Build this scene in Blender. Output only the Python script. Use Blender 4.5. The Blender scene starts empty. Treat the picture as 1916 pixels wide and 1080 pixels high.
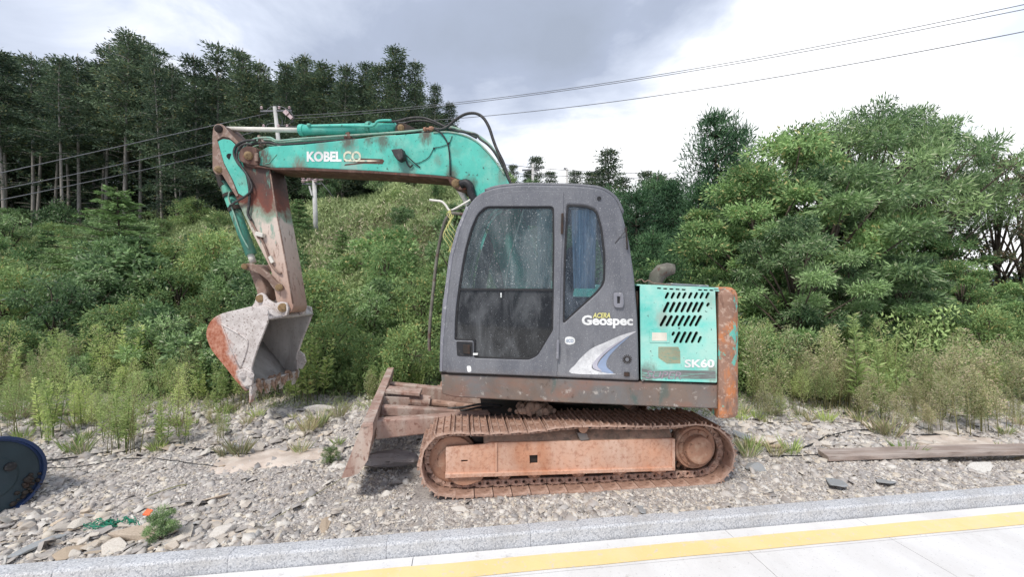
import bpy, bmesh, math, random
import numpy as np
from mathutils import Vector, Matrix

random.seed(7)
R = np.random.default_rng(11)
SC = bpy.context.scene
COL = SC.collection
PI = math.pi

# ------------------------------------------------------------------ camera
F = 760.0                      # focal length in photo pixels (1916 wide)
CX, HY, EYE = 958.0, 540.0, 1.75
cam = bpy.data.cameras.new("camera")
cam.sensor_width = 36.0
cam.lens = F / 1916.0 * 36.0
cam.clip_start = 0.05
cam.clip_end = 1500
camo = bpy.data.objects.new("camera", cam)
COL.objects.link(camo)
camo.location = (0, 0, EYE)
camo.rotation_euler = (PI / 2, 0, 0)
SC.camera = camo

# ------------------------------------------------------------------ light
SUN_EL, SUN_AZ = math.radians(52), math.radians(-150)      # sun behind the camera, to the left
EXPOSURE = 1.12
SC.view_settings.view_transform = 'Standard'
SC.view_settings.look = 'None'
SC.view_settings.gamma = 1.0
SC.view_settings.use_curve_mapping = False
SC.view_settings.exposure = EXPOSURE
sl = bpy.data.lights.new("sun", 'SUN')
sl.energy = 1.5
sl.angle = math.radians(12)
sl.color = (1.0, 0.95, 0.88)
so = bpy.data.objects.new("sun", sl)
COL.objects.link(so)
sd = Vector((math.sin(SUN_AZ) * math.cos(SUN_EL), math.cos(SUN_AZ) * math.cos(SUN_EL), math.sin(SUN_EL)))
so.location = sd * 60
so.rotation_euler = sd.to_track_quat('Z', 'Y').to_euler()


def nd(nt, typ, **kw):
    n = nt.nodes.new(typ)
    for k, v in kw.items():
        if k.startswith('i_'):
            n.inputs[k[2:].replace('_', ' ')].default_value = v
        else:
            setattr(n, k, v)
    return n


def pixdir(px, py):
    v = Vector(((px - CX) / F, 1.0, (HY - py) / F))
    return v.normalized()


W = bpy.data.worlds.new("World")
SC.world = W
W.use_nodes = True
wt = W.node_tree
wt.nodes.clear()
wl = wt.links.new
wout = nd(wt, 'ShaderNodeOutputWorld')
sky = nd(wt, 'ShaderNodeTexSky', sky_type='NISHITA', sun_disc=False, sun_elevation=SUN_EL, sun_rotation=SUN_AZ)
bgs = nd(wt, 'ShaderNodeBackground', i_Strength=0.11)
wl(sky.outputs[0], bgs.inputs[0])
tc = nd(wt, 'ShaderNodeTexCoord')
mp = nd(wt, 'ShaderNodeMapping')
mp.inputs['Scale'].default_value = (1.0, 1.0, 2.2)
wl(tc.outputs['Generated'], mp.inputs[0])
n1 = nd(wt, 'ShaderNodeTexNoise', i_Scale=2.1, i_Detail=9.0, i_Roughness=0.58, i_Distortion=0.5)
wl(mp.outputs[0], n1.inputs['Vector'])


def wmath(op, a, b=None, clamp=False):
    m = nd(wt, 'ShaderNodeMath', operation=op, use_clamp=clamp)
    for i, v in enumerate((a, b)):
        if v is None:
            continue
        if isinstance(v, (int, float)):
            m.inputs[i].default_value = v
        else:
            wl(v, m.inputs[i])
    return m.outputs[0]


lum = wmath('MULTIPLY', wmath('SUBTRACT', n1.outputs[0], 0.5), 1.35)
lum = wmath('ADD', lum, 0.565)
nw = nd(wt, 'ShaderNodeTexNoise', i_Scale=2.6, i_Detail=6.0, i_Roughness=0.55)
wl(mp.outputs[0], nw.inputs['Vector'])
nsb = nd(wt, 'ShaderNodeVectorMath', operation='SUBTRACT'); nsb.inputs[1].default_value = (0.5, 0.5, 0.5)
wl(nw.outputs['Color'], nsb.inputs[0])
nsc = nd(wt, 'ShaderNodeVectorMath', operation='SCALE'); nsc.inputs['Scale'].default_value = 0.42
wl(nsb.outputs[0], nsc.inputs[0])
nad = nd(wt, 'ShaderNodeVectorMath', operation='ADD')
wl(tc.outputs['Generated'], nad.inputs[0]); wl(nsc.outputs[0], nad.inputs[1])
nrm = nd(wt, 'ShaderNodeVectorMath', operation='NORMALIZE')
wl(nad.outputs[0], nrm.inputs[0])
# the cloud banks of the photograph: (px, py, spread in degrees, change in brightness)
for (px, py, deg, amt) in [(1080, 50, 17, -0.22), (880, 100, 14, -0.17), (1230, 100, 13, -0.20), (1350, 150, 8, -0.12), (450, 10, 16, 0.03), (60, 40, 26, 0.13), (660, 60, 13, -0.12), (330, 60, 9, 0.10),
                           (1750, 240, 30, 0.34), (1560, 90, 15, 0.18), (1000, 285, 10, 0.28), (1420, 40, 9, -0.10),
                           (1300, 280, 16, 0.34), (1640, 400, 30, 0.2)]:
    dv = pixdir(px, py)
    dt = nd(wt, 'ShaderNodeVectorMath', operation='DOT_PRODUCT')
    dt.inputs[1].default_value = dv
    wl(nrm.outputs[0], dt.inputs[0])
    mr = nd(wt, 'ShaderNodeMapRange', interpolation_type='SMOOTHSTEP')
    mr.inputs['From Min'].default_value = math.cos(math.radians(deg * 1.35))
    mr.inputs['From Max'].default_value = 1.0
    mr.inputs['To Min'].default_value = 0.0
    mr.inputs['To Max'].default_value = amt
    wl(dt.outputs['Value'], mr.inputs[0])
    lum = wmath('ADD', lum, mr.outputs[0])
cr = nd(wt, 'ShaderNodeValToRGB')
e = cr.color_ramp.elements
e[0].position = 0.05; e[0].color = (0.175, 0.20, 0.25, 1)
e[1].position = 1.0; e[1].color = (0.56, 0.565, 0.58, 1)
x = e.new(0.38); x.color = (0.200, 0.228, 0.292, 1)
x = e.new(0.70); x.color = (0.315, 0.345, 0.410, 1)
wl(wmath('MULTIPLY', lum, 1.0, True), cr.inputs[0])
bgc = nd(wt, 'ShaderNodeBackground', i_Strength=1.12)
wl(cr.outputs[0], bgc.inputs[0])
# gaps where blue sky shows between the clouds
n2 = nd(wt, 'ShaderNodeTexNoise', i_Scale=2.3, i_Detail=6.0, i_Roughness=0.55)
mp2 = nd(wt, 'ShaderNodeMapping')
mp2.inputs['Location'].default_value = (3.1, 1.7, 0.4)
mp2.inputs['Scale'].default_value = (1.0, 1.0, 2.6)
wl(tc.outputs['Generated'], mp2.inputs[0])
wl(mp2.outputs[0], n2.inputs['Vector'])
gap = nd(wt, 'ShaderNodeMapRange', interpolation_type='SMOOTHSTEP')
gap.inputs['From Min'].default_value = 0.74
gap.inputs['From Max'].default_value = 0.86
wl(n2.outputs[0], gap.inputs[0])
dt = nd(wt, 'ShaderNodeVectorMath', operation='DOT_PRODUCT')
dt.inputs[1].default_value = pixdir(1905, 45)
wl(nrm.outputs[0], dt.inputs[0])
mr = nd(wt, 'ShaderNodeMapRange', interpolation_type='SMOOTHSTEP')
mr.inputs['From Min'].default_value = math.cos(math.radians(7))
mr.inputs['From Max'].default_value = 1.0
mr.inputs['To Max'].default_value = 0.45
wl(dt.outputs['Value'], mr.inputs[0])
gm = wmath('ADD', gap.outputs[0], mr.outputs[0], True)
mx = nd(wt, 'ShaderNodeMixShader')
wl(gm, mx.inputs[0]); wl(bgc.outputs[0], mx.inputs[1]); wl(bgs.outputs[0], mx.inputs[2])
wl(mx.outputs[0], wout.inputs[0])


# ------------------------------------------------------------------ pixel geometry helpers
def P(px, py, Y):
    """point of the place at distance Y seen at photo pixel (px, py)"""
    return Vector(((px - CX) / F * Y, Y, EYE - (py - HY) / F * Y))


class Frame:
    """upright plane Y = Y0 + k X; s runs along it, off runs away from the viewer"""
    def __init__(self, Y0, k):
        self.Y0, self.k, self.L = Y0, k, math.hypot(1, k)
        self.d = Vector((1 / self.L, k / self.L, 0))
        self.n = Vector((-k / self.L, 1 / self.L, 0))

    def pt(self, px, py, off=0.0):
        dx = (px - CX) / F
        Y = (self.Y0 + off * self.L) / (1 - self.k * dx)
        return P(px, py, Y)

    def sz(self, px, py, off=0.0):
        p = self.pt(px, py, off)
        q = p - Vector((0, self.Y0, 0))
        return (q.dot(self.d), p.z)

    def w(self, s, off, z):
        return Vector((0, self.Y0, z)) + self.d * s + self.n * off


# ------------------------------------------------------------------ materials
def new_mat(name):
    m = bpy.data.materials.new(name)
    m.use_nodes = True
    nt = m.node_tree
    nt.nodes.clear()
    out = nd(nt, 'ShaderNodeOutputMaterial')
    b = nd(nt, 'ShaderNodeBsdfPrincipled')
    nt.links.new(b.outputs[0], out.inputs[0])
    return m, nt, b, out


def mixc(nt, fac, a, b):
    m = nd(nt, 'ShaderNodeMix', data_type='RGBA')
    for i, v in ((0, fac), (6, a), (7, b)):
        if isinstance(v, (int, float)):
            m.inputs[i].default_value = v
        elif isinstance(v, tuple):
            m.inputs[i].default_value = (*v, 1)
        else:
            nt.links.new(v, m.inputs[i])
    return m.outputs[2]


def noise(nt, vec, scale, detail=4, rough=0.55, dist=0.0):
    n = nd(nt, 'ShaderNodeTexNoise', i_Scale=scale, i_Detail=float(detail), i_Roughness=rough, i_Distortion=dist)
    nt.links.new(vec, n.inputs['Vector'])
    return n.outputs[0]


def ramp01(nt, v, lo, hi, a=0.0, b=1.0):
    m = nd(nt, 'ShaderNodeMapRange')
    m.inputs['From Min'].default_value = lo
    m.inputs['From Max'].default_value = hi
    m.inputs['To Min'].default_value = a
    m.inputs['To Max'].default_value = b
    nt.links.new(v, m.inputs[0])
    return m.outputs[0]


def mth(nt, op, a, b, clamp=False):
    m = nd(nt, 'ShaderNodeMath', operation=op, use_clamp=clamp)
    for i, v in enumerate((a, b)):
        if isinstance(v, (int, float)):
            m.inputs[i].default_value = v
        else:
            nt.links.new(v, m.inputs[i])
    return m.outputs[0]


def objvec(nt, scale=(1, 1, 1), loc=(0, 0, 0)):
    t = nd(nt, 'ShaderNodeTexCoord')
    m = nd(nt, 'ShaderNodeMapping')
    m.inputs['Scale'].default_value = scale
    m.inputs['Location'].default_value = loc
    nt.links.new(t.outputs['Object'], m.inputs[0])
    return m.outputs[0]


def bump(nt, b, h, strength, dist=0.01):
    n = nd(nt, 'ShaderNodeBump', i_Strength=strength, i_Distance=dist)
    nt.links.new(h, n.inputs['Height'])
    nt.links.new(n.outputs[0], b.inputs['Normal'])


def worn(name, base, layers, rough=0.6, metal=0.0, var=0.25, bmp=0.35, bscale=60, spec=0.4):
    """paint / metal / wood with wear. layers: (colour, noise scale, threshold lo, hi, stretch, strength)"""
    m, nt, b, out = new_mat(name)
    v = objvec(nt)
    lo = tuple(c * (1 - var) for c in base)
    hi = tuple(min(1, c * (1 + var)) for c in base)
    c = mixc(nt, ramp01(nt, noise(nt, v, 3.0, 6, 0.6), 0.3, 0.7), lo, hi)
    for i, (col, sc, a, z, st, amt) in enumerate(layers):
        vv = objvec(nt, st, (i * 3.7, i * 1.9, i * 5.3))
        f = ramp01(nt, noise(nt, vv, sc, 8, 0.65, 0.2), a, z, 0, amt)
        c = mixc(nt, f, c, col)
    nt.links.new(c, b.inputs['Base Color'])
    b.inputs['Roughness'].default_value = rough
    b.inputs['Metallic'].default_value = metal
    b.inputs['Specular IOR Level'].default_value = spec
    h = noise(nt, v, bscale, 5, 0.7)
    bump(nt, b, h, bmp, 0.004)
    return m


ISO = (1, 1, 1)
DN = (1, 1, 0.25)
RUST = (0.22, 0.075, 0.03)
DRUST = (0.075, 0.035, 0.022)
DUST = (0.42, 0.36, 0.30)
M = {}
M['teal'] = worn('worn_teal_paint', (0.085, 0.47, 0.375),
                 [((0.27, 0.56, 0.45), 5, 0.5, 0.72, ISO, 0.6), ((0.03, 0.05, 0.045), 26, 0.62, 0.66, ISO, 0.9),
                  (DRUST, 6, 0.62, 0.74, (1, 1, .4), 0.85), ((0.16, 0.20, 0.15), 2.2, 0.54, 0.70, ISO, 0.45), ((0.03, 0.30, 0.25), 9, 0.55, 0.8, DN, 0.5)], 0.45, var=0.12)
M['teal_hood'] = worn('sun_faded_teal_paint', (0.09, 0.54, 0.46),
                      [((0.42, 0.64, 0.55), 2.0, 0.36, 0.58, ISO, 0.85), ((0.03, 0.06, 0.055), 30, 0.645, 0.67, ISO, 0.9),
                       ((0.25, 0.18, 0.10), 12, 0.68, 0.74, DN, 0.6)], 0.5, var=0.15)
M['teal_mud'] = worn('muddy_teal_paint', (0.09, 0.36, 0.27),
                     [((0.28, 0.42, 0.33), 6, 0.45, 0.65, DN, 0.6), (DRUST, 9, 0.55, 0.66, DN, 0.8)], 0.6)
M['cab'] = worn('dusty_grey_paint', (0.118, 0.122, 0.138),
                [((0.215, 0.217, 0.228), 3, 0.42, 0.70, DN, 0.8), ((0.40, 0.40, 0.40), 115, 0.575, 0.66, ISO, 0.7),
                 ((0.05, 0.048, 0.055), 10, 0.60, 0.75, DN, 0.6), ((0.045, 0.045, 0.05), 60, 0.62, 0.68, ISO, 0.6)], 0.5, var=0.2, bmp=0.2)
M['cab_edge'] = worn('scuffed_pale_grey_paint', (0.21, 0.21, 0.235),
                     [((0.45, 0.45, 0.45), 30, 0.56, 0.66, ISO, 0.8), ((0.07, 0.065, 0.07), 14, 0.6, 0.7, DN, 0.7)], 0.5)
M['black'] = worn('black_rubber', (0.018, 0.018, 0.02), [((0.11, 0.10, 0.095), 60, 0.55, 0.7, ISO, 0.6)], 0.55)
M['hose'] = worn('dusty_black_hose', (0.035, 0.034, 0.034), [((0.16, 0.14, 0.12), 25, 0.5, 0.7, ISO, 0.6)], 0.55)
M['dark'] = worn('dark_grimy_metal', (0.03, 0.024, 0.02), [(DRUST, 12, 0.5, 0.7, ISO, 0.8)], 0.8)
M['deck'] = worn('rusted_grey_deck_paint', (0.17, 0.125, 0.10),
                 [((0.15, 0.16, 0.165), 2.0, 0.45, 0.65, (1, 1, 0.5), 0.8), ((0.26, 0.12, 0.08), 3.5, 0.48, 0.75, (1, 1, 2), 0.75),
                  ((0.42, 0.38, 0.34), 14, 0.58, 0.66, ISO, 0.75), ((0.04, 0.11, 0.10), 3.3, 0.60, 0.66, (1, 1, .5), 0.5),
                  ((0.06, 0.04, 0.03), 22, 0.6, 0.7, ISO, 0.6)], 0.55)
M['cweight'] = worn('rust_bitten_counterweight_paint', (0.26, 0.15, 0.105),
                    [((0.55, 0.19, 0.06), 4.5, 0.47, 0.56, (1, 1, 0.5), 0.85), ((0.13, 0.45, 0.36), 6, 0.575, 0.60, (1, 1, .7), 1.0),
                     ((0.50, 0.36, 0.28), 26, 0.54, 0.64, ISO, 0.75), ((0.09, 0.035, 0.02), 14, 0.58, 0.68, DN, 0.8)], 0.7)
M['orange'] = worn('orange_dusted_steel', (0.54, 0.27, 0.165),
                   [((0.66, 0.47, 0.37), 2.4, 0.40, 0.66, (1, 1, 0.4), 0.9), ((0.30, 0.09, 0.04), 34, 0.5, 0.7, ISO, 0.6),
                    ((0.20, 0.11, 0.07), 6, 0.62, 0.72, ISO, 0.5)], 0.85, bmp=0.8)
M['exhaust'] = worn('sooty_grey_pipe_steel', (0.13, 0.12, 0.10), [((0.24, 0.23, 0.19), 9, 0.5, 0.65, ISO, 0.8), ((0.10, 0.04, 0.03), 12, 0.55, 0.65, ISO, 0.8)], 0.8)
M['mudtop'] = worn('dry_mud', (0.36, 0.24, 0.175),
                   [((0.17, 0.13, 0.10), 12, 0.48, 0.62, ISO, 0.85), ((0.5, 0.38, 0.28), 30, 0.55, 0.7, ISO, 0.7)], 0.95, bmp=1.0, bscale=30)
M['shoe'] = worn('muddy_rusty_steel', (0.37, 0.225, 0.165),
                 [((0.58, 0.42, 0.34), 9, 0.46, 0.66, ISO, 0.85), ((0.10, 0.055, 0.04), 24, 0.55, 0.68, ISO, 0.8)], 0.8, bmp=0.8)
M['hub'] = worn('brown_dusted_hub_steel', (0.35, 0.19, 0.125), [((0.48, 0.33, 0.24), 9, 0.5, 0.66, ISO, 0.7), (DRUST, 30, 0.58, 0.7, ISO, 0.7)], 0.85, bmp=0.9)
M['blade'] = worn('mud_caked_blade_steel', (0.36, 0.235, 0.19),
                  [((0.50, 0.42, 0.36), 5, 0.45, 0.62, DN, 0.8), ((0.19, 0.09, 0.065), 22, 0.53, 0.66, ISO, 0.85)], 0.85, bmp=0.8)
M['brownrust'] = worn('dark_brown_rusted_steel', (0.085, 0.042, 0.030),
                      [((0.20, 0.12, 0.09), 10, 0.5, 0.66, DN, 0.8), ((0.22, 0.06, 0.03), 14, 0.58, 0.68, ISO, 0.8)], 0.7, bmp=0.6)
M['linkmat'] = worn('dusty_brown_link_steel', (0.23, 0.15, 0.115), [((0.42, 0.34, 0.29), 14, 0.5, 0.66, ISO, 0.8), (DRUST, 20, 0.6, 0.7, ISO, 0.7)], 0.7)
M['pin'] = worn('ochre_rusty_pin_steel', (0.30, 0.20, 0.10), [(DRUST, 40, 0.5, 0.65, ISO, 0.7)], 0.7)
M['rod'] = worn('dull_chrome', (0.66, 0.63, 0.56), [((0.40, 0.33, 0.26), 30, 0.58, 0.7, ISO, 0.5)], 0.4, 0.0, bmp=0.1)
M['pipe'] = worn('dirty_green_pipe_paint', (0.20, 0.36, 0.28), [((0.35, 0.37, 0.30), 14, 0.45, 0.65, ISO, 0.7), (DRUST, 18, 0.6, 0.68, ISO, 0.7)], 0.55)
M['white'] = worn('worn_white_decal', (0.74, 0.74, 0.72), [((0.40, 0.45, 0.42), 40, 0.60, 0.66, ISO, 0.8)], 0.6, bmp=0.1)
M['swoosh'] = worn('dusty_white_swoosh_print', (0.60, 0.60, 0.60), [((0.36, 0.36, 0.38), 9, 0.45, 0.66, ISO, 0.7), ((0.30, 0.30, 0.31), 80, 0.56, 0.64, ISO, 0.6)], 0.6, bmp=0.1)
M['cream'] = worn('worn_cream_decal', (0.70, 0.66, 0.50), [((0.20, 0.42, 0.34), 26, 0.54, 0.60, ISO, 0.9)], 0.6, bmp=0.1)
M['yellow_d'] = worn('faded_yellow_decal', (0.62, 0.58, 0.22), [((0.2, 0.2, 0.15), 60, 0.62, 0.66, ISO, 0.8)], 0.6, bmp=0.1)
M['blue_d'] = worn('faded_blue_grey_decal', (0.22, 0.28, 0.40), [((0.3, 0.3, 0.33), 60, 0.5, 0.7, ISO, 0.5)], 0.6, bmp=0.1)
M['lav_d'] = worn('faded_lilac_decal', (0.38, 0.37, 0.42), [((0.25, 0.22, 0.25), 60, 0.5, 0.7, ISO, 0.5)], 0.6, bmp=0.1)
M['tan_d'] = worn('worn_tan_patch', (0.30, 0.30, 0.20), [((0.12, 0.30, 0.24), 40, 0.52, 0.6, (0.5, 0.5, 3), 0.8), ((0.10, 0.12, 0.10), 50, 0.6, 0.7, ISO, 0.7)], 0.8)
M['band_d'] = worn('scraped_dark_decal_band', (0.16, 0.165, 0.16), [((0.20, 0.44, 0.36), 22, 0.50, 0.58, (0.3, 0.3, 4), 0.8), ((0.35, 0.30, 0.27), 40, 0.6, 0.7, ISO, 0.6)], 0.7)
M['sticker'] = worn('yellowed_white_sticker', (0.70, 0.66, 0.56), [((0.50, 0.30, 0.20), 30, 0.58, 0.7, ISO, 0.6)], 0.6)
M['outline_d'] = worn('faint_violet_grey_print', (0.30, 0.24, 0.28), [((0.14, 0.14, 0.14), 50, 0.5, 0.6, ISO, 0.7)], 0.7)
M['bucket_in'] = worn('scoured_grey_inner_steel', (0.36, 0.34, 0.32), [((0.52, 0.50, 0.48), 4, 0.45, 0.62, DN, 0.8), ((0.20, 0.15, 0.12), 30, 0.58, 0.68, ISO, 0.7)], 0.8, bmp=0.6)
M['curtain'] = worn('pale_blue_curtain_cloth', (0.72, 0.82, 0.86), [((0.38, 0.50, 0.60), 9, 0.45, 0.6, (4, 4, 0.2), 0.8)], 0.9)
M['seat'] = worn('dark_grey_seat_cloth', (0.05, 0.055, 0.06), [((0.14, 0.13, 0.12), 20, 0.5, 0.7, ISO, 0.6)], 0.9)
M['wood'] = worn('weathered_grey_wood', (0.30, 0.235, 0.20), [((0.44, 0.38, 0.34), 5, 0.45, 0.62, (0.4, 4, 4), 0.8), ((0.12, 0.085, 0.07), 8, 0.56, 0.68, (0.3, 6, 6), 0.8)], 0.9, bmp=0.8)
M['logw'] = worn('grey_split_log', (0.30, 0.27, 0.265), [((0.34, 0.31, 0.30), 6, 0.45, 0.62, (1, 4, 4), 0.8), ((0.07, 0.06, 0.055), 10, 0.56, 0.68, (1, 6, 6), 0.8)], 0.9, bmp=1.0)
M['conc_pole'] = worn('pale_concrete', (0.52, 0.51, 0.49), [((0.32, 0.32, 0.30), 6, 0.5, 0.7, DN, 0.6)], 0.85)
M['wire'] = worn('grey_wire', (0.16, 0.16, 0.17), [], 0.6)
M['insul'] = worn('pinkish_white_porcelain', (0.62, 0.48, 0.48), [((0.22, 0.12, 0.12), 14, 0.5, 0.6, ISO, 0.7)], 0.4)
M['drum_blue'] = worn('dark_blue_plastic', (0.018, 0.045, 0.14), [((0.02, 0.03, 0.05), 4, 0.4, 0.6, ISO, 0.6)], 0.35, bmp=0.05)
M['drum_end'] = worn('blackish_teal_plastic', (0.022, 0.042, 0.052), [((0.04, 0.055, 0.07), 4, 0.5, 0.7, ISO, 0.6)], 0.45, bmp=0.05)
M['net'] = worn('green_plastic_net', (0.01, 0.22, 0.13), [], 0.5)
M['orange_p'] = worn('orange_plastic', (0.75, 0.13, 0.03), [], 0.5)
M['hut_wall'] = worn('pale_rendered_wall', (0.62, 0.62, 0.66), [((0.4, 0.4, 0.42), 5, 0.5, 0.7, ISO, 0.5)], 0.9)
M['hut_roof'] = worn('blue_sheet_roof', (0.10, 0.20, 0.50), [((0.25, 0.32, 0.5), 5, 0.5, 0.7, ISO, 0.5)], 0.5)
M['tarp'] = worn('blue_tarpaulin', (0.10, 0.14, 0.55), [((0.25, 0.28, 0.6), 9, 0.5, 0.7, ISO, 0.5)], 0.5)
M['bark_pale'] = worn('pale_lichen_bark', (0.27, 0.245, 0.215), [((0.34, 0.31, 0.27), 7, 0.48, 0.62, DN, 0.8), ((0.07, 0.06, 0.05), 11, 0.55, 0.7, DN, 0.7)], 0.95)
M['bark'] = worn('dark_brown_bark', (0.085, 0.065, 0.05), [((0.16, 0.13, 0.10), 12, 0.5, 0.7, DN, 0.7)], 0.95)
M['stem'] = worn('straw_brown_stem', (0.26, 0.25, 0.12), [], 0.9)
M['greenstem'] = worn('green_stem', (0.14, 0.21, 0.06), [], 0.8)


def arm_mat():
    m, nt, b, out = new_mat('rusty_muddy_arm_paint')
    t = nd(nt, 'ShaderNodeTexCoord')
    g = nd(nt, 'ShaderNodeSeparateXYZ')
    nt.links.new(t.outputs['Object'], g.inputs[0])
    v = objvec(nt)
    nz = noise(nt, v, 4.5, 6, 0.65)
    zz = mth(nt, 'ADD', g.outputs[2], mth(nt, 'MULTIPLY', nz, 0.75))
    r = nd(nt, 'ShaderNodeValToRGB')
    zr = ramp01(nt, zz, 1.75, 4.15)
    nt.links.new(zr, r.inputs[0])
    el = r.color_ramp.elements
    el[0].position = 0.0; el[0].color = (0.36, 0.22, 0.165, 1)
    el[1].position = 1.0; el[1].color = (0.10, 0.06, 0.045, 1)
    for p, c in ((0.30, (0.52, 0.39, 0.32)), (0.47, (0.60, 0.50, 0.43)), (0.53, (0.25, 0.33, 0.25)), (0.60, (0.17, 0.05, 0.03)), (0.70, (0.065, 0.035, 0.03)), (0.92, (0.08, 0.05, 0.04))):
        q = el.new(p); q.color = (*c, 1)
    c = r.outputs[0]
    f = ramp01(nt, noise(nt, objvec(nt, (1, 1, 0.3), (4, 2, 1)), 20, 8, 0.7), 0.56, 0.64, 0, 0.75)
    c = mixc(nt, f, c, (0.13, 0.05, 0.03))
    f = ramp01(nt, noise(nt, objvec(nt, (1, 1, 0.3), (1, 7, 3)), 9, 8, 0.7), 0.60, 0.64, 0, 0.7)
    c = mixc(nt, f, c, (0.13, 0.30, 0.23))
    nt.links.new(c, b.inputs['Base Color'])
    b.inputs['Roughness'].default_value = 0.7
    bump(nt, b, noise(nt, v, 50, 5, 0.7), 0.5, 0.004)
    return m


def bucket_mat():
    m, nt, b, out = new_mat('scoured_bucket_steel')
    t = nd(nt, 'ShaderNodeTexCoord')
    g = nd(nt, 'ShaderNodeSeparateXYZ')
    nt.links.new(t.outputs['Object'], g.inputs[0])
    v = objvec(nt)
    nz = noise(nt, v, 4.0, 8, 0.7)
    # the rusted heel lies away from the mouth and towards the teeth
    q = mth(nt, 'ADD', mth(nt, 'MULTIPLY', g.outputs[0], 1.0), mth(nt, 'MULTIPLY', g.outputs[2], 0.42))
    q = mth(nt, 'ADD', q, mth(nt, 'MULTIPLY', nz, 0.42))
    f = ramp01(nt, q, BK_LO, BK_HI, 1.0, 0.0)
    base = mixc(nt, ramp01(nt, noise(nt, v, 9, 6, 0.7), 0.35, 0.65), (0.46, 0.41, 0.385), (0.66, 0.61, 0.58))
    fs = ramp01(nt, noise(nt, objvec(nt, ISO, (3, 3, 3)), 45, 4, 0.6), 0.58, 0.63, 0, 0.75)
    base = mixc(nt, fs, base, (0.15, 0.09, 0.07))
    rust = mixc(nt, ramp01(nt, noise(nt, v, 22, 6, 0.7), 0.4, 0.62), (0.33, 0.10, 0.05), (0.52, 0.25, 0.17))
    c = mixc(nt, f, base, rust)
    nt.links.new(c, b.inputs['Base Color'])
    b.inputs['Roughness'].default_value = 0.75
    bump(nt, b, noise(nt, v, 40, 5, 0.7), 0.7, 0.005)
    return m


def glass_mat(name, tint, dirt, d0, d1, amt):
    m, nt, b, out = new_mat(name)
    v = objvec(nt)
    tr = nd(nt, 'ShaderNodeBsdfTransparent')
    tr.inputs[0].default_value = (*tint, 1)
    gl = nd(nt, 'ShaderNodeBsdfGlossy', i_Roughness=0.05)
    gl.inputs[0].default_value = (0.9, 0.9, 0.9, 1)
    fr = nd(nt, 'ShaderNodeFresnel', i_IOR=1.5)
    m1 = nd(nt, 'ShaderNodeMixShader')
    nt.links.new(fr.outputs[0], m1.inputs[0]); nt.links.new(tr.outputs[0], m1.inputs[1]); nt.links.new(gl.outputs[0], m1.inputs[2])
    b.inputs['Base Color'].default_value = (*dirt, 1)
    b.inputs['Roughness'].default_value = 0.7
    big = ramp01(nt, noise(nt, objvec(nt, (1, 1, 0.35)), 5.0, 7, 0.65, 1.2), 0.42, 0.68, d0 * 0.25, d0 * 1.5)
    dots = ramp01(nt, noise(nt, v, 85, 2, 0.5), 0.66, 0.71, 0, d1)
    f = mth(nt, 'ADD', big, dots, True)
    f = mth(nt, 'MULTIPLY', f, amt, True)
    m2 = nd(nt, 'ShaderNodeMixShader')
    nt.links.new(f, m2.inputs[0]); nt.links.new(m1.outputs[0], m2.inputs[1]); nt.links.new(b.outputs[0], m2.inputs[2])
    nt.links.new(m2.outputs[0], out.inputs[0])
    return m


M['glass'] = glass_mat('rain_spotted_glass', (0.74, 0.84, 0.84), (0.62, 0.66, 0.66), 0.13, 0.6, 1.0)
M['glass_low'] = glass_mat('mud_smeared_dark_glass', (0.16, 0.17, 0.18), (0.22, 0.23, 0.24), 0.30, 0.6, 0.8)
M['glass_q'] = glass_mat('rain_spotted_quarter_glass', (0.72, 0.80, 0.86), (0.40, 0.45, 0.50), 0.10, 0.6, 1.0)


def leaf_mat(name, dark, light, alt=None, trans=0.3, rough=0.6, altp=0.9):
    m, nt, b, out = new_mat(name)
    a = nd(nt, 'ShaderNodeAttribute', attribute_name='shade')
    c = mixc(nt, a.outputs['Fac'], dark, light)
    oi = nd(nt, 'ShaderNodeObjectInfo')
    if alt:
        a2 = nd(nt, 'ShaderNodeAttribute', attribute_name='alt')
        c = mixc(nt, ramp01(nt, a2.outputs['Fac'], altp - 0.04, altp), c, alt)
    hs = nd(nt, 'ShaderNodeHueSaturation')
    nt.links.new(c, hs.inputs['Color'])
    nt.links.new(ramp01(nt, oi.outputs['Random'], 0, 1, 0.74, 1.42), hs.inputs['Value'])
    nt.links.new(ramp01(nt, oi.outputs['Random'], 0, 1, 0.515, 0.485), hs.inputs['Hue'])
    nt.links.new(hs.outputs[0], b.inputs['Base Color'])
    b.inputs['Roughness'].default_value = rough
    b.inputs['Specular IOR Level'].default_value = 0.35
    tl = nd(nt, 'ShaderNodeBsdfTranslucent')
    nt.links.new(hs.outputs[0], tl.inputs[0])
    ms = nd(nt, 'ShaderNodeMixShader', i_Fac=trans)
    nt.links.new(b.outputs[0], ms.inputs[1]); nt.links.new(tl.outputs[0], ms.inputs[2])
    nt.links.new(ms.outputs[0], out.inputs[0])
    return m


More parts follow.
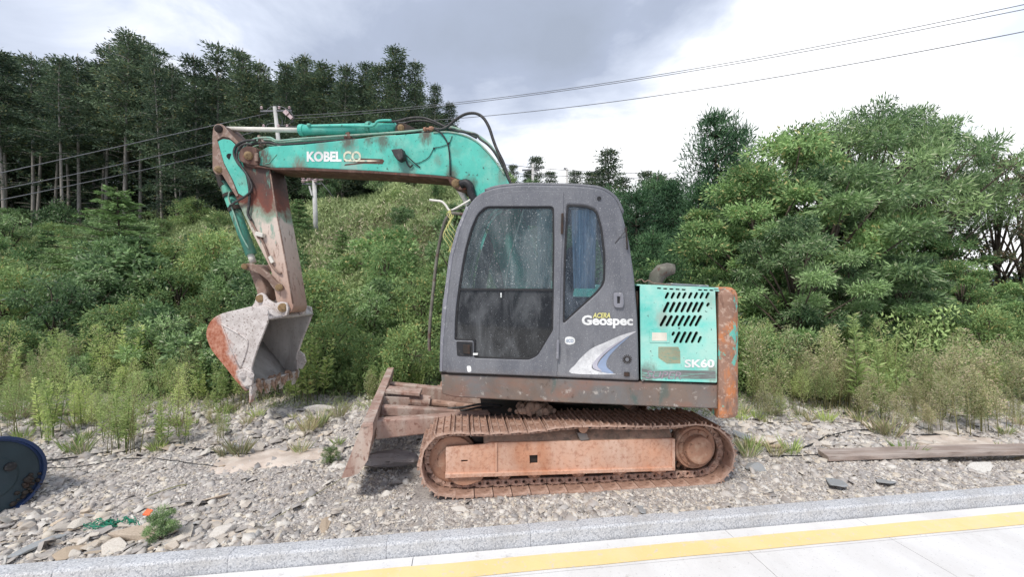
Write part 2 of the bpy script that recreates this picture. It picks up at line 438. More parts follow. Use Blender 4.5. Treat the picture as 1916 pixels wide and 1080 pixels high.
M['lf_forest'] = leaf_mat('dark_conifer_foliage', (0.034, 0.060, 0.042), (0.18, 0.255, 0.135), (0.20, 0.20, 0.08), 0.25, altp=0.95)
M['lf_pine'] = leaf_mat('pine_needles', (0.018, 0.055, 0.032), (0.10, 0.20, 0.085), None, 0.15)
M['lf_spruce'] = leaf_mat('young_fir_needles', (0.07, 0.125, 0.05), (0.21, 0.34, 0.13), None, 0.2)
M['lf_broad'] = leaf_mat('broadleaf_foliage', (0.045, 0.095, 0.045), (0.34, 0.50, 0.21), (0.42, 0.46, 0.30), 0.25, altp=0.95)
M['lf_broad2'] = leaf_mat('yellowish_broadleaf_foliage', (0.08, 0.15, 0.05), (0.38, 0.52, 0.20), (0.45, 0.38, 0.14), 0.25, altp=0.95)
M['lf_brown'] = leaf_mat('reddish_brown_foliage', (0.055, 0.075, 0.045), (0.24, 0.27, 0.15), (0.26, 0.16, 0.11), 0.25, altp=0.75)
M['lf_weed'] = leaf_mat('fresh_weed_leaves', (0.22, 0.32, 0.09), (0.55, 0.66, 0.26), (0.52, 0.50, 0.28), 0.35, altp=0.9)
M['lf_olive'] = leaf_mat('olive_weed_leaves', (0.21, 0.23, 0.10), (0.58, 0.58, 0.32), (0.55, 0.44, 0.33), 0.3, altp=0.75)
M['lf_slope'] = leaf_mat('dry_slope_herbs', (0.13, 0.19, 0.07), (0.50, 0.58, 0.27), (0.68, 0.60, 0.42), 0.3, altp=0.82)
M['lf_light'] = leaf_mat('light_green_broad_leaves', (0.065, 0.13, 0.045), (0.32, 0.50, 0.20), (0.5, 0.46, 0.2), 0.3, altp=0.95)
M['lf_under'] = leaf_mat('dark_undergrowth_leaves', (0.05, 0.10, 0.04), (0.32, 0.46, 0.18), (0.30, 0.32, 0.16), 0.25, altp=0.93)


def ground_mat():
    m, nt, b, out = new_mat('stony_ground')
    t = nd(nt, 'ShaderNodeTexCoord')
    g = nd(nt, 'ShaderNodeSeparateXYZ')
    nt.links.new(t.outputs['Object'], g.inputs[0])
    v = objvec(nt)
    base = mixc(nt, ramp01(nt, noise(nt, v, 1.3, 6, 0.6), 0.35, 0.65), (0.42, 0.38, 0.355), (0.60, 0.55, 0.50))
    base = mixc(nt, ramp01(nt, noise(nt, v, 45, 6, 0.7), 0.44, 0.60, 0, 0.8), base, (0.20, 0.18, 0.175))
    base = mixc(nt, ramp01(nt, noise(nt, v, 110, 3, 0.7), 0.55, 0.65, 0, 0.8), base, (0.58, 0.54, 0.50))
    soil = mixc(nt, noise(nt, v, 8, 5, 0.6), (0.05, 0.06, 0.03), (0.14, 0.13, 0.07))
    ex = mth(nt, 'ADD', g.outputs[1], mth(nt, 'MULTIPLY', noise(nt, v, 1.1, 4, 0.6), 1.2))
    c = mixc(nt, ramp01(nt, ex, 6.5, 7.3), base, soil)
    nt.links.new(c, b.inputs['Base Color'])
    b.inputs['Roughness'].default_value = 0.95
    b.inputs['Specular IOR Level'].default_value = 0.15
    bump(nt, b, noise(nt, v, 60, 6, 0.75), 1.0, 0.012)
    return m


def chip_mat(name, c0, c1, c2, c3):
    m, nt, b, out = new_mat(name)
    a = nd(nt, 'ShaderNodeAttribute', attribute_name='shade')
    r = nd(nt, 'ShaderNodeValToRGB')
    el = r.color_ramp.elements
    el[0].position = 0.0; el[0].color = (*c0, 1)
    el[1].position = 1.0; el[1].color = (*c3, 1)
    q = el.new(0.45); q.color = (*c1, 1)
    q = el.new(0.8); q.color = (*c2, 1)
    oi = nd(nt, 'ShaderNodeObjectInfo')
    src = mth(nt, 'FRACT', mth(nt, 'ADD', a.outputs['Fac'], oi.outputs['Random']), 0)
    nt.links.new(src, r.inputs[0])
    c = mixc(nt, ramp01(nt, noise(nt, objvec(nt), 14, 5, 0.7), 0.45, 0.65, 0, 0.5), r.outputs[0], (0.30, 0.23, 0.17))
    nt.links.new(c, b.inputs['Base Color'])
    b.inputs['Roughness'].default_value = 0.85
    b.inputs['Specular IOR Level'].default_value = 0.25
    bump(nt, b, noise(nt, objvec(nt), 70, 4, 0.7), 0.5, 0.004)
    return m


M['ground'] = ground_mat()
M['chips'] = chip_mat('slate_chips', (0.27, 0.26, 0.255), (0.46, 0.43, 0.405), (0.67, 0.64, 0.59), (0.58, 0.51, 0.41))
M['rock'] = chip_mat('loose_rock', (0.36, 0.345, 0.335), (0.52, 0.47, 0.41), (0.66, 0.61, 0.54), (0.58, 0.47, 0.35))
M['rock_grey'] = chip_mat('blue_grey_rock', (0.27, 0.30, 0.31), (0.33, 0.35, 0.36), (0.30, 0.33, 0.35), (0.36, 0.37, 0.37))
M['rock_tan'] = chip_mat('tan_rock', (0.45, 0.36, 0.26), (0.50, 0.40, 0.30), (0.55, 0.46, 0.37), (0.48, 0.39, 0.30))
M['rock_white'] = chip_mat('whitish_rock', (0.60, 0.57, 0.52), (0.64, 0.60, 0.55), (0.68, 0.66, 0.62), (0.6, 0.57, 0.5))
M['sand'] = worn('pale_sand', (0.55, 0.46, 0.39), [((0.64, 0.57, 0.50), 6, 0.45, 0.6, ISO, 0.7), ((0.35, 0.28, 0.23), 60, 0.56, 0.66, ISO, 0.5)], 0.95, bmp=0.5)
M['granite'] = worn('speckled_granite', (0.50, 0.51, 0.53), [((0.24, 0.25, 0.28), 85, 0.50, 0.58, ISO, 0.8), ((0.72, 0.72, 0.72), 95, 0.54, 0.60, ISO, 0.85), ((0.36, 0.33, 0.29), 2.5, 0.5, 0.7, ISO, 0.35)], 0.8, var=0.1, bmp=0.6, bscale=120)
M['concrete'] = worn('pale_concrete_paving', (0.72, 0.71, 0.70), [((0.58, 0.56, 0.54), 2.0, 0.45, 0.7, (1, .4, 1), 0.6), ((0.40, 0.39, 0.38), 70, 0.60, 0.68, ISO, 0.6), ((0.38, 0.34, 0.30), 9, 0.63, 0.72, ISO, 0.6)], 0.85, var=0.05, bmp=0.3)
M['joint'] = worn('dark_joint_filler', (0.20, 0.19, 0.18), [], 0.9)
M['yellow'] = worn('yellow_line_paint', (0.82, 0.62, 0.29), [((0.80, 0.66, 0.42), 4, 0.45, 0.7, ISO, 0.5), ((0.62, 0.58, 0.50), 26, 0.58, 0.64, ISO, 0.75)], 0.7, var=0.05, bmp=0.2)


# ------------------------------------------------------------------ object helpers
def props(o, label=None, cat=None, group=None, kind=None):
    if label: o['label'] = label
    if cat: o['category'] = cat
    if group: o['group'] = group
    if kind: o['kind'] = kind
    return o


def thing(name, loc, label, cat, group=None):
    o = bpy.data.objects.new(name, None)
    COL.objects.link(o)
    o.empty_display_size = 0.2
    o.location = loc
    WL[o.name] = Vector(loc)
    return props(o, label, cat, group)


WL = {}


def wloc(par):
    while par is not None:
        if par.name in WL:
            return WL[par.name]
        par = par.parent
    return Vector((0, 0, 0))


def link(name, me, mat, par=None, loc=None):
    o = bpy.data.objects.new(name, me)
    COL.objects.link(o)
    if mat is not None and not me.materials:
        me.materials.append(mat)
    if par is not None:
        o.parent = par
    if loc is not None:
        o.location = loc
    return o


def mesh_obj(name, verts, faces, mat, par=None, smooth=False, origin=None):
    """verts in world coordinates"""
    L = wloc(par) if par is not None else (Vector(origin) if origin is not None else Vector((0, 0, 0)))
    me = bpy.data.meshes.new(name)
    me.from_pydata([tuple(Vector(v) - L) for v in verts], [], faces)
    if smooth:
        me.polygons.foreach_set('use_smooth', [True] * len(me.polygons))
    me.update()
    o = link(name, me, mat, par)
    if par is None and origin is not None:
        o.location = L
    return o


class MB:
    def __init__(self):
        self.v, self.f = [], []

    def add(self, vs, fs):
        n = len(self.v)
        self.v += [Vector(a) for a in vs]
        self.f += [tuple(i + n for i in f) for f in fs]
        return self

    def tube(self, pts, r, n=8, caps=True):
        pts = [Vector(p) for p in pts]
        m = len(pts)
        rs = r if isinstance(r, (list, tuple)) else [r] * m
        vs, fs = [], []
        t0 = (pts[1] - pts[0]).normalized()
        a = t0.orthogonal().normalized()
        for i, p in enumerate(pts):
            t = (pts[min(i + 1, m - 1)] - pts[max(i - 1, 0)]).normalized()
            a = (a - t * a.dot(t)).normalized()
            b = t.cross(a)
            for j in range(n):
                an = 2 * PI * j / n
                vs.append(p + (a * math.cos(an) + b * math.sin(an)) * rs[i])
        for i in range(m - 1):
            for j in range(n):
                k = (j + 1) % n
                fs.append((i * n + j, i * n + k, (i + 1) * n + k, (i + 1) * n + j))
        if caps:
            fs.append(tuple(range(n))[::-1])
            fs.append(tuple((m - 1) * n + j for j in range(n)))
        return self.add(vs, fs)

    def beam(self, p0, p1, w, h, up=Vector((0, 0, 1)), w1=None, h1=None):
        p0, p1 = Vector(p0), Vector(p1)
        w1 = w if w1 is None else w1
        h1 = h if h1 is None else h1
        t = (p1 - p0).normalized()
        sd_ = t.cross(up).normalized()
        u = sd_.cross(t).normalized()
        vs = []
        for p, ww, hh in ((p0, w, h), (p1, w1, h1)):
            for a, b in ((-1, -1), (1, -1), (1, 1), (-1, 1)):
                vs.append(p + sd_ * a * ww / 2 + u * b * hh / 2)
        return self.add(vs, [(3, 2, 1, 0), (4, 5, 6, 7), (0, 1, 5, 4), (1, 2, 6, 5), (2, 3, 7, 6), (3, 0, 4, 7)])

    def disc(self, c0, c1, r, n=32, prof=None):
        """turned body from c0 to c1; prof: list of (fraction, radius)"""
        c0, c1 = Vector(c0), Vector(c1)
        prof = prof or [(0, r), (1, r)]
        return self.tube_prof([(c0.lerp(c1, f), q) for f, q in prof], (c1 - c0).normalized(), n)

    def tube_prof(self, rings, axis, n):
        a = axis.orthogonal().normalized()
        b = axis.cross(a)
        vs, fs = [], []
        for c, r in rings:
            for j in range(n):
                an = 2 * PI * j / n
                vs.append(c + (a * math.cos(an) + b * math.sin(an)) * r)
        for i in range(len(rings) - 1):
            for j in range(n):
                k = (j + 1) % n
                fs.append((i * n + j, i * n + k, (i + 1) * n + k, (i + 1) * n + j))
        fs.append(tuple(range(n))[::-1])
        fs.append(tuple((len(rings) - 1) * n + j for j in range(n)))
        return self.add(vs, fs)

    def build(self, name, mat, par=None, smooth=False, bevel=0, origin=None):
        o = mesh_obj(name, self.v, self.f, mat, par, smooth, origin)
        if bevel:
            bm = bmesh.new(); bm.from_mesh(o.data)
            bmesh.ops.bevel(bm, geom=[e_ for e_ in bm.edges if len(e_.link_faces) == 2 and e_.calc_face_angle(0) > 0.5],
                            offset=bevel, segments=2, affect='EDGES', profile=0.5)
            bm.to_mesh(o.data); bm.free()
        return o


def smooth_path(pts, k=6, closed=False):
    pts = [Vector(p) for p in pts]
    n = len(pts)
    out = []
    rng = range(n) if closed else range(n - 1)
    for i in rng:
        if closed:
            p0, p1, p2, p3 = pts[i - 1], pts[i], pts[(i + 1) % n], pts[(i + 2) % n]
        else:
            p0, p1, p2, p3 = pts[max(i - 1, 0)], pts[i], pts[i + 1], pts[min(i + 2, n - 1)]
        for j in range(k):
            t = j / k
            out.append(0.5 * ((2 * p1) + (p2 - p0) * t + (2 * p0 - 5 * p1 + 4 * p2 - p3) * t * t + (3 * p1 - p0 - 3 * p2 + p3) * t ** 3))
    if not closed:
        out.append(pts[-1])
    return out


def round_poly(poly, r, k=4):
    """round the corners of a pixel polygon; a point may carry its own radius (x, y, r)"""
    out = []
    n = len(poly)
    for i in range(n):
        c = Vector(poly[i][:2])
        rr = poly[i][2] if len(poly[i]) > 2 else r
        a = Vector(poly[i - 1][:2]) - c
        b = Vector(poly[(i + 1) % n][:2]) - c
        q = min(rr, a.length * 0.45, b.length * 0.45)
        if q < 0.3:
            out.append(tuple(c)); continue
        pa, pb = c + a.normalized() * q, c + b.normalized() * q
        for j in range(k + 1):
            t = j / k
            out.append(tuple(pa * (1 - t) ** 2 + c * 2 * t * (1 - t) + pb * t * t))
    return out


def curve_mesh(loops, half, bev, res=2):
    cu = bpy.data.curves.new('tmp', 'CURVE')
    cu.dimensions = '2D'
    cu.fill_mode = 'BOTH'
    for lp in loops:
        s = cu.splines.new('POLY')
        s.points.add(len(lp) - 1)
        for i, (a, b) in enumerate(lp):
            s.points[i].co = (a, b, 0, 1)
        s.use_cyclic_u = True
    bev = min(bev, half * 0.9)
    cu.extrude = half - bev
    cu.bevel_depth = bev
    cu.bevel_resolution = res - 1
    cu.offset = -bev
    o = bpy.data.objects.new('tmp', cu)
    COL.objects.link(o)
    me = conv(o)
    return me


def conv(o):
    dg = bpy.context.evaluated_depsgraph_get()
    me = bpy.data.meshes.new_from_object(o.evaluated_get(dg))
    cu = o.data
    bpy.data.objects.remove(o)
    bpy.data.curves.remove(cu)
    return me


def map_mesh(me, fn):
    n = len(me.vertices)
    a = np.empty(n * 3, dtype=np.float32)
    me.vertices.foreach_get('co', a)
    a = a.reshape(-1, 3)
    b = np.array([tuple(fn(*p)) for p in a.tolist()], dtype=np.float32)
    me.vertices.foreach_set('co', b.ravel())
    me.update()


def plate(name, fr, outer, holes, o0, o1, mat, par, ref=None, bev=0.006, r=0, hr=0, parts=None):
    """solid plate between offsets o0 and o1 of a frame; outline and holes in photo pixels at offset ref"""
    ref = o0 if ref is None else ref
    loops = [[fr.sz(p[0], p[1], ref) for p in (round_poly(outer, r) if (r or len(outer[0]) > 2) else outer)]]
    for h in holes:
        loops.append([fr.sz(p[0], p[1], ref) for p in (round_poly(h, hr) if hr else h)])
    me = curve_mesh(loops, abs(o1 - o0) / 2, bev)
    mid = (o0 + o1) / 2
    L = wloc(par) if par is not None else Vector((0, 0, 0))
    map_mesh(me, lambda x, y, z: fr.w(x, mid - z, y) - L)
    me.name = name
    return link(name, me, mat, par)


FONT_CACHE = {}


def lettering(name, text, fr, box, off, mat, par, bold=0.0, shear=0.0, skew=0.0):
    """raised lettering fitted to the pixel box (x0, y0, x1, y1) on a frame; skew = rise in pixels along the line"""
    cu = bpy.data.curves.new('tmp', 'FONT')
    cu.body = text
    cu.size = 1.0
    cu.extrude = 0.001
    cu.offset = bold
    cu.shear = shear
    cu.resolution_u = 3
    o = bpy.data.objects.new('tmp', cu)
    COL.objects.link(o)
    me = conv(o)
    co = np.empty(len(me.vertices) * 3, dtype=np.float32)
    me.vertices.foreach_get('co', co)
    co = co.reshape(-1, 3)
    x0, y0 = co[:, 0].min(), co[:, 1].min()
    x1, y1 = co[:, 0].max(), co[:, 1].max()
    L = wloc(par)

    def f(x, y, z):
        u, v = (x - x0) / (x1 - x0), (y - y0) / (y1 - y0)
        px = box[0] + u * (box[2] - box[0])
        py = box[3] + v * (box[1] - box[3]) - skew * u
        s, zz = fr.sz(px, py, off)
        return fr.w(s, off - z, zz) - L
    map_mesh(me, f)
    me.name = name
    return link(name, me, mat, par)


def tube(name, pts, r, mat, par, n=8, k=0):
    if k: pts = smooth_path(pts, k)
    return MB().tube(pts, r, n).build(name, mat, par, smooth=True)


# ================================================================== SETTING: ground, kerb, road
KA, KY = 0.135, 3.0            # back edge of the kerb: Y = KY + KA X
KL = math.hypot(1, KA)
KF = Frame(KY, KA)             # kerb frame: off < 0 towards the road

CTRL_A = [-3.0, -1.5, -1.0, -0.62, -0.35, -0.15, 0.0, 0.14, 0.30, 0.6, 1.5, 3.0]
CTRL_H = [3.2, 3.8, 4.4, 5.4, 6.6, 7.3, 6.6, 3.6, 1.2, 0.5, 0.3, 0.3]


def vnoise(x, y, sc, seed=0):
    x = np.asarray(x, float) * sc; y = np.asarray(y, float) * sc
    xi = np.floor(x).astype(int); yi = np.floor(y).astype(int)
    fx, fy = x - xi, y - yi
    fx = fx * fx * (3 - 2 * fx); fy = fy * fy * (3 - 2 * fy)

    def h(a, b):
        n = (a * 374761393 + b * 668265263 + seed * 1274126177) & 0x7fffffff
        n = ((n ^ (n >> 13)) * 1274126177) & 0x7fffffff
        return (n & 0xffff) / 65535.0
    return (h(xi, yi) * (1 - fx) + h(xi + 1, yi) * fx) * (1 - fy) + (h(xi, yi + 1) * (1 - fx) + h(xi + 1, yi + 1) * fx) * fy


def terrain(X, Y):
    X = np.asarray(X, float); Y = np.asarray(Y, float)
    a = X / np.maximum(Y, 1.0)
    H = np.interp(a, CTRL_A, CTRL_H)
    t = np.clip((Y - 6.2) / 16.5, 0, 1)
    t = t * t * (3 - 2 * t) * 0.45 + t * 0.55
    z = H * t + np.clip(Y - 24, 0, 40) * 0.05 * np.clip(-a + 0.3, 0, 1)
    v = (Y - KY - KA * X) / KL
    tv = (Y - 3.43 - 0.12 * X)
    tf = np.clip(np.minimum(tv + .35, 2.5 - tv) / .25, 0, 1) * np.clip(np.minimum(X + 1.15, 2.35 - X) / .3, 0, 1)
    z = z + 0.13 * np.clip((v - 1.5) / 1.2, 0, 1)
    amp = np.clip((v - 0.05) / 0.5, 0, 1) * 0.035 + np.clip((v - 1.6) / 1.0, 0, 1) * 0.05
    z = z + amp * (vnoise(X, Y, 1.3, 1) - 0.5) * 1.6 + np.clip(v / 0.3, 0, 1) * 0.022 * (vnoise(X, Y, 6.0, 2) - 0.5) * 1.6
    z = z + np.clip(v / 0.2, 0, 1) * 0.012 * (vnoise(X, Y, 19.0, 3) - 0.5)
    z = z + 0.7 * (vnoise(X, Y, 0.16, 4) - 0.5) * np.clip((Y - 8) / 8, 0, 1)
    return z * (1 - tf) + tf * (0.002 + 0.008 * (vnoise(X, Y, 5.0, 13) - .5)) - 0.014


def tz(x, y):
    return float(terrain(x, y))


def graded(a, b, near, step0, grow):
    out = [near]
    s = step0
    p = near
    while p < b:
        p += s
        out.append(min(p, b))
        if p > 7: s *= grow
    s = step0
    p = near
    while p > a:
        p -= s
        out.insert(0, max(p, a))
        if p < -7: s *= grow
    return np.array(out)


def build_ground():
    xs = graded(-400, 400, 0.0, 0.045, 1.16)
    vs = [0.0]
    s = 0.04
    while vs[-1] < 600:
        vs.append(vs[-1] + s)
        if vs[-1] > 3.2: s *= 1.12
    vs = np.array(vs)
    X, V = np.meshgrid(xs, vs)
    Yk = KY + KA * np.clip(X, -14, 14)
    Y = Yk + V
    Z = terrain(X, Y)
    Z[0, :] -= 0.05
    nx, ny = len(xs), len(vs)
    verts = np.stack([X.ravel(), Y.ravel(), Z.ravel()], 1)
    i, j = np.meshgrid(np.arange(nx - 1), np.arange(ny - 1))
    a = (j * nx + i).ravel()
    faces = np.stack([a, a + 1, a + nx + 1, a + nx], 1)
    me = bpy.data.meshes.new('stony_ground')
    me.vertices.add(len(verts)); me.vertices.foreach_set('co', verts.ravel())
    me.loops.add(faces.size); me.loops.foreach_set('vertex_index', faces.ravel().astype(np.int32))
    me.polygons.add(len(faces))
    me.polygons.foreach_set('loop_start', np.arange(0, faces.size, 4, dtype=np.int32))
    me.update(calc_edges=True)
    me.polygons.foreach_set('use_smooth', np.ones(len(faces), bool))
    o = link('stony_ground', me, M['ground'])
    props(o, kind='structure')


build_ground()

ROADZ = -0.092
KH = 0.0


def kline(x, off):
    """point on a line parallel to the kerb at plan offset"""
    return KF.w(x, off, 0)


kerb = bpy.data.objects.new('kerb', None); COL.objects.link(kerb); WL['kerb'] = Vector((0, 0, 0)); props(kerb, kind='structure')
kb = MB()
LEN = 0.9985
prof = [(0.0, -0.16), (0.0, 0.004), (-0.098, 0.004), (-0.110, -0.010), (-0.119, -0.16)]
vs = []
for x in (0, LEN):
    for o_, z in prof:
        vs.append(Vector((x, o_, z)))
n = len(prof)
fs = [(i, (i + 1) % n, n + (i + 1) % n, n + i) for i in range(n)] + [tuple(range(n))[::-1], tuple(range(n, 2 * n))]
me = bpy.data.meshes.new('kerb_stone'); me.from_pydata([tuple(v) for v in vs], [], fs)
bm = bmesh.new(); bm.from_mesh(me); bmesh.ops.bevel(bm, geom=bm.edges[:], offset=0.0025, segments=1, affect='EDGES'); bmesh.ops.recalc_face_normals(bm, faces=bm.faces[:]); bm.to_mesh(me); bm.free()
me.materials.append(M['granite'])
ang = math.atan(KA)
for i in range(-11, 13):
    o = bpy.data.objects.new('kerb_stone', me); COL.objects.link(o); o.parent = kerb
    p = KF.w(i * 1.0 + 0.12, 0, random.uniform(-0.002, 0.002))
    o.location = p; o.rotation_euler = (0, 0, ang + random.uniform(-.0015, .0015))

road = bpy.data.objects.new('road', None); COL.objects.link(road); WL['road'] = Vector((0, 0, 0)); props(road, kind='structure')
MB().add([KF.w(-14, -0.10, -0.15), KF.w(14, -0.10, -0.15), KF.w(14, -14, -0.15), KF.w(-14, -14, -0.15)], [(3, 2, 1, 0)]).build('road_base', M['joint'], road)


def slab(x0, x1, o0, o1, name):
    vs, fs = [], []
    vs = [KF.w(x0, o0, ROADZ), KF.w(x1, o0, ROADZ), KF.w(x1, o1, ROADZ), KF.w(x0, o1, ROADZ)]
    vs += [v + Vector((0, 0, -0.05)) for v in vs]
    return MB().add(vs, [(0, 1, 2, 3)[::-1], (0, 4, 5, 1)[::-1], (1, 5, 6, 2)[::-1], (2, 6, 7, 3)[::-1], (3, 7, 4, 0)[::-1]]).build(name, M['concrete'], road)


# long joint across the road seen right of the middle, the others one slab apart
jx = [-9.9, -7.6, -5.3, -3.0, -0.7, 1.62, 2.76, 5.1, 7.4, 9.7]
for a, b_ in zip(jx[:-1], jx[1:]):
    slab(a + 0.0025, b_ - 0.0025, -0.125, -0.395, 'gutter_slab')
for a, b_ in zip(jx[:-1:1], jx[1::1]):
    slab(a + 0.0025, b_ - 0.0025, -0.40, -4.9, 'road_slab')
slab(-9.9, 9.7, -4.905, -13.5, 'road_slab')
z = ROADZ + 0.004
ys = MB()
N = 60
for i in range(N):
    a, b_ = -9.9 + 19.6 * i / N, -9.9 + 19.6 * (i + 1) / N
    ja, jb = 0.004 * math.sin(i * 2.1), 0.004 * math.sin((i + 1) * 2.1)
    ys.add([KF.w(a, -0.225 + ja, z), KF.w(b_, -0.225 + jb, z), KF.w(b_, -0.375 + jb * .5, z), KF.w(a, -0.375 + ja * .5, z)], [(3, 2, 1, 0)])
o = ys.build('yellow_line', M['yellow']); props(o, kind='structure')


# ================================================================== EXCAVATOR
U = Frame(3.545, -0.17)        # near side of the upper works
T = Frame(3.43, 0.12)          # near side of the tracks
EX = thing('excavator', (0.45, 4.6, 0.0), 'old teal and grey crawler excavator with rusty tracks and raised arm, parked on the gravel', 'excavator')

# ---- deck and tail
plate('deck_frame', U, [(825, 701), (1343, 720), (1344, 766, 6), (1000, 752), (848, 744, 10), (827, 738, 6)], [], 0.02, 2.15, M['deck'], EX, bev=0.012)
plate('deck_lip', U, [(824, 697.5), (1197, 713.5), (1343, 718.5), (1343, 721.5), (1197, 716.5), (824, 701)], [], 0.03, 2.1, M['dark'], EX, bev=0.002)

# counterweight: plan curve swept upwards
sA, _ = U.sz(1344.5, 640, 0.0)
plan = [(0, 0.0), (0.07, -0.002), (0.105, 0.006), (0.135, 0.024), (0.160, 0.055), (0.180, 0.10), (0.197, 0.17), (0.235, 0.35), (0.27, 0.60), (0.29, 0.85), (0.295, 1.08)]
plan = plan + [(a, 2.16 - b) for a, b in plan[-2::-1]]
cw = MB()
levels = [(0.70, 0.030), (0.712, 0.010), (0.74, 0.0), (1.20, 0.0), (1.64, 0.0), (1.70, 0.006), (1.735, 0.025), (1.757, 0.06), (1.763, 0.10)]
rings = []
for z_, ins in levels:
    ring = []
    for a, b in plan:
        ca, cb = 0.0, 1.08
        dx_, dy_ = a - ca, b - cb
        l = math.hypot(dx_, dy_)
        ring.append(U.w(sA + max(0.0, a - ins * (0.3 + dx_ / l)), b - ins * dy_ / l, z_))
    rings.append(ring)
n = len(plan)
vs = [p for r_ in rings for p in r_]
fs = []
for i in range(len(rings) - 1):
    for j in range(n - 1):
        fs.append((i * n + j, i * n + j + 1, (i + 1) * n + j + 1, (i + 1) * n + j))
    fs.append((i * n + n - 1, i * n, (i + 1) * n, (i + 1) * n + n - 1))
fs.append(tuple(range(n))[::-1]); fs.append(tuple((len(rings) - 1) * n + j for j in range(n)))
cw.add(vs, fs)
cw.build('counterweight', M['cweight'], EX, smooth=False)

# ---- engine housing
hood_slots = []


def slot(x0, y0, x1, y1, w):
    """slanted slot with round ends: top centre to bottom centre"""
    a, b = Vector((x0, y0)), Vector((x1, y1))
    d = (b - a)
    if d.length < 0.01: d = Vector((0, 1))
    d.normalize(); nn = Vector((-d.y, d.x))
    out = []
    for c, s0 in ((b, 0), (a, PI)):
        for k in range(5):
            an = s0 + PI * k / 4
            out.append(tuple(c + nn * math.cos(an) * w + d * math.sin(an) * w))
    return out


def zz(x, y):
    return (1150 + x / 3.373, 480 + y / 3.373)


for k, xt in enumerate([337, 374, 411, 447, 484, 520, 556, 592]):
    a, b = zz(xt, 234), zz(xt - 12, 260); hood_slots.append(slot(*a, *b, 2.7))
for k, xt in enumerate([338, 376, 412, 449, 486, 521, 555]):
    a, b = zz(xt, 296), zz(xt - 24, 346); hood_slots.append(slot(*a, *b, 3.1))
hood_slots.append(slot(*zz(593, 300), *zz(587, 310), 2.8))
for k, xt in enumerate([322, 359, 396, 434, 471, 508, 543]):
    a, b = zz(xt, 381), zz(xt - 28, 434); hood_slots.append(slot(*a, *b, 3.1))
hood_slots.append(slot(*zz(373, 484), *zz(368, 494), 2.8))
for k, xt in enumerate([408, 445, 481, 518]):
    a, b = zz(xt, 484), zz(xt - 27, 540); hood_slots.append(slot(*a, *b, 3.1))
hood_slots.append(slot(*zz(543, 512), *zz(532, 540), 2.8))
for xt, yt in [(281, 201), (320, 204), (359, 206), (398, 208), (436, 210), (540, 212), (575, 213), (612, 214), (648, 216)]:
    a, b = zz(xt - 9, yt - 0.5), zz(xt + 9, yt + 0.5); hood_slots.append(slot(*a, *b, 1.3))
HD = plate('hood_side_panel', U, [(1197.5, 534.5, 3), (1338, 541, 4), (1341.5, 640, 30), (1341.5, 716.5, 3), (1199.5, 712, 3)], hood_slots, 0.0, 0.03, M['teal_hood'], EX, bev=0.0008)
plate('dark_slot_backing', U, [(1202, 540), (1337, 546), (1338, 712), (1204, 708)], [], 0.10, 0.5, M['dark'], EX)  # dark block added behind the slots, its colour standing for the shaded interior
# engine cover: roof slab with an upstand and far side wall
plate('engine_cover', U, [(1192, 532, 2), (1345, 538.5, 3), (1345, 541.5), (1192, 534.8)], [], 0.005, 2.12, M['teal_hood'], EX, bev=0.004)
plate('cover_ridge', U, [(1262, 529.5, 2), (1337, 533.5, 2), (1337, 537), (1262, 533.5)], [], 0.15, 1.6, M['cab_edge'], EX, ref=0.005, bev=0.004)
plate('far_body_panel', U, [(1000, 520), (1345, 541), (1345, 716), (1000, 704)], [], 2.08, 2.12, M['teal_hood'], EX, ref=0.005)
plate('far_tool_box', U, [(1000, 560), (1192, 566), (1192, 712), (1000, 704)], [], 1.42, 2.12, M['teal_mud'], EX, ref=0.005)
plate('bulkhead', U, [(1188, 545), (1196, 545), (1196, 712), (1188, 712)], [], 0.06, 2.1, M['dark'], EX, ref=0.005)
# decals
mk = plate('framed_sticker', U, [zz(222, 468), zz(345, 470), zz(347, 546), zz(222, 544)], [], -0.006, 0.001, M['teal_hood'], HD, bev=0.002, r=1)
plate('sticker', U, [zz(236, 480), zz(330, 482), zz(330, 534), zz(236, 533)], [], -0.008, -0.0065, M['sticker'], HD, bev=0.0002)
plate('worn_patch', U, [zz(276, 571), zz(402, 572), zz(414, 600), zz(416, 676), zz(330, 678), zz(276, 640)], [], -0.0015, 0.001, M['tan_d'], HD, bev=0.0002)
plate('decal_band', U, [zz(170, 704), zz(210, 716), zz(636, 722), zz(638, 778), zz(220, 768), zz(172, 790)], [], -0.0015, 0.001, M['band_d'], HD, bev=0.0002)
lettering('hood_lettering', 'SUPER', U, (*zz(196, 722), *zz(420, 770)), -0.003, M['outline_d'], HD, shear=0.25, skew=-2)
lettering('hood_lettering', 'SK60', U, (*zz(442, 650), *zz(630, 703)), -0.003, M['white'], HD, bold=0.035)
# exhaust and loose wire on the hood
tube('exhaust_pipe', [U.pt(1228, 545, 0.9), U.pt(1226, 530, 0.9), U.pt(1229, 518, 0.9), U.pt(1238, 508, 0.9), U.pt(1250, 504, 0.9), U.pt(1262, 503.5, 0.9)],
     [0.072, 0.075, 0.08, 0.08, 0.07, 0.05], M['exhaust'], EX, 14)
tube('hood_rope', [U.pt(1190, 527, .1), U.pt(1200, 523, .12), U.pt(1206, 528, .1), U.pt(1213, 525, .1), U.pt(1222, 530, .1), U.pt(1240, 532, .1), U.pt(1256, 533.5, .1)], 0.006, M['linkmat'], EX, 5, 4)

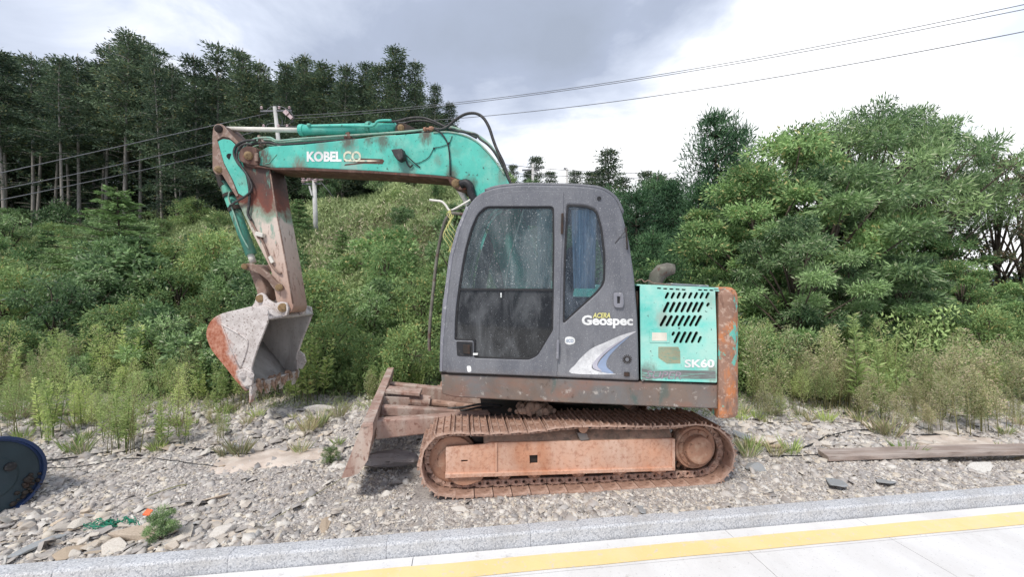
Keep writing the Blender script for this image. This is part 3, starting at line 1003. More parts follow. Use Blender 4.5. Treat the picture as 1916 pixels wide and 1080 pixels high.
# ---- cab
cab_out = [(823.5, 697), (825, 640, 20), (831, 560, 30), (841, 482, 30), (856, 428, 25), (873, 388, 14), (893, 363, 14), (925, 350, 25), (975, 345, 40), (1080, 347, 25), (1125, 352, 16),
           (1150, 368, 12), (1163, 396, 12), (1176, 445, 25), (1187, 520, 25), (1193.5, 600, 30), (1196, 713.5)]
door_out = [(835, 697), (836.5, 640, 20), (844.5, 556, 30), (854, 482, 20), (866, 436, 25), (884, 396, 16), (908, 369, 14), (940, 359, 20), (990, 355.5, 30), (1055, 358, 4), (1055, 390, 10), (1050, 520, 30),
            (1046, 640, 30), (1042, 705)]


def grow(poly, d):
    """push a pixel polygon outwards from its middle by about d pixels"""
    cx = sum(p[0] for p in poly) / len(poly); cy = sum(p[1] for p in poly) / len(poly)
    out = []
    n_ = len(poly)
    area = sum(poly[i][0] * poly[(i + 1) % n_][1] - poly[(i + 1) % n_][0] * poly[i][1] for i in range(n_))
    sg = 1 if area > 0 else -1
    for i in range(n_):
        p0, p1, p2 = Vector(poly[i - 1][:2]), Vector(poly[i][:2]), Vector(poly[(i + 1) % n_][:2])
        n1_ = Vector(((p1 - p0).y, -(p1 - p0).x)).normalized() * sg
        n2_ = Vector(((p2 - p1).y, -(p2 - p1).x)).normalized() * sg
        b = (n1_ + n2_); b = b / max(0.5, b.length_squared / 2 if b.length_squared > 0 else 1)
        q = p1 + b * d
        out.append((q.x, q.y) + tuple(poly[i][2:]))
    return out


door_hole = grow(door_out, 1.6)
qwin = [(1061, 383, 4), (1095, 384, 12), (1116, 392, 10), (1126, 425, 16), (1132.5, 482, 16), (1131, 530, 14), (1118, 547, 10), (1054, 605, 4), (1055.5, 490, 20)]
CAB = plate('cab_shell', U, cab_out, [round_poly(door_hole, 3), round_poly(qwin, 4)], 0.0, 0.05, M['cab'], EX, bev=0.016, r=4)
glass_hole = [(909, 386, 8), (1036.5, 386, 8), (1037.5, 450, 20), (1035, 618, 4), (1006, 666, 6), (990, 674, 6), (887, 670.5, 4), (886, 638, 4), (850.5, 637, 4), (852, 585, 20), (858, 538, 20),
              (868, 475, 20), (880, 430, 16), (893, 400, 10)]
DOOR = plate('cab_door', U, door_out, [round_poly(glass_hole, 4)], -0.008, 0.04, M['cab'], EX, ref=0.0, bev=0.006, r=3)
plate('cab_sill_dark', U, [(828, 690), (1190, 706), (1190, 712), (828, 696)], [], 0.06, 1.0, M['dark'], EX)
# black gasket between glass and door
plate('window_gasket', U, grow(glass_hole, 0.8), [round_poly(grow(glass_hole, -3.2), 3)], 0.006, 0.03, M['black'], DOOR, ref=0.0, bev=0.003, r=4)
plate('window_rail', U, [(857, 539.5), (1036, 540.5), (1036, 545), (857, 543.5)], [], 0.002, 0.03, M['black'], DOOR, ref=0.0, bev=0.003)
up = [(912, 388, 8), (1034, 388, 8), (1035, 450), (1033.5, 541), (860.5, 540), (869, 482), (884, 430), (895, 402, 6)]
plate('upper_door_glass', U, up, [], 0.016, 0.021, M['glass'], DOOR, ref=0.0, bev=0.001, r=4)
lo = [(859.5, 543), (1034, 544), (1033, 618), (1005, 664, 6), (990, 672, 6), (888, 669), (887, 637), (852, 635), (853.5, 585)]
plate('lower_door_glass', U, lo, [], 0.016, 0.021, M['glass_low'], DOOR, ref=0.0, bev=0.001)
plate('sliding_pane', U, [(980.5, 389), (1033, 389), (1032.5, 538), (945, 537), (957, 470), (969, 425)], [], 0.030, 0.034, M['glass'], DOOR, ref=0.0, bev=0.001)
tube('pane_edge', [U.pt(980.5, 389, .032), U.pt(970, 424, .032), U.pt(957, 470, .032), U.pt(949, 510, .032), U.pt(945, 538, .032)], 0.0065, M['rod'], DOOR, 6, 4)
plate('window_catch', U, [(936, 548, 1), (938.5, 548, 1), (938.5, 557, 1), (936, 557, 1)], [], 0.004, 0.015, M['white'], DOOR, ref=0.0, bev=0.001)
# door handle box
plate('handle_recess', U, [(853.5, 639, 3), (884, 640, 3), (884.5, 668, 3), (855, 666.5, 3)], [], -0.014, 0.0, M['black'], DOOR, bev=0.004)
plate('door_handle', U, [(866, 645, 1), (879, 645.5, 1), (879.5, 663, 1), (866.5, 662, 1)], [], -0.026, -0.010, M['dark'], DOOR, bev=0.003)
MB().beam(U.pt(861, 645, -.018), U.pt(861, 663, -.018), 0.006, 0.006).beam(U.pt(864.5, 645, -.018), U.pt(864.5, 663, -.018), 0.004, 0.004).build('handle_rib', M['cab_edge'], DOOR)
plate('scratched_mark', U, [(885, 661, 1), (895, 661, 1), (893, 665, 1), (885, 665, 1)], [], -0.0095, -0.006, M['white'], DOOR, bev=0.0002)
plate('worn_round_sticker', U, [(873, 685, 3), (881, 685, 3), (882, 696, 3), (875, 697, 3)], [], -0.0095, -0.006, M['white'], DOOR, bev=0.0002)
# hinges
for (x_, y0_, y1_) in ((1052, 400, 437), (1043.5, 637, 671)):
    h = MB().beam(U.pt(x_, y0_, -.022), U.pt(x_ - .8, y1_, -.022), 0.028, 0.016)
    h.disc(U.pt(x_ + 1, y0_ - 1, -.030), U.pt(x_ + .2, y1_ + 1, -.030), 0.009, 8)
    h.build('door_hinge', M['cab_edge'] if y0_ > 500 else M['dark'], DOOR, bevel=0.002)
# quarter window
plate('quarter_gasket', U, grow(qwin, 0.8), [round_poly(grow(qwin, -3), 4)], 0.004, 0.03, M['black'], CAB, ref=0.0, bev=0.003, r=4)
plate('quarter_glass', U, grow(qwin, -2), [], 0.014, 0.019, M['glass_q'], CAB, ref=0.0, bev=0.001, r=4)
# front edge of the cab, light on its rounding painted in paler grey
plate('front_pillar_edge', U, [(822, 696), (823.5, 640, 20), (829.5, 560, 30), (839.5, 482, 30), (854.5, 427, 25), (872, 385, 10), (877, 388, 4), (861, 428, 25), (847, 482, 30), (837, 560, 30), (829.5, 640, 20), (828, 696)],
      [], -0.006, 0.06, M['cab_edge'], CAB, bev=0.006)
# roof, back and front of the cab as curved sheets
outl = round_poly(cab_out, 4)
oi = 0


def strip(name, pts, o0, o1, th, mat, par, fr=U, ref=0.0, nseg=4, crown=0.0, lift=0.0):
    """sheet following a pixel polyline, from offset o0 to o1, with a thickness"""
    sz = [fr.sz(p[0], p[1], ref) for p in pts]
    m_ = len(sz)
    nr = []
    for i in range(m_):
        a, b = sz[max(i - 1, 0)], sz[min(i + 1, m_ - 1)]
        t = Vector((b[0] - a[0], b[1] - a[1])).normalized()
        nr.append(Vector((t.y, -t.x)))
    vs, fs = [], []
    for L_ in (0, 1):
        for i in range(m_):
            for k in range(nseg + 1):
                f = k / nseg
                bulge = crown * math.sin(PI * f)
                s = sz[i][0] + nr[i].x * (L_ * th + lift) - nr[i].x * bulge
                z_ = sz[i][1] + nr[i].y * (L_ * th + lift) - nr[i].y * bulge
                vs.append(fr.w(s, o0 + (o1 - o0) * f, z_))
    w_ = nseg + 1
    for L_ in (0, 1):
        base = L_ * m_ * w_
        for i in range(m_ - 1):
            for k in range(nseg):
                q = (base + i * w_ + k, base + i * w_ + k + 1, base + (i + 1) * w_ + k + 1, base + (i + 1) * w_ + k)
                fs.append(q if L_ else q[::-1])
    for i in range(m_ - 1):
        for k in (0, nseg):
            a, b = i * w_ + k, (i + 1) * w_ + k
            fs.append((a, b, b + m_ * w_, a + m_ * w_) if k else (b, a, a + m_ * w_, b + m_ * w_))
    for k in range(nseg):
        fs.append((k, k + 1, k + 1 + m_ * w_, k + m_ * w_))
        q = (m_ - 1) * w_ + k
        fs.append((q + 1, q, q + m_ * w_, q + 1 + m_ * w_))
    return mesh_obj(name, vs, fs, mat, par, smooth=True)


roofp = [p for p in outl if p[1] < 400 and 905 < p[0]]
roofp = sorted(roofp, key=lambda p: p[0])
backp = [(1160, 392), (1170, 425), (1180, 480), (1187, 530), (1191, 600), (1193, 712)]
frontp = sorted([p for p in outl if p[0] < 906], key=lambda p: p[1])
strip('cab_roof', roofp, 0.045, 0.98, -0.03, M['cab'], CAB, crown=0.01)
strip('cab_back_wall', backp, 0.045, 0.98, 0.03, M['cab'], CAB)
MB().beam(U.pt(985, 344, .35), U.pt(985, 342, .35), 0.09, 0.12).build('roof_vent', M['cab_edge'], CAB)
# windscreen glass with a bottom apron
scr = [p for p in frontp if p[1] < 600]
apr = [(831.5, 560), (828, 600), (826, 640), (825, 697)]
strip('windscreen', scr, 0.06, 0.97, 0.006, M['glass'], CAB)
strip('front_apron', apr, 0.05, 0.98, 0.03, M['cab'], CAB)
# far side of the cab with its window
fwin = [(905, 390, 8), (1120, 388, 12), (1140, 480, 12), (1145, 560, 8), (858, 560, 8), (872, 470, 20)]
plate('far_cab_side', U, cab_out, [round_poly(fwin, 6)], 0.98, 1.02, M['cab'], CAB, ref=0.0, bev=0.01, r=4)
plate('far_window_glass', U, grow(fwin, -1), [], 0.995, 1.0, M['glass'], CAB, ref=0.0, bev=0.001)
plate('far_window_bar', U, [(1004, 388), (1010, 388), (1010, 562), (1004, 562)], [], 0.975, 1.01, M['black'], CAB, ref=0.0, bev=0.003)
plate('cab_floor', U, [(830, 690), (1190, 706), (1190, 698), (830, 682)], [], 0.05, 0.98, M['dark'], CAB, ref=0.0)
# inside: seat, levers, curtains
ST = plate('operator_seat', U, [(985, 610, 6), (1060, 612, 6), (1062, 590, 4), (1085, 480, 8), (1075, 455, 8), (1060, 460, 8), (1040, 570, 8), (990, 585, 6)], [], 0.28, 0.72, M['seat'], EX, ref=0.1, bev=0.03)
plate('seat_base', U, [(1000, 612), (1060, 614), (1062, 690), (996, 688)], [], 0.33, 0.67, M['dark'], EX, ref=0.1)
for off, x_ in ((0.25, 950), (0.75, 945)):
    b = MB().tube([U.pt(x_, 640, off), U.pt(x_ - 4, 600, off), U.pt(x_ - 8, 565, off)], 0.012, 8)
    b.tube_prof([(U.pt(x_ - 8, 568, off), 0.015), (U.pt(x_ - 8.5, 560, off), 0.026), (U.pt(x_ - 9, 552, off), 0.018)], Vector((0, 0, 1)), 10)
    b.build('control_lever', M['black'], EX, smooth=True)
    plate('lever_console', U, [(940, 640, 4), (1040, 640, 4), (1040, 690), (955, 686)], [], off - 0.08, off + 0.08, M['seat'], EX, ref=0.1, bev=0.02)


def curtain(name, x0, x1, y0, y1, off, mat, waves, amp=0.02):
    vs, fs = [], []
    m_ = 40
    for i in range(m_ + 1):
        u = i / m_
        for j in range(5):
            v = j / 4
            px = x0 + (x1 - x0) * u + (u - 0.5) * 8 * (1 - v)
            p = U.pt(px, y0 + (y1 - y0) * v, off + amp * math.sin(u * waves * 2 * PI + v * 0.6) + amp * .4 * math.sin(u * 17))
            vs.append(p)
    for i in range(m_):
        for j in range(4):
            fs.append((i * 5 + j, (i + 1) * 5 + j, (i + 1) * 5 + j + 1, i * 5 + j + 1))
    return mesh_obj(name, vs, fs, mat, EX, smooth=True)


curtain('side_curtain', 1073, 1113, 392, 540, 0.09, M['curtain'], 4)
curtain('side_curtain', 1008, 1030, 392, 545, 0.16, M['curtain'], 3, 0.012)
tube('curtain_cord', [U.pt(972, 428, .06), U.pt(990, 436, .06), U.pt(1005, 447, .06), U.pt(1014, 462, .06), U.pt(1022, 480, .06), U.pt(1024, 505, .06)], 0.004, M['rod'], EX, 5, 4)
# decals and fittings on the rear quarter
CW = -0.002
sw = [(1069, 699), (1077, 682), (1090, 667), (1108, 652), (1135, 640), (1162, 628), (1191, 620), (1168, 634), (1145, 648), (1124, 664), (1110, 680), (1108, 690), (1122, 696), (1152, 701)]
plate('swoosh_decal', U, smooth2 := [tuple(p.xy) for p in smooth_path([Vector((a, b, 0)) for a, b in sw], 4, True)], [], CW, 0.001, M['swoosh'], CAB, bev=0.0002)
sw2 = [(1125, 696), (1118, 686), (1124, 674), (1140, 657), (1158, 643), (1178, 629), (1160, 646), (1144, 662), (1135, 676), (1136, 688), (1148, 699)]
plate('swoosh_shadow_decal', U, [tuple(p.xy) for p in smooth_path([Vector((a, b, 0)) for a, b in sw2], 4, True)], [], CW - .001, 0.001, M['blue_d'], CAB, bev=0.0002)
sw3 = [(1112, 691), (1109, 682), (1118, 670), (1134, 655), (1152, 643), (1170, 633), (1150, 648), (1132, 662), (1120, 676), (1118, 686), (1126, 695)]
plate('swoosh_edge_decal', U, [tuple(p.xy) for p in smooth_path([Vector((a, b, 0)) for a, b in sw3], 4, True)], [], CW - .002, 0.001, M['lav_d'], CAB, bev=0.0002)
lettering('cab_lettering', 'Geospec', U, (1088.5, 590, 1184.5, 614), CW - 0.001, M['white'], CAB, bold=0.04, skew=-1)
lettering('cab_lettering', 'ACERA', U, (1109, 585.5, 1142, 595.5), CW - 0.004, M['yellow_d'], CAB, bold=0.03, shear=0.2)
plate('round_badge', U, [(1057, 632, 6), (1066, 629.5, 4), (1076, 633, 6), (1076, 643, 6), (1066, 646, 5), (1057, 643, 6)], [], CW, 0.001, M['white'], CAB, bev=0.0002)
lettering('badge_lettering', 'ECO', U, (1060, 635, 1073, 641), CW - 0.001, M['blue_d'], CAB, bold=0.02)
plate('faded_patch', U, [(1082, 613), (1104, 614), (1104, 640), (1082, 639)], [], -0.0012, 0.001, M['lav_d'], CAB, bev=0.0002) if False else None
b = MB()
for k in range(14):
    an = 2 * PI * k / 14
    a1, b1 = 1173.5 + 9 * math.cos(an), 673 + 9 * math.sin(an)
    a2, b2 = 1173.5 + 4 * math.cos(an + .6), 673 + 4 * math.sin(an + .6)
    b.tube([U.pt(a1, b1, -.001), U.pt(a2, b2, -.001)], 0.0035, 4)
b.build('scratched_round_mark', M['dark'], CAB)
plate('latch_plate', U, [(1148, 548, 4), (1166, 548, 4), (1168, 570, 3), (1165, 577, 3), (1151, 576, 3), (1148, 570, 3)], [[(1155, 555), (1160, 555), (1160, 568), (1155, 568)]], -0.022, 0.0, M['cab_edge'], CAB, bev=0.006)
plate('latch_slot', U, [(1153, 553), (1162, 553), (1162, 570), (1153, 570)], [], -0.010, 0.002, M['black'], CAB, bev=0.001)
g = MB().tube([U.pt(1171.5, 428, 0.0), U.pt(1171.5, 428, -.03), U.pt(1173.5, 464, -.03), U.pt(1173.5, 464, 0.0)], 0.007, 8)
g.beam(U.pt(1171.5, 425, -.004), U.pt(1171.6, 433, -.004), 0.02, 0.01).beam(U.pt(1173.4, 459, -.004), U.pt(1173.6, 467, -.004), 0.02, 0.01)
g.build('grab_bar', M['dark'], CAB)
MB().disc(U.pt(1121, 371, -.012), U.pt(1121, 371, .01), 0.017, 16).build('rubber_plug', M['black'], CAB, bevel=0.003)
plate('corner_bracket', U, [(1168, 697, 1), (1178, 697, 1), (1178, 705, 1), (1168, 705, 1)], [], -0.012, 0.0, M['dark'], CAB, bev=0.003)
# tie wire from the grab bar to the shell
tube('tie_wire', [U.pt(1151, 455, -.004), U.pt(1160, 444, -.006), U.pt(1171, 432, -.03)], 0.0025, M['dark'], EX, 4, 3)
# handrail at the cab front
tube('handrail', [U.pt(804, 657, .30), U.pt(803, 640, .30), U.pt(805, 600, .30), U.pt(810, 550, .30), U.pt(818, 480, .30), U.pt(829, 425, .30), U.pt(838, 405, .30), U.pt(846, 399, .30), U.pt(872, 402, .30)],
     0.016, M['exhaust'], EX, 8, 5)
tube('mirror_stalk', [U.pt(804, 374, .30), U.pt(812, 375, .30), U.pt(826, 377, .30), U.pt(834, 384, .30), U.pt(842, 394, .30), U.pt(856, 388, .30), U.pt(880, 374, .30)], 0.011, M['rod'], EX, 8, 5)
b = MB()
for k in range(5):
    q = [U.pt(843 - k, 392 + k, .28)]
    for j in range(7):
        q.append(U.pt(836 + k * 3 + 7 * math.sin(j * 1.3 + k), 400 + j * 11 + k * 2, .28 + .02 * math.sin(j + k)))
    b.tube(smooth_path(q, 4), 0.0035, 4)
b.build('loose_yellow_wires', M['yellow_d'], EX)
tube('wire_to_cab', [U.pt(842, 394, .29), U.pt(856, 392, .3), U.pt(870, 388, .3), U.pt(884, 377, .3)], 0.006, M['hose'], EX, 6, 4)

# ---- boom
O1, O2 = 0.95, 1.25


def add_stains(m_, spots, z_dirt=None):
    """rust and grease stains at given places of a painted part: (px, py, offset, radius, colour, strength)"""
    nt_ = m_.node_tree
    b_ = next(n_ for n_ in nt_.nodes if n_.type == 'BSDF_PRINCIPLED')
    src = b_.inputs['Base Color'].links[0].from_socket
    tcn = nd(nt_, 'ShaderNodeTexCoord')
    nz_ = noise(nt_, objvec(nt_, (1, 1, .45)), 24, 8, .75)
    for px, py, off, rad, col_, amt in spots:
        p_ = U.pt(px, py, off) - EX.location
        ds = nd(nt_, 'ShaderNodeVectorMath', operation='SUBTRACT'); ds.inputs[1].default_value = p_
        nt_.links.new(tcn.outputs['Object'], ds.inputs[0])
        sc_ = nd(nt_, 'ShaderNodeVectorMath', operation='MULTIPLY'); sc_.inputs[1].default_value = (1.2, 1.0, .8)
        nt_.links.new(ds.outputs[0], sc_.inputs[0])
        ln_ = nd(nt_, 'ShaderNodeVectorMath', operation='LENGTH'); nt_.links.new(sc_.outputs[0], ln_.inputs[0])
        f_ = ramp01(nt_, ln_.outputs['Value'], 0, rad, .62, 0)
        f_ = mth(nt_, 'ADD', f_, mth(nt_, 'SUBTRACT', nz_, .5))
        f_ = ramp01(nt_, f_, .16, .50, 0, amt)
        src = mixc(nt_, f_, src, col_)
    if z_dirt:
        sp_ = nd(nt_, 'ShaderNodeSeparateXYZ'); nt_.links.new(tcn.outputs['Object'], sp_.inputs[0])
        f_ = ramp01(nt_, mth(nt_, 'ADD', sp_.outputs[2], mth(nt_, 'MULTIPLY', nz_, z_dirt[2])), z_dirt[0], z_dirt[1], z_dirt[4], 0)
        src = mixc(nt_, f_, src, z_dirt[3])
    nt_.links.new(src, b_.inputs['Base Color'])


BR, GR = (0.10, 0.055, 0.04), (0.16, 0.24, 0.19)
M['boom_paint'] = M['teal'].copy(); M['boom_paint'].name = 'stained_teal_boom_paint'
add_stains(M['boom_paint'], [(652, 264, O1, .20, BR, .85), (716, 262, O1, .17, BR, .8), (797, 251, O1, .17, BR, .9), (492, 284, O1, .17, BR, .9), (500, 312, O1, .22, BR, .85),
                             (560, 318, O1, .22, (0.20, 0.11, 0.08), .8), (660, 312, O1, .30, (0.30, 0.42, 0.36), .7), (760, 326, O1, .26, GR, .7), (845, 328, O1, .15, BR, .8),
                             (880, 345, O1, .16, BR, .7), (940, 330, O1, .14, GR, .8), (820, 300, O1, .10, GR, .6), (600, 274, O1, .16, GR, .6), (690, 258, O1, .12, BR, .7)])
add_stains(M['cab'], [], (0.95, 1.16, .22, (0.17, 0.125, 0.10), .75))
add_stains(M['teal_hood'], [(1215, 700, 0, .14, (0.14, 0.15, 0.13), .8), (1330, 560, 0, .10, (0.30, 0.42, 0.34), .7), (1240, 596, 0, .12, (0.32, 0.40, 0.34), .8), (1335, 700, 0, .12, (0.20, 0.15, 0.11), .7), (1270, 545, 0, .2, (0.45, 0.60, 0.52), .6)])
boom = [(482, 308, 4), (482, 284, 4), (501, 274), (568, 270), (642, 262), (726, 253.5), (811, 246.5), (839, 245.5), (867, 251), (890, 262), (910, 280), (928, 302), (944, 326), (956, 350), (985, 420), (1010, 520), (1015, 600), (960, 610),
        (935, 500), (905, 410), (884, 366), (876, 348), (862, 337), (845, 331), (811, 328), (698, 320), (574, 314), (507, 314)]
BM = plate('boom', U, boom, [], O1, O2, M['boom_paint'], EX, bev=0.008)
plate('boom_bottom_flange', U, [(478, 309), (507, 315.5), (574, 315), (698, 321), (811, 328.5), (845, 332), (862, 338), (874, 349), (866, 352), (856, 342), (843, 336.5), (811, 333), (698, 325.5), (574, 320), (520, 319), (480, 313)], [], O1 - 0.03, O2 + 0.03, M['brownrust'], BM, ref=O1, bev=0.003)
# strip weld along the top edge
tube('top_weld', [U.pt(x_, y_, O1 - .004) for x_, y_ in ((811, 248), (839, 247), (867, 252.5), (890, 263.5), (910, 281.5), (928, 303.5), (944, 327))], 0.010, M['pipe'], BM, 6, 4)
# boom nose fork and pin
plate('boom_nose', U, [(449, 291, 10), (456, 278, 8), (470, 274, 8), (484, 278, 4), (486, 312, 4), (470, 310, 8), (452, 303, 8)], [], O1 - 0.035, O2 + 0.035, M['brownrust'], BM, ref=O1, bev=0.01)
MB().disc(U.pt(465, 291, O1 - .075), U.pt(465, 291, O2 + .075), 0.052, 20, [(0, .03), (.02, .05), (.12, .052), (.12, .035), (.88, .035), (.88, .052), (.98, .05), (1, .03)]).build('nose_pin', M['pin'], BM, smooth=False)
plate('nose_lug', U, [(476, 286, 1), (482, 286, 1), (482, 301, 1), (476, 301, 1)], [], O1 - 0.05, O1 - 0.03, M['linkmat'], BM, bev=0.003)
lettering('boom_lettering', 'KOBEL', U, (574, 283, 639, 302.5), O1 - 0.003, M['white'], BM, bold=0.045)
lettering('boom_lettering', 'CO', U, (642, 282.5, 675.5, 303), O1 - 0.0035, M['cream'], BM, bold=0.03)
plate('scraped_decal', U, [(643, 298.5), (668, 297), (674, 296), (716, 297.5), (719, 301), (716, 307), (680, 306), (644, 310), (646, 307), (672, 304), (644, 302.5)], [], O1 - 0.0015, O1 + 0.001, M['brownrust'], BM, ref=O1, bev=0.0002)
plate('scraped_decal', U, [(650, 299.4), (690, 299.6), (712, 300.6), (690, 302.4), (650, 302.2)], [], O1 - 0.003, O1 + 0.001, M['cream'], BM, ref=O1, bev=0.0002)
tube('scratch_mark', [U.pt(497, 306, O1 - .002), U.pt(504, 305.5, O1 - .002), U.pt(510, 298, O1 - .002), U.pt(518, 289, O1 - .002)], 0.006, M['teal_mud'], BM, 5)
# work lamp with hanging cable
wlm = plate('work_lamp', U, [(739, 285, 2), (746, 284, 2), (759, 283, 2), (762, 293, 2), (762, 301, 2), (752, 306, 2), (746, 299, 2)], [], O1 - 0.11, O1 - 0.01, M['hose'], EX, ref=O1, bev=0.012)
b = MB()
b.tube(smooth_path([U.pt(760, 290, O1 - .04), U.pt(768, 298, O1 - .03), U.pt(777, 306, O1 - .02), U.pt(786, 313, O1 - .01)], 4), 0.007, 6)
b.tube(smooth_path([U.pt(777, 306, O1 - .01), U.pt(790, 302, O1 - .008), U.pt(803, 293, O1 - .008), U.pt(812, 278, O1 - .008), U.pt(826, 274, O1 - .008), U.pt(840, 268, O1 - .008), U.pt(846, 254, O1 - .008)], 4), 0.004, 5)
b.tube(smooth_path([U.pt(760, 300, O1 - .04), U.pt(763, 308, O1 - .03), U.pt(768, 312, O1 - .02), U.pt(772, 308, O1 - .02)], 4), 0.010, 6)
b.build('lamp_cable', M['black'], EX, smooth=True)
for x_, y_ in ((812, 277.5), (840, 267.5)):
    MB().disc(U.pt(x_, y_, O1 - .02), U.pt(x_, y_, O1), 0.012, 8).build('cable_clip', M['black'], EX)
# lug and head of the boom cylinder
plate('cylinder_lug', U, [(838, 333, 4), (868, 338, 6), (880, 352, 6), (866, 358, 8), (848, 352, 10), (842, 342, 6)], [], O1 - 0.03, O2 + 0.03, M['brownrust'], BM, ref=O1, bev=0.01)
MB().disc(U.pt(853, 343, O1 - .06), U.pt(853, 343, O2 + .06), 0.05, 18, [(0, .028), (.02, .048), (.1, .05), (.1, .03), (.9, .03), (.9, .05), (1, .05)]).build('cylinder_pin', M['pin'], BM)
tube('boom_cylinder_rod', [U.pt(856, 346, 1.1), U.pt(868, 368, 1.1), U.pt(885, 402, 1.1)], [0.045, 0.035, 0.035], M['rod'], EX, 14)
tube('boom_cylinder_tube', [U.pt(884, 400, 1.1), U.pt(948, 560, 1.1), U.pt(965, 640, 1.1)], 0.065, M['teal'], EX, 16)
tube('boom_cylinder_hose', [U.pt(862, 345, O1 - .04), U.pt(872, 342, O1 - .05), U.pt(880, 350, O1 - .05), U.pt(882, 362, O1 - .04), U.pt(888, 376, O1 - .03)], 0.045, M['black'], EX, 10, 4)
# arm cylinder on the boom
AC = tube('arm_cylinder_tube', [U.pt(563, 243.5, 1.1), U.pt(740, 239.5, 1.1)], 0.064, M['teal'], EX, 20)
tube('arm_cylinder_rod', [U.pt(414, 241, 1.1), U.pt(565, 243.5, 1.1)], 0.031, M['rod'], EX, 14)
MB().disc(U.pt(562, 243.5, 1.1), U.pt(570, 243.4, 1.1), 0.074, 20, [(0, .055), (.1, .072), (1, .072)]).build('gland_nut', M['teal'], EX)
plate('cylinder_anchor', U, [(738, 252, 4), (740, 232, 6), (750, 228, 6), (762, 232, 6), (790, 246, 4), (792, 252, 4)], [], 1.0, 1.2, M['dark'], BM, ref=1.0, bev=0.01)
MB().disc(U.pt(750, 239, .97), U.pt(750, 239, 1.23), 0.04, 16, [(0, .02), (.04, .04), (.96, .04), (1, .02)]).build('anchor_pin', M['pin'], BM)
tube('cylinder_top_pipe', [U.pt(578, 236, 1.04), U.pt(640, 235, 1.02), U.pt(690, 236, 1.0), U.pt(700, 234, 1.0), U.pt(706, 227, 1.0), U.pt(716, 225, 1.0), U.pt(732, 225, 1.0)], 0.014, M['teal'], EX, 8, 5)
MB().disc(U.pt(688, 239.5, 1.08), U.pt(694, 239.5, 1.08), 0.078, 12).build('pipe_clamp', M['teal_mud'], EX)
MB().disc(U.pt(576, 234, 1.03), U.pt(581, 234, 1.03), 0.022, 8).build('pipe_clamp', M['teal_mud'], EX)
# hydraulic pipes along the boom
for k, (ya, yb, off, mt) in enumerate(((0, 0, 1.00, 'pipe'), (4, 0, 1.12, 'pipe'), (9, 9, 0.98, 'hose'), (14, 6, 1.05, 'pipe'))):
    pts = [(452, 284 + ya * .6), (462, 268 + ya), (480, 259 + ya), (505, 257.5 + ya), (520, 263 + ya * .8), (560, 259.5 + ya), (640, 254 + ya * .9), (700, 250.5 + yb), (760, 246 + yb), (800, 242 + yb * .5), (812, 240)]
    tube('hydraulic_pipe', [U.pt(x_, y_, off - (.02 if k == 0 else 0)) for x_, y_ in pts], 0.013 if k != 3 else 0.010, M[mt], EX, 8, 5)
MB().beam(U.pt(486, 254, 1.02), U.pt(489, 276, 1.02), 0.05, 0.03).build('pipe_bracket', M['linkmat'], BM, bevel=0.004)
MB().beam(U.pt(489, 258, 1.0), U.pt(497, 272, 1.0), 0.03, 0.02).build('pipe_bracket', M['linkmat'], BM, bevel=0.004)
MB().beam(U.pt(583, 256, 1.0), U.pt(583, 270, 1.0), 0.03, 0.03).build('pipe_post', M['pipe'], BM)
MB().beam(U.pt(780, 244, 1.0), U.pt(780, 252, 1.0), 0.03, 0.03).build('pipe_post', M['pipe'], BM)
b = MB()
b.disc(U.pt(645, 258, .99), U.pt(658, 255, .99), 0.032, 8, [(0, .02), (.15, .034), (.4, .022), (.6, .036), (.85, .03), (1, .018)])
b.disc(U.pt(645, 262, 1.06), U.pt(660, 259, 1.06), 0.03, 8, [(0, .02), (.2, .034), (.5, .022), (.7, .036), (1, .018)])
b.beam(U.pt(651, 248, 1.0), U.pt(653, 268, 1.0), 0.03, 0.05)
b.build('pipe_coupling', M['brownrust'], EX)
b = MB()
b.disc(U.pt(792, 242, .97), U.pt(812, 240, .97), 0.022, 8, [(0, .014), (.1, .026), (.25, .026), (.3, .016), (.55, .016), (.6, .028), (.85, .028), (.9, .016), (1, .016)])
b.build('hose_fitting', M['hub'], EX)
# big hoses
for k, pts in enumerate(([(812, 240), (825, 242), (838, 236), (855, 222), (872, 213), (890, 212), (904, 220), (915, 238), (923, 262), (930, 280), (942, 305), (950, 330), (958, 350)],
                         [(716, 225), (740, 227), (765, 221), (790, 220), (812, 227), (835, 238), (850, 244), (872, 248), (892, 258)],
                         [(752, 232), (775, 226), (800, 227), (820, 234), (840, 242), (862, 246)])):
    tube('hydraulic_hose', [U.pt(x_, y_, 1.0 + .05 * k) for x_, y_ in pts], 0.017 if k == 0 else 0.014, M['hose'], EX, 8, 5)
tube('over_boom_pipe', [U.pt(x_, y_, 1.1) for x_, y_ in ((840, 238), (852, 240), (868, 246), (886, 250), (900, 258), (918, 274), (934, 298), (948, 325), (956, 348))], 0.018, M['pipe'], EX, 8, 5)
tube('over_boom_hose', [U.pt(x_, y_, 1.0) for x_, y_ in ((868, 247), (880, 249), (892, 252), (898, 260), (914, 272), (930, 292), (946, 322), (956, 346))], 0.012, M['hose'], EX, 8, 5)
tube('cable_over_boom', [U.pt(x_, y_, O1 - .02) for x_, y_ in ((812, 241), (822, 246), (831, 256), (838, 270), (841, 290), (842, 310), (842, 328))], 0.009, M['black'], EX, 6, 5)

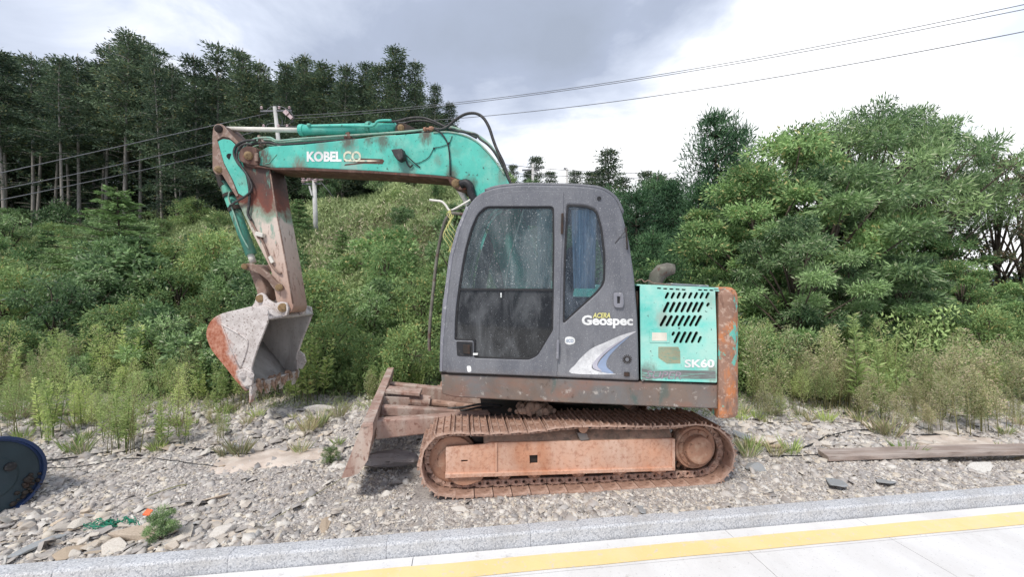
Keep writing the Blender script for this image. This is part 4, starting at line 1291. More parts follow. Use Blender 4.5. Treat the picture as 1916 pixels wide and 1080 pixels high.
# ---- arm (dipper)
A1, A2 = 0.97, 1.23
arm = [(399, 300, 6), (400, 262, 8), (401.5, 238, 4), (408, 232, 4), (417, 233, 4), (430, 248), (448, 266), (462, 279), (480, 300), (503, 312), (509, 335), (516, 385), (526, 440), (537, 500), (549, 574, 4), (545, 586, 6), (530, 585, 4),
       (517, 564), (506, 503), (474, 440), (455, 400), (440, 366), (424, 337), (417, 325), (408, 327, 6), (400, 319, 6)]
AR = plate('dipper_arm', U, arm, [], A1, A2, None, EX, bev=0.008)
AR.data.materials.clear(); AR.data.materials.append(arm_mat())
plate('teal_side_plate', U, [(408, 265, 3), (418, 260, 4), (432, 262, 4), (446, 276, 6), (455, 306, 12), (463, 340, 10), (467, 364), (457, 368), (447, 362), (436, 336), (420, 305)], [], A1 - 0.008, A1 + 0.002, M['teal'], AR, ref=A1, bev=0.003)
plate('arm_edge_plate', U, [(399, 255, 3), (401, 237, 4), (408, 231.5, 4), (418, 233, 4), (432, 250), (449, 267), (444, 270), (430, 258), (418, 256), (408, 262), (420, 306), (437, 340), (447, 366), (443, 368), (424, 338), (417, 326), (408, 328, 6), (399.5, 320, 6)],
      [], A1 - 0.014, A1 - 0.001, M['linkmat'], AR, ref=A1, bev=0.003)
MB().disc(U.pt(409.5, 241, A1 - .05), U.pt(409.5, 241, A2 + .05), 0.05, 18, [(0, .025), (.02, .045), (.1, .05), (.1, .03), (.9, .03), (.9, .05), (1, .04)]).build('arm_top_pin', M['dark'], AR)
MB().disc(U.pt(408.5, 317, A1 - .05), U.pt(408.5, 317, A2 + .05), 0.045, 18, [(0, .022), (.02, .042), (.1, .045), (.1, .03), (.9, .03), (.9, .05), (1, .04)]).build('arm_lower_pin', M['pin'], AR)
MB().disc(U.pt(430, 292.5, A1 - .014), U.pt(430, 292.5, A1), 0.036, 18).build('arm_hole_plug', M['black'], AR)
plate('arm_pivot_boss', U, [(455, 284, 9), (462, 276, 9), (480, 284, 9), (492, 300, 9), (484, 318, 9), (462, 312, 9)], [], A1 - 0.03, A2 + 0.03, M['brownrust'], AR, ref=A1, bev=0.01)
tube('arm_rear_rib', [U.pt(x_, y_, A2) for x_, y_ in ((506, 318), (514, 385), (526, 440), (537, 500), (549, 568))], 0.014, M['linkmat'], AR, 6)
tube('arm_front_rib', [U.pt(x_, y_, A1) for x_, y_ in ((505, 318), (515, 385), (525.5, 440), (536.5, 500), (548, 568))], 0.009, M['linkmat'], AR, 6)
# pipes and hoses on the arm
tube('arm_hose', [U.pt(x_, y_, A1 - .03) for x_, y_ in ((478, 262), (458, 264), (442, 273), (438, 288), (446, 306), (458, 320), (466, 338), (467, 360), (466, 384), (464, 400), (470, 412))], 0.016, M['hose'], EX, 8, 5)
tube('arm_hose', [U.pt(x_, y_, A1 - .05) for x_, y_ in ((472, 270), (456, 270), (446, 280), (444, 296), (452, 312), (463, 328), (471, 346), (469, 358), (458, 368), (444, 376), (434, 383))], 0.013, M['hose'], EX, 8, 5)
tube('arm_pipe', [U.pt(x_, y_, A1 - .02) for x_, y_ in ((468, 412), (478, 430), (484, 446), (487, 440), (493, 438), (488, 444), (496, 462), (503, 482), (508, 496), (518, 508), (526, 512))], 0.014, M['linkmat'], EX, 8, 4)
MB().beam(U.pt(480, 437, A1 - .03), U.pt(494, 441, A1 - .03), 0.05, 0.05).build('pipe_bracket', M['rod'], AR, bevel=0.004)
MB().beam(U.pt(505, 480, A1 - .02), U.pt(511, 492, A1 - .02), 0.03, 0.04).build('pipe_bracket', M['rod'], AR, bevel=0.004)
# bucket cylinder
tube('bucket_cylinder_tube', [U.pt(420, 342, 1.1), U.pt(470, 476, 1.1)], [0.066, 0.066], M['teal_mud'], EX, 18)
MB().disc(U.pt(408.5, 318, 1.1), U.pt(422, 350, 1.1), 0.06, 16, [(0, .03), (.1, .055), (.5, .06), (.8, .07), (1, .07)]).build('cylinder_neck', M['dark'], EX)
tube('bucket_cylinder_rod', [U.pt(468, 474, 1.1), U.pt(474, 492, 1.1)], 0.04, M['rod'], EX, 12)
tube('bucket_cylinder_pipe', [U.pt(430, 358, 1.02), U.pt(428, 372, 1.02), U.pt(438, 400, 1.02), U.pt(452, 440, 1.02), U.pt(466, 466, 1.02)], 0.010, M['pipe'], EX, 6, 4)
MB().disc(U.pt(429, 364, 1.1), U.pt(431, 369, 1.1), 0.08, 16).build('cylinder_band', M['dark'], EX)
MB().disc(U.pt(438, 388, 1.1), U.pt(441, 395, 1.1), 0.078, 16).build('cylinder_band', M['dark'], EX)
tube('cylinder_strap', [U.pt(430, 386, 1.0), U.pt(440, 378, .93), U.pt(452, 371, .92), U.pt(464, 364, .93), U.pt(472, 358, .95)], 0.014, M['black'], EX, 6, 4)
# linkage
b = [(454, 500, 4), (460, 492, 4), (470, 493), (486, 500), (502, 512), (516, 527), (526, 534, 4), (527, 542, 4), (519, 546, 4), (511, 540), (500, 524), (484, 512), (468, 506), (458, 505, 4)]
for o_ in (0.915, 1.24):
    plate('curved_link', U, b, [], o_, o_ + 0.045, M['linkmat'], EX, ref=0.915, bev=0.006)
plate('bucket_link', U, [(463, 495, 5), (478, 494, 5), (493, 530, 8), (499, 548, 5), (494, 565, 6), (482, 564, 6), (480, 545, 6), (466, 508, 5)], [], 1.0, 1.2, M['linkmat'], EX, ref=1.0, bev=0.015)
for nm, x_, y_, r_, a_, c_ in (('link_pin', 457.5, 498.5, .036, .86, 1.34), ('link_pin', 522, 538, .042, .885, 1.31), ('bucket_pin', 487, 559, .050, .90, 1.30), ('bucket_pin', 529, 576, .055, .895, 1.305)):
    MB().disc(U.pt(x_, y_, a_), U.pt(x_, y_, c_), r_, 18, [(0, r_ * .45), (.0, r_ * .5), (.015, r_ * .55), (.015, r_ * .9), (.03, r_), (.09, r_), (.09, r_ * .7), (.91, r_ * .7), (.91, r_), (.98, r_), (1, r_ * .5)]).build(nm, M['pin'], EX)

# ---- bucket
B1, B2 = 0.70, 1.50
cB = U.pt(420, 640, B1) - EX.location
BK_HI = 0.0
pA = U.pt(410, 600, B1) - EX.location
pB = U.pt(440, 700, B1) - EX.location
pC = U.pt(480, 640, B1) - EX.location
qa = [p.x + 0.42 * p.z + 0.42 * 0.5 for p in (pA, pB, pC)]
BK_LO = (qa[0] + qa[1]) / 2 - 0.02
BK_HI = BK_LO + 0.10
bmat = bucket_mat()
side = [(503, 596, 8), (495, 618, 14), (484, 645), (474, 675), (470, 690), (473, 703), (472, 720), (468, 728), (452, 724), (440, 712), (423, 690), (394.6, 655, 10), (385, 630, 8), (387, 612, 8), (398, 596, 8), (417, 586, 10), (473, 573, 4), (500, 580)]
BK = plate('bucket', U, side, [], B1, B1 + 0.025, bmat, EX, bev=0.006)
plate('far_bucket_side', U, side, [], B2 - 0.025, B2, bmat, BK, ref=B1, bev=0.006)
wrap = [(458, 733), (440, 714), (423, 691), (408, 673), (395, 655), (388, 640), (385, 626), (387, 612), (398, 596), (417, 586), (445, 579.5), (473, 573), (490, 579), (505, 596)]
wp = [tuple(p.xy) for p in smooth_path([Vector((a, b_, 0)) for a, b_ in wrap], 3)]
strip('bucket_shell', wp, B1 + .012, B2 - .012, 0.020, bmat, BK, ref=B1)
strip('bucket_lining', wp, B1 + .027, B2 - .027, 0.004, M['bucket_in'], BK, ref=B1, lift=0.022)
plate('bucket_side_lining', U, grow(side, -2), [], B2 - 0.030, B2 - 0.026, M['bucket_in'], BK, ref=B1, bev=0.001)
strip('cutting_lip', [(478, 704), (474, 717), (466, 732), (462, 741)][::1], B1 - .01, B2 + .01, -0.03, bmat, BK, ref=B1) if False else None
MB().beam(U.pt(469, 727, B1 - .01), U.pt(469, 727, B1 - .01) + U.n * 0.82, 0.10, 0.03, up=(U.pt(473, 703, B1) - U.pt(468, 735, B1)).normalized().cross(U.n)).build('cutting_lip', bmat, BK, bevel=0.005)
tt = MB()
for k in range(4):
    c = U.pt(470, 724, B1) + U.n * (0.04 + k * 0.235)
    dn_ = (U.pt(467, 752, B1) - U.pt(472, 722, B1)).normalized()
    o = MB().beam(c, c + dn_ * (0.20 if k in (0,) else 0.15), 0.075, 0.06, up=U.n.cross(dn_), w1=0.05, h1=0.018).build('bucket_tooth', bmat, BK, bevel=0.004)
# side cutter on the far edge
plate('side_cutter', U, [(474, 676), (484, 684), (488, 700), (480, 716), (470, 712), (468, 690)], [], B2 - 0.02, B2 + 0.01, bmat, BK, ref=B1, bev=0.004)
# stiffening welds on the near side
tube('bucket_weld', [U.pt(x_, y_, B1 - .003) for x_, y_ in ((415, 607), (438, 620), (459, 633), (464, 643), (458, 668), (449, 690))], 0.011, bmat, BK, 6, 2)
tube('bucket_weld', [U.pt(x_, y_, B1 - .003) for x_, y_ in ((415, 607), (430, 650), (449, 690))], 0.007, bmat, BK, 6)
plate('wear_plate', U, [(440, 694, 3), (458, 690, 4), (474, 700, 3), (471, 722, 3), (458, 724, 3), (446, 712, 3)], [], B1 - 0.02, B1 + 0.001, bmat, BK, bev=0.006)
MB().disc(U.pt(455, 702, B1 - .04), U.pt(455, 702, B1 - .015), 0.05, 12, [(0, .03), (.3, .05), (1, .05)]).build('wear_bolt', bmat, BK)
MB().disc(U.pt(470, 703, B1 - .035), U.pt(470, 703, B1 - .015), 0.03, 10).build('wear_bolt', bmat, BK)
# ears that take the pins
ear = [(470, 576), (476, 566, 4), (480, 552, 6), (488, 548, 6), (495, 552, 6), (500, 560, 5), (513, 568, 6), (524, 565, 6), (534, 566, 6), (539, 576, 6), (537, 590, 5), (524, 596), (505, 600), (486, 586)]
for o_ in (0.925, 1.235):
    plate('bucket_ear', U, ear, [], o_, o_ + 0.035, bmat, BK, ref=0.925, bev=0.006)
# crust of mud and roots hanging from the lip
rr = random.Random(5)
mc = MB()
for k in range(46):
    u = rr.random()
    c = U.pt(471 + rr.uniform(-3, 5), 722 + rr.uniform(-10, 4), B1) + U.n * (0.05 + u * 0.72)
    pts_ = [c]
    for j in range(3):
        pts_.append(pts_[-1] + Vector((rr.uniform(-.02, .02), rr.uniform(-.02, .02), -rr.uniform(.015, .05))))
    mc.tube(pts_, [rr.uniform(.012, .03), rr.uniform(.012, .024), .01, .003], 5)
mc.build('hanging_mud', M['mudtop'], BK)

# ---- undercarriage
# outer run of the track shoes at the near edge
tp = [(833, 937), (885, 937), (941, 935), (1011, 931), (1108, 928), (1161, 924), (1265, 918), (1334, 913), (1366, 895), (1381, 860), (1375, 826), (1354, 801), (1324, 790), (1285, 790),
      (1233, 793), (1141, 792), (1072, 792), (1014, 799), (967, 803), (908, 805), (861, 804), (828, 805), (803, 816), (786, 840), (779, 875), (796, 922)]


def resample(loop, n_):
    m_ = len(loop)
    seg = [(loop[(i + 1) % m_] - loop[i]).length for i in range(m_)]
    tot = sum(seg)
    out = []
    i = 0; acc = 0.0
    for k in range(n_):
        t = tot * k / n_
        while acc + seg[i] < t:
            acc += seg[i]; i += 1
        out.append(loop[i].lerp(loop[(i + 1) % m_], (t - acc) / seg[i]))
    return out, tot


lp = [Vector(T.sz(x_, y_, 0.0)) for x_, y_ in tp]
lp = [Vector((p.x, p.y)) for p in smooth_path([Vector((p.x, p.y, 0)) for p in lp], 6, True)]
NS = 40
pts_s, tot = resample(lp, NS * 2)
SW = 0.44


def shoe_mesh(pitch):
    """one triple-grouser shoe: x along the track, y across it, z outwards (0 = grouser tips)"""
    L_ = pitch * 0.95
    prof_ = [(-L_ / 2, -0.040), (-L_ / 2, -0.022)]
    for c_, h_ in ((-L_ * 0.40, 0.0), (0.0, -0.004), (L_ * 0.40, 0.0)):
        prof_ += [(c_ - 0.009, -0.022), (c_ - 0.004, h_), (c_ + 0.004, h_), (c_ + 0.009, -0.022)]
    prof_ += [(L_ / 2, -0.022), (L_ / 2, -0.040), (0, -0.034)]
    cl = [p for i, p in enumerate(prof_) if i == 0 or (Vector(p) - Vector(prof_[i - 1])).length > 1e-4]
    nn_ = len(cl)
    vs_, fs_ = [], []
    ycuts = [0, SW]
    for y_ in ycuts:
        for a_, b_ in cl:
            vs_.append((a_, y_, b_))
    for i in range(nn_):
        j = (i + 1) % nn_
        fs_.append((i, j, nn_ + j, nn_ + i))
    fs_.append(tuple(range(nn_))[::-1]); fs_.append(tuple(range(nn_, 2 * nn_)))
    # bolt heads on both faces
    for bx, by in ((-0.028, 0.13), (0.028, 0.13), (-0.028, 0.29), (0.028, 0.29)):
        for zz0, zz1 in ((-0.024, -0.012), (-0.036, -0.050)):
            k0 = len(vs_)
            for zq in (zz0, zz1):
                for q in range(6):
                    vs_.append((bx + .010 * math.cos(q * PI / 3), by + .010 * math.sin(q * PI / 3), zq))
            for q in range(6):
                fs_.append((k0 + q, k0 + (q + 1) % 6, k0 + 6 + (q + 1) % 6, k0 + 6 + q))
            fs_.append(tuple(k0 + 6 + q for q in range(6)))
    me_ = bpy.data.meshes.new('track_shoe'); me_.from_pydata(vs_, [], fs_)
    bm_ = bmesh.new(); bm_.from_mesh(me_); bmesh.ops.recalc_face_normals(bm_, faces=bm_.faces[:]); bm_.to_mesh(me_); bm_.free()
    me_.materials.append(M['shoe'])
    return me_


def link_mesh(pitch):
    lp_ = []
    L_ = pitch * 0.56
    o_ = [(-L_, -.028), (-L_ * .5, -.036), (L_ * .5, -.036), (L_, -.028), (L_ * 1.02, .006), (L_ * .6, .024), (-L_ * .6, .024), (-L_ * 1.02, .006)]
    holes = []
    for cx_ in (-L_ * .42, L_ * .34):
        holes.append([(cx_ + .015 * math.cos(a_ * PI / 4), -.008 + .017 * math.sin(a_ * PI / 4)) for a_ in range(8)])
    me_ = curve_mesh([o_] + holes, 0.016, 0.003, 1)
    # curve x,y -> track x,z ; thickness -> y
    map_mesh(me_, lambda x, y, z: (x, z, y - 0.068))
    me_.name = 'track_link'
    me_.materials.append(M['shoe'])
    return me_


def make_track(off0, far):
    tr = mesh_obj('crawler_track_pins', [], [], M['shoe'], EX) if False else None
    # the chain's pins form the part's own mesh
    cb = MB()
    ctr = sum((Vector((p.x, p.y)) for p in pts_s), Vector((0, 0))) / len(pts_s)
    frames_ = []
    for k in range(NS):
        a_, b_ = pts_s[(2 * k - 1) % (2 * NS)], pts_s[(2 * k + 1) % (2 * NS)]
        c_ = (a_ + b_) / 2
        t_ = (b_ - a_).normalized()
        nr_ = Vector((t_.y, -t_.x))
        if nr_.dot(c_ - ctr) < 0: nr_ = -nr_
        frames_.append((c_, t_, nr_))
        for oo_ in (0.165, 0.265):
            for ins_ in (0.062, 0.084):
                q_ = a_ - nr_ * ins_
                cb.v.append(T.w(q_.x, off0 + oo_, q_.y))
    for k in range(NS):
        a_, b_ = 4 * k, 4 * ((k + 1) % NS)
        for i_, j_ in ((0, 1), (1, 3), (3, 2), (2, 0)):
            cb.f.append((a_ + i_, a_ + j_, b_ + j_, b_ + i_))
    tr = cb.build('crawler_track', M['shoe'], EX)
    L_ = EX.location
    for k, (c_, t_, nr_) in enumerate(frames_):
        jt = random.uniform(-.006, .006)
        X_ = (T.d * t_.x + Vector((0, 0, t_.y))).normalized()
        Z_ = (T.d * nr_.x + Vector((0, 0, nr_.y))).normalized()
        Y_ = Z_.cross(X_)
        mats = Matrix((X_, Y_, Z_)).transposed().to_4x4()
        flip = Y_.dot(T.n) < 0
        if flip:
            X_ = -X_; Y_ = -Y_
            mats = Matrix((X_, Y_, Z_)).transposed().to_4x4()
        base = T.w(c_.x, off0 + jt, c_.y)
        mats.translation = base - L_
        o_ = bpy.data.objects.new('track_shoe', SHOE); COL.objects.link(o_); o_.parent = tr; o_.matrix_basis = mats
        for yy in (0.145, 0.285):
            if far and yy < 0.2: continue
            o_ = bpy.data.objects.new('track_link', LINKM); COL.objects.link(o_); o_.parent = tr
            m2_ = mats.copy(); m2_.translation = T.w(c_.x, off0 + yy, c_.y) - L_
            o_.matrix_basis = m2_


SHOE, LINKM = shoe_mesh(tot / NS), link_mesh(tot / NS)
make_track(0.0, False)
make_track(1.74, True)

for off, near in ((0.0, True), (1.74, False)):
    TF = plate('track_frame', T, [(834, 838, 2), (905, 832, 4), (918, 829, 3), (1180, 824), (1262, 821, 2), (1264, 880, 2), (1262, 882), (834, 896, 2)],
               [[(991, 853, 2), (1006, 852.5, 2), (1006.5, 868, 2), (991.5, 868.5, 2)], [(863, 862), (875, 861.6), (875, 864.8), (863, 865.2)]] if near else [], off + 0.075, off + 0.10, M['orange'], EX, ref=0.075, bev=0.004)
    TF2 = plate('track_frame_core', T, [(836, 840), (1262, 823), (1262, 878), (836, 892)], [], off + 0.10, off + 0.36, M['dark'], EX, ref=0.1, bev=0.004)
    plate('frame_bottom_flange', T, [(833, 888, 1), (1262, 875.5, 1), (1262, 881.5, 1), (833, 896, 1)], [], off + 0.055, off + 0.38, M['orange'], TF, ref=0.055, bev=0.004)
    if near:
        plate('frame_seam_rib', T, [(926, 829, 1), (930.5, 829, 1), (930.5, 893, 1), (926, 894, 1)], [], off + 0.062, off + 0.078, M['orange'], TF, ref=.062, bev=0.003)
        plate('frame_end_rib', T, [(1258, 822, 1), (1263.5, 822, 1), (1263.5, 882, 1), (1258, 882, 1)], [], off + 0.06, off + 0.10, M['orange'], TF, ref=.06, bev=0.004)
    # sloping muddy top between frame and track
    sl_ = MB()
    ptsl = []
    for i in range(25):
        x_ = 905 + (1258 - 905) * i / 24
        y_ = 830 - 8 * i / 24
        ptsl.append((x_, y_))
    vs_, fs_ = [], []
    rr = random.Random(3)
    for i, (x_, y_) in enumerate(ptsl):
        p0 = T.pt(x_, y_, 0.09) + T.n * off
        for k, (oo, hh) in enumerate(((0, 0), (.03, .035), (.07, .07), (.12, .085), (.20, .09), (.26, .0))):
            vs_.append(p0 + T.n * (oo + rr.uniform(-.008, .008)) + Vector((0, 0, hh + rr.uniform(-.012, .012) * (k > 0))))
    for i in range(24):
        for k in range(5):
            a_ = i * 6 + k
            fs_.append((a_, a_ + 6, a_ + 7, a_ + 1))
    mesh_obj('mud_on_frame', vs_, fs_, M['mudtop'], TF, smooth=True)
    # idler wheel, rim cover
    cI = T.pt(846, 861, 0.12) + T.n * off
    MB().disc(cI, cI + T.n * 0.20, 0.20, 40, [(0, .175), (.04, .195), (.22, .20), (.3, .215), (.7, .215), (.78, .20), (.96, .195), (1, .17)]).build('idler_wheel', M['hub'], EX)
    MB().disc(cI - T.n * .008, cI + T.n * 0.0, 0.12, 30).build('idler_boss', M['hub'], EX)
    plate('idler_skid', T, [(838, 894, 2), (906, 892, 4), (900, 901, 6), (872, 911, 10), (852, 908, 8)], [], off + 0.085, off + 0.25, M['hub'], TF, ref=.085, bev=0.006)
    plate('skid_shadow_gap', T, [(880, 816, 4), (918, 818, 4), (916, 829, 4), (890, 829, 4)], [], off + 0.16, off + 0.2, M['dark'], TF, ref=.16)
    # drive sprocket and motor
    cS = T.pt(1301, 838, 0.10) + T.n * off
    MB().disc(cS, cS + T.n * 0.18, 0.2, 36, [(0, .14), (.0, .192), (.1, .2), (.6, .2), (.6, .16), (1, .16)]).build('drive_sprocket', M['hub'], EX)
    b = MB()
    for k in range(21):
        an = 2 * PI * k / 21
        dr = T.d * math.cos(an) + Vector((0, 0, math.sin(an)))
        tn = T.d * -math.sin(an) + Vector((0, 0, math.cos(an)))
        b.beam(cS + T.n * .1 + dr * .18, cS + T.n * .1 + dr * .245, 0.03, 0.04, up=tn, w1=.03, h1=.02)
    b.build('sprocket_teeth', M['hub'], EX)
    if near:
        MB().disc(cS - T.n * 0.085, cS, 0.15, 36, [(0, .10), (.05, .118), (.15, .125), (.8, .13), (.85, .165), (1, .17)]).build('travel_motor_cover', M['hub'], EX)
        b = MB()
        for k in range(9):
            an = 2 * PI * k / 9
            dr = T.d * math.cos(an) + Vector((0, 0, math.sin(an)))
            b.disc(cS + dr * .152 - T.n * .03, cS + dr * .152, .012, 6)
        b.build('cover_bolt', M['hub'], EX)
    # rollers under the frame
    for x_, y_ in ((944, 888), (1000, 887), (1083, 884.5), (1160, 882.5), (1234, 881)):
        c_ = T.pt(x_, y_, 0.13) + T.n * off
        MB().disc(c_, c_ + T.n * 0.19, 0.065, 20, [(0, .035), (0, .05), (.05, .062), (.22, .066), (.22, .052), (.78, .052), (.78, .066), (.95, .062), (1, .04)]).build('track_roller', M['hub'], TF)
        b_ = [(x_ - 15, y_ - 4), (x_ + 15, y_ - 5), (x_ + 12, y_ + 4), (x_ + 6, y_ + 3), (x_, y_ + 8, 3), (x_ - 6, y_ + 3), (x_ - 12, y_ + 5)]
        if near: plate('roller_bracket', T, b_, [], 0.09, 0.125, M['orange'], TF, ref=.09, bev=0.005)
    c_ = T.pt(1092, 803, 0.05) + T.n * off
    MB().disc(c_, c_ + T.n * .32, 0.05, 18, [(0, .022), (0.0, .038), (.03, .042), (.1, .042), (.1, .03), (.3, .03), (.3, .045), (.8, .045), (1, .03)]).build('carrier_roller', M['hub'], TF)
    if near:
        plate('frame_slot', T, [(1101, 797), (1117, 796.5), (1117, 803.5), (1101, 804)], [], 0.13, 0.16, M['black'], TF, ref=.13)
        plate('carrier_bracket', T, [(1080, 810, 2), (1098, 812, 2), (1104, 824, 3), (1086, 826, 3)], [], 0.07, 0.12, M['deck'], TF, ref=.07, bev=0.006)

# centre frame and slewing ring
plate('centre_frame', T, [(905, 790), (1200, 785), (1180, 850), (940, 858)], [], 0.36, 1.82, M['dark'], EX, ref=0.36, bev=0.02)
cR = T.pt(1060, 780, 1.1); cR = Vector((cR.x, cR.y, 0.60))
MB().disc(cR, cR + Vector((0, 0, .22)), 0.55, 40, [(0, .60), (.3, .60), (.3, .52), (1, .52)]).build('slewing_ring', M['dark'], EX)
# dry earth lying on the track and frame
rr = random.Random(9)
b = MB()
for k in range(60):
    x_ = rr.gauss(992, 16); off = rr.uniform(.30, .5)
    c_ = T.pt(x_, 772, .4); c_ = Vector((c_.x, c_.y, .60 + rr.uniform(0, .07) * max(0, 1 - abs(x_ - 992) / 32))) + T.n * (off - .4)
    r_ = rr.uniform(.02, .05)
    b.tube_prof([(c_ - Vector((0, 0, r_ * .8)), r_ * .7), (c_, r_), (c_ + Vector((0, 0, r_ * .6)), r_ * .6), (c_ + Vector((0, 0, r_ * .8)), r_ * .2)], Vector((rr.uniform(-.3, .3), rr.uniform(-.3, .3), 1)).normalized(), 7)
b.build('earth_on_track', M['mudtop'], EX)

# ---- dozer blade
nb = [(638, 896), (652, 862), (666, 825), (676, 797), (683, 794), (698, 797), (697, 815), (692, 838), (688, 862), (672, 886), (655, 893)]
Yn = T.pt(680, 800, 0.02).y
near_pts = [P(x_, y_, Yn - 0.03 * (x_ - 680) / 60) for x_, y_ in nb]
fv = P(731, 691, 5.62) - P(688, 797, Yn)
seg = 10
vs, fs = [], []
for k in range(seg + 1):
    for p in near_pts:
        vs.append(p + fv * (k / seg))
n = len(nb)
for k in range(seg):
    for j in range(n):
        q = (j + 1) % n
        fs.append((k * n + j, k * n + q, (k + 1) * n + q, (k + 1) * n + j))
fs.append(tuple(range(n))[::-1]); fs.append(tuple(seg * n + j for j in range(n)))
BL = mesh_obj('dozer_blade', vs, fs, M['blade'], EX)
# end plate ribs and top bar
fvn = fv.normalized()
q0 = P(688, 797, Yn)
MB().beam(q0 - fvn * .01 + Vector((0.0, 0, .005)), q0 + fv + fvn * .01 + Vector((0.0, 0, .005)), 0.085, 0.03).build('blade_top_bar', M['blade'], BL, bevel=0.006)


def along(px, py, f):
    """point on the blade's back at fraction f of its width; px, py read on the near end"""
    return P(px, py, Yn) + fv * f


cc = T.pt(930, 790, 0.95)
for nm, a, b_, w0, w1, h0, h1 in (('blade_arm', along(692, 838, .17), T.pt(915, 783, .62), .11, .12, .17, .14),
                                  ('blade_arm', along(692, 838, .80), T.pt(915, 745, 1.55), .11, .12, .17, .14)):
    a = a + Vector((0.0, 0, .02))
    MB().beam(a, b_, w0, h0, w1=w1, h1=h1).build(nm, M['blade'], EX, bevel=0.012)

# diagonal stays and the lift cylinder between the arms
MB().beam(along(697, 815, .30), T.pt(860, 775, .80), .10, .09).build('blade_stay', M['blade'], EX, bevel=0.01)
cy0, cy1 = along(697, 812, .47), T.pt(905, 765, 1.1)
MB().tube([cy0, cy0.lerp(cy1, .45)], 0.075, 14).build('lift_cylinder', M['blade'], EX, smooth=False)
MB().tube([cy0.lerp(cy1, .44), cy1], 0.04, 12).build('lift_cylinder_rod', M['shoe'], EX)
MB().beam(cy0.lerp(cy1, .02) + Vector((0, 0, .09)), cy0.lerp(cy1, .36) + Vector((0, 0, .10)), .20, .04).build('cylinder_guard', M['blade'], EX, bevel=0.008)
for f_ in (.40, .56):
    g0 = along(697, 805, f_)
    MB().add([g0 + Vector((0, 0, .02)), g0 + Vector((0, 0, -.22)), g0 + Vector((.24, .03, -.12)), g0 + Vector((.26, .03, .0))] + [v + fvn * .03 for v in (g0 + Vector((0, 0, .02)), g0 + Vector((0, 0, -.22)), g0 + Vector((.24, .03, -.12)), g0 + Vector((.26, .03, .0)))],
             [(0, 1, 2, 3), (7, 6, 5, 4), (0, 4, 5, 1), (1, 5, 6, 2), (2, 6, 7, 3), (3, 7, 4, 0)]).build('blade_gusset', M['blade'], EX)
for k in range(2):
    tube('undercarriage_hose', [T.pt(x_, y_ + 6 * k, .8) for x_, y_ in ((825, 772), (840, 765), (870, 762), (905, 756), (940, 760))], 0.012, M['hose'], EX, 6, 4)


# ================================================================== VEGETATION
def leaf_mesh(name, base, dirs, ln, wd, shade, alt, mat, stems=None, stem_mat=None, droop=0.0, two=False):
    """folded rhombic leaves: base points, directions, lengths, widths (numpy)"""
    n_ = len(base)
    rnd = R.normal(size=(n_, 3))
    side = np.cross(dirs, rnd)
    side /= np.maximum(np.linalg.norm(side, axis=1, keepdims=True), 1e-6)
    mid = base + dirs * (ln * 0.45)[:, None]
    tip = base + dirs * ln[:, None]
    tip[:, 2] -= droop * ln
    up = np.cross(side, dirs) * (wd * 0.18)[:, None]
    a = mid + side * (wd / 2)[:, None] + up
    b = mid - side * (wd / 2)[:, None] + up
    v = np.stack([base, a, tip, b], 1).reshape(-1, 3)
    idx = np.arange(n_)[:, None] * 4
    f = (idx + np.array([[0, 1, 2, 0, 2, 3]])).reshape(-1, 3)
    sv, sf = (stems if stems else (None, None))
    nv0 = len(v)
    sh = np.repeat(shade, 2); al = np.repeat(alt, 2)
    me_ = bpy.data.meshes.new(name)
    faces3 = f
    me_.vertices.add(len(v)); me_.vertices.foreach_set('co', v.astype(np.float32).ravel())
    me_.loops.add(faces3.size); me_.loops.foreach_set('vertex_index', faces3.ravel().astype(np.int32))
    me_.polygons.add(len(faces3))
    me_.polygons.foreach_set('loop_start', np.arange(0, faces3.size, 3, dtype=np.int32))
    for nm, arr in (('shade', sh), ('alt', al)):
        at = me_.attributes.new(nm, 'FLOAT', 'FACE')
        at.data.foreach_set('value', np.clip(arr, 0, 1).astype(np.float32))
    me_.update(calc_edges=True)
    me_.materials.append(mat)
    return me_


def unit(a):
    return a / np.maximum(np.linalg.norm(a, axis=1, keepdims=True), 1e-6)


def clusters(cent, rad, per, ln, wd, outward, up=0.3, hang=0.0, flat=1.0, cs=None):
    """leaves round cluster centres; returns base, dirs, len, width, shade, alt"""
    n_ = len(cent)
    c = np.repeat(cent, per, 0)
    r_ = np.repeat(rad, per)
    off = R.normal(size=(n_ * per, 3)) * 0.5
    off[:, 2] *= flat
    b = c + off * r_[:, None]
    d = unit(off + R.normal(size=off.shape) * 0.45 + np.repeat(outward, per, 0) * 0.5 + np.array([0, 0, up - hang]))
    l_ = ln * R.uniform(0.6, 1.3, len(b))
    w_ = wd * R.uniform(0.7, 1.2, len(b))
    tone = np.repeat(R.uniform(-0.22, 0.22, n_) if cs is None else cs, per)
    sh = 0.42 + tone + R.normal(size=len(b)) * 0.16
    al = R.uniform(0, 1, len(b))
    return b, d, l_, w_, sh, al


def merge(parts):
    return [np.concatenate([p[i] for p in parts]) for i in range(6)]


def trunk_mb(h, r0, r1, lean=0.0, n=7, seed=0, limbs=None):
    rr_ = random.Random(seed)
    pts_ = [Vector((0, 0, -0.4))]
    for k in range(1, 7):
        f = k / 6
        pts_.append(Vector((lean * h * f + rr_.uniform(-.02, .02) * h * .3 * f, rr_.uniform(-.02, .02) * h * .3 * f, h * f)))
    m_ = MB().tube(pts_, [r0 * (1 - f) + r1 * f for f in [i / 6 for i in range(7)]], n)
    for a_, b_, r_ in (limbs or []):
        m_.tube([Vector(a_), (Vector(a_) + Vector(b_)) / 2 + Vector((0, 0, .05 * (Vector(b_) - Vector(a_)).length)), Vector(b_)], [r_, r_ * .7, r_ * .25], 5)
    return m_


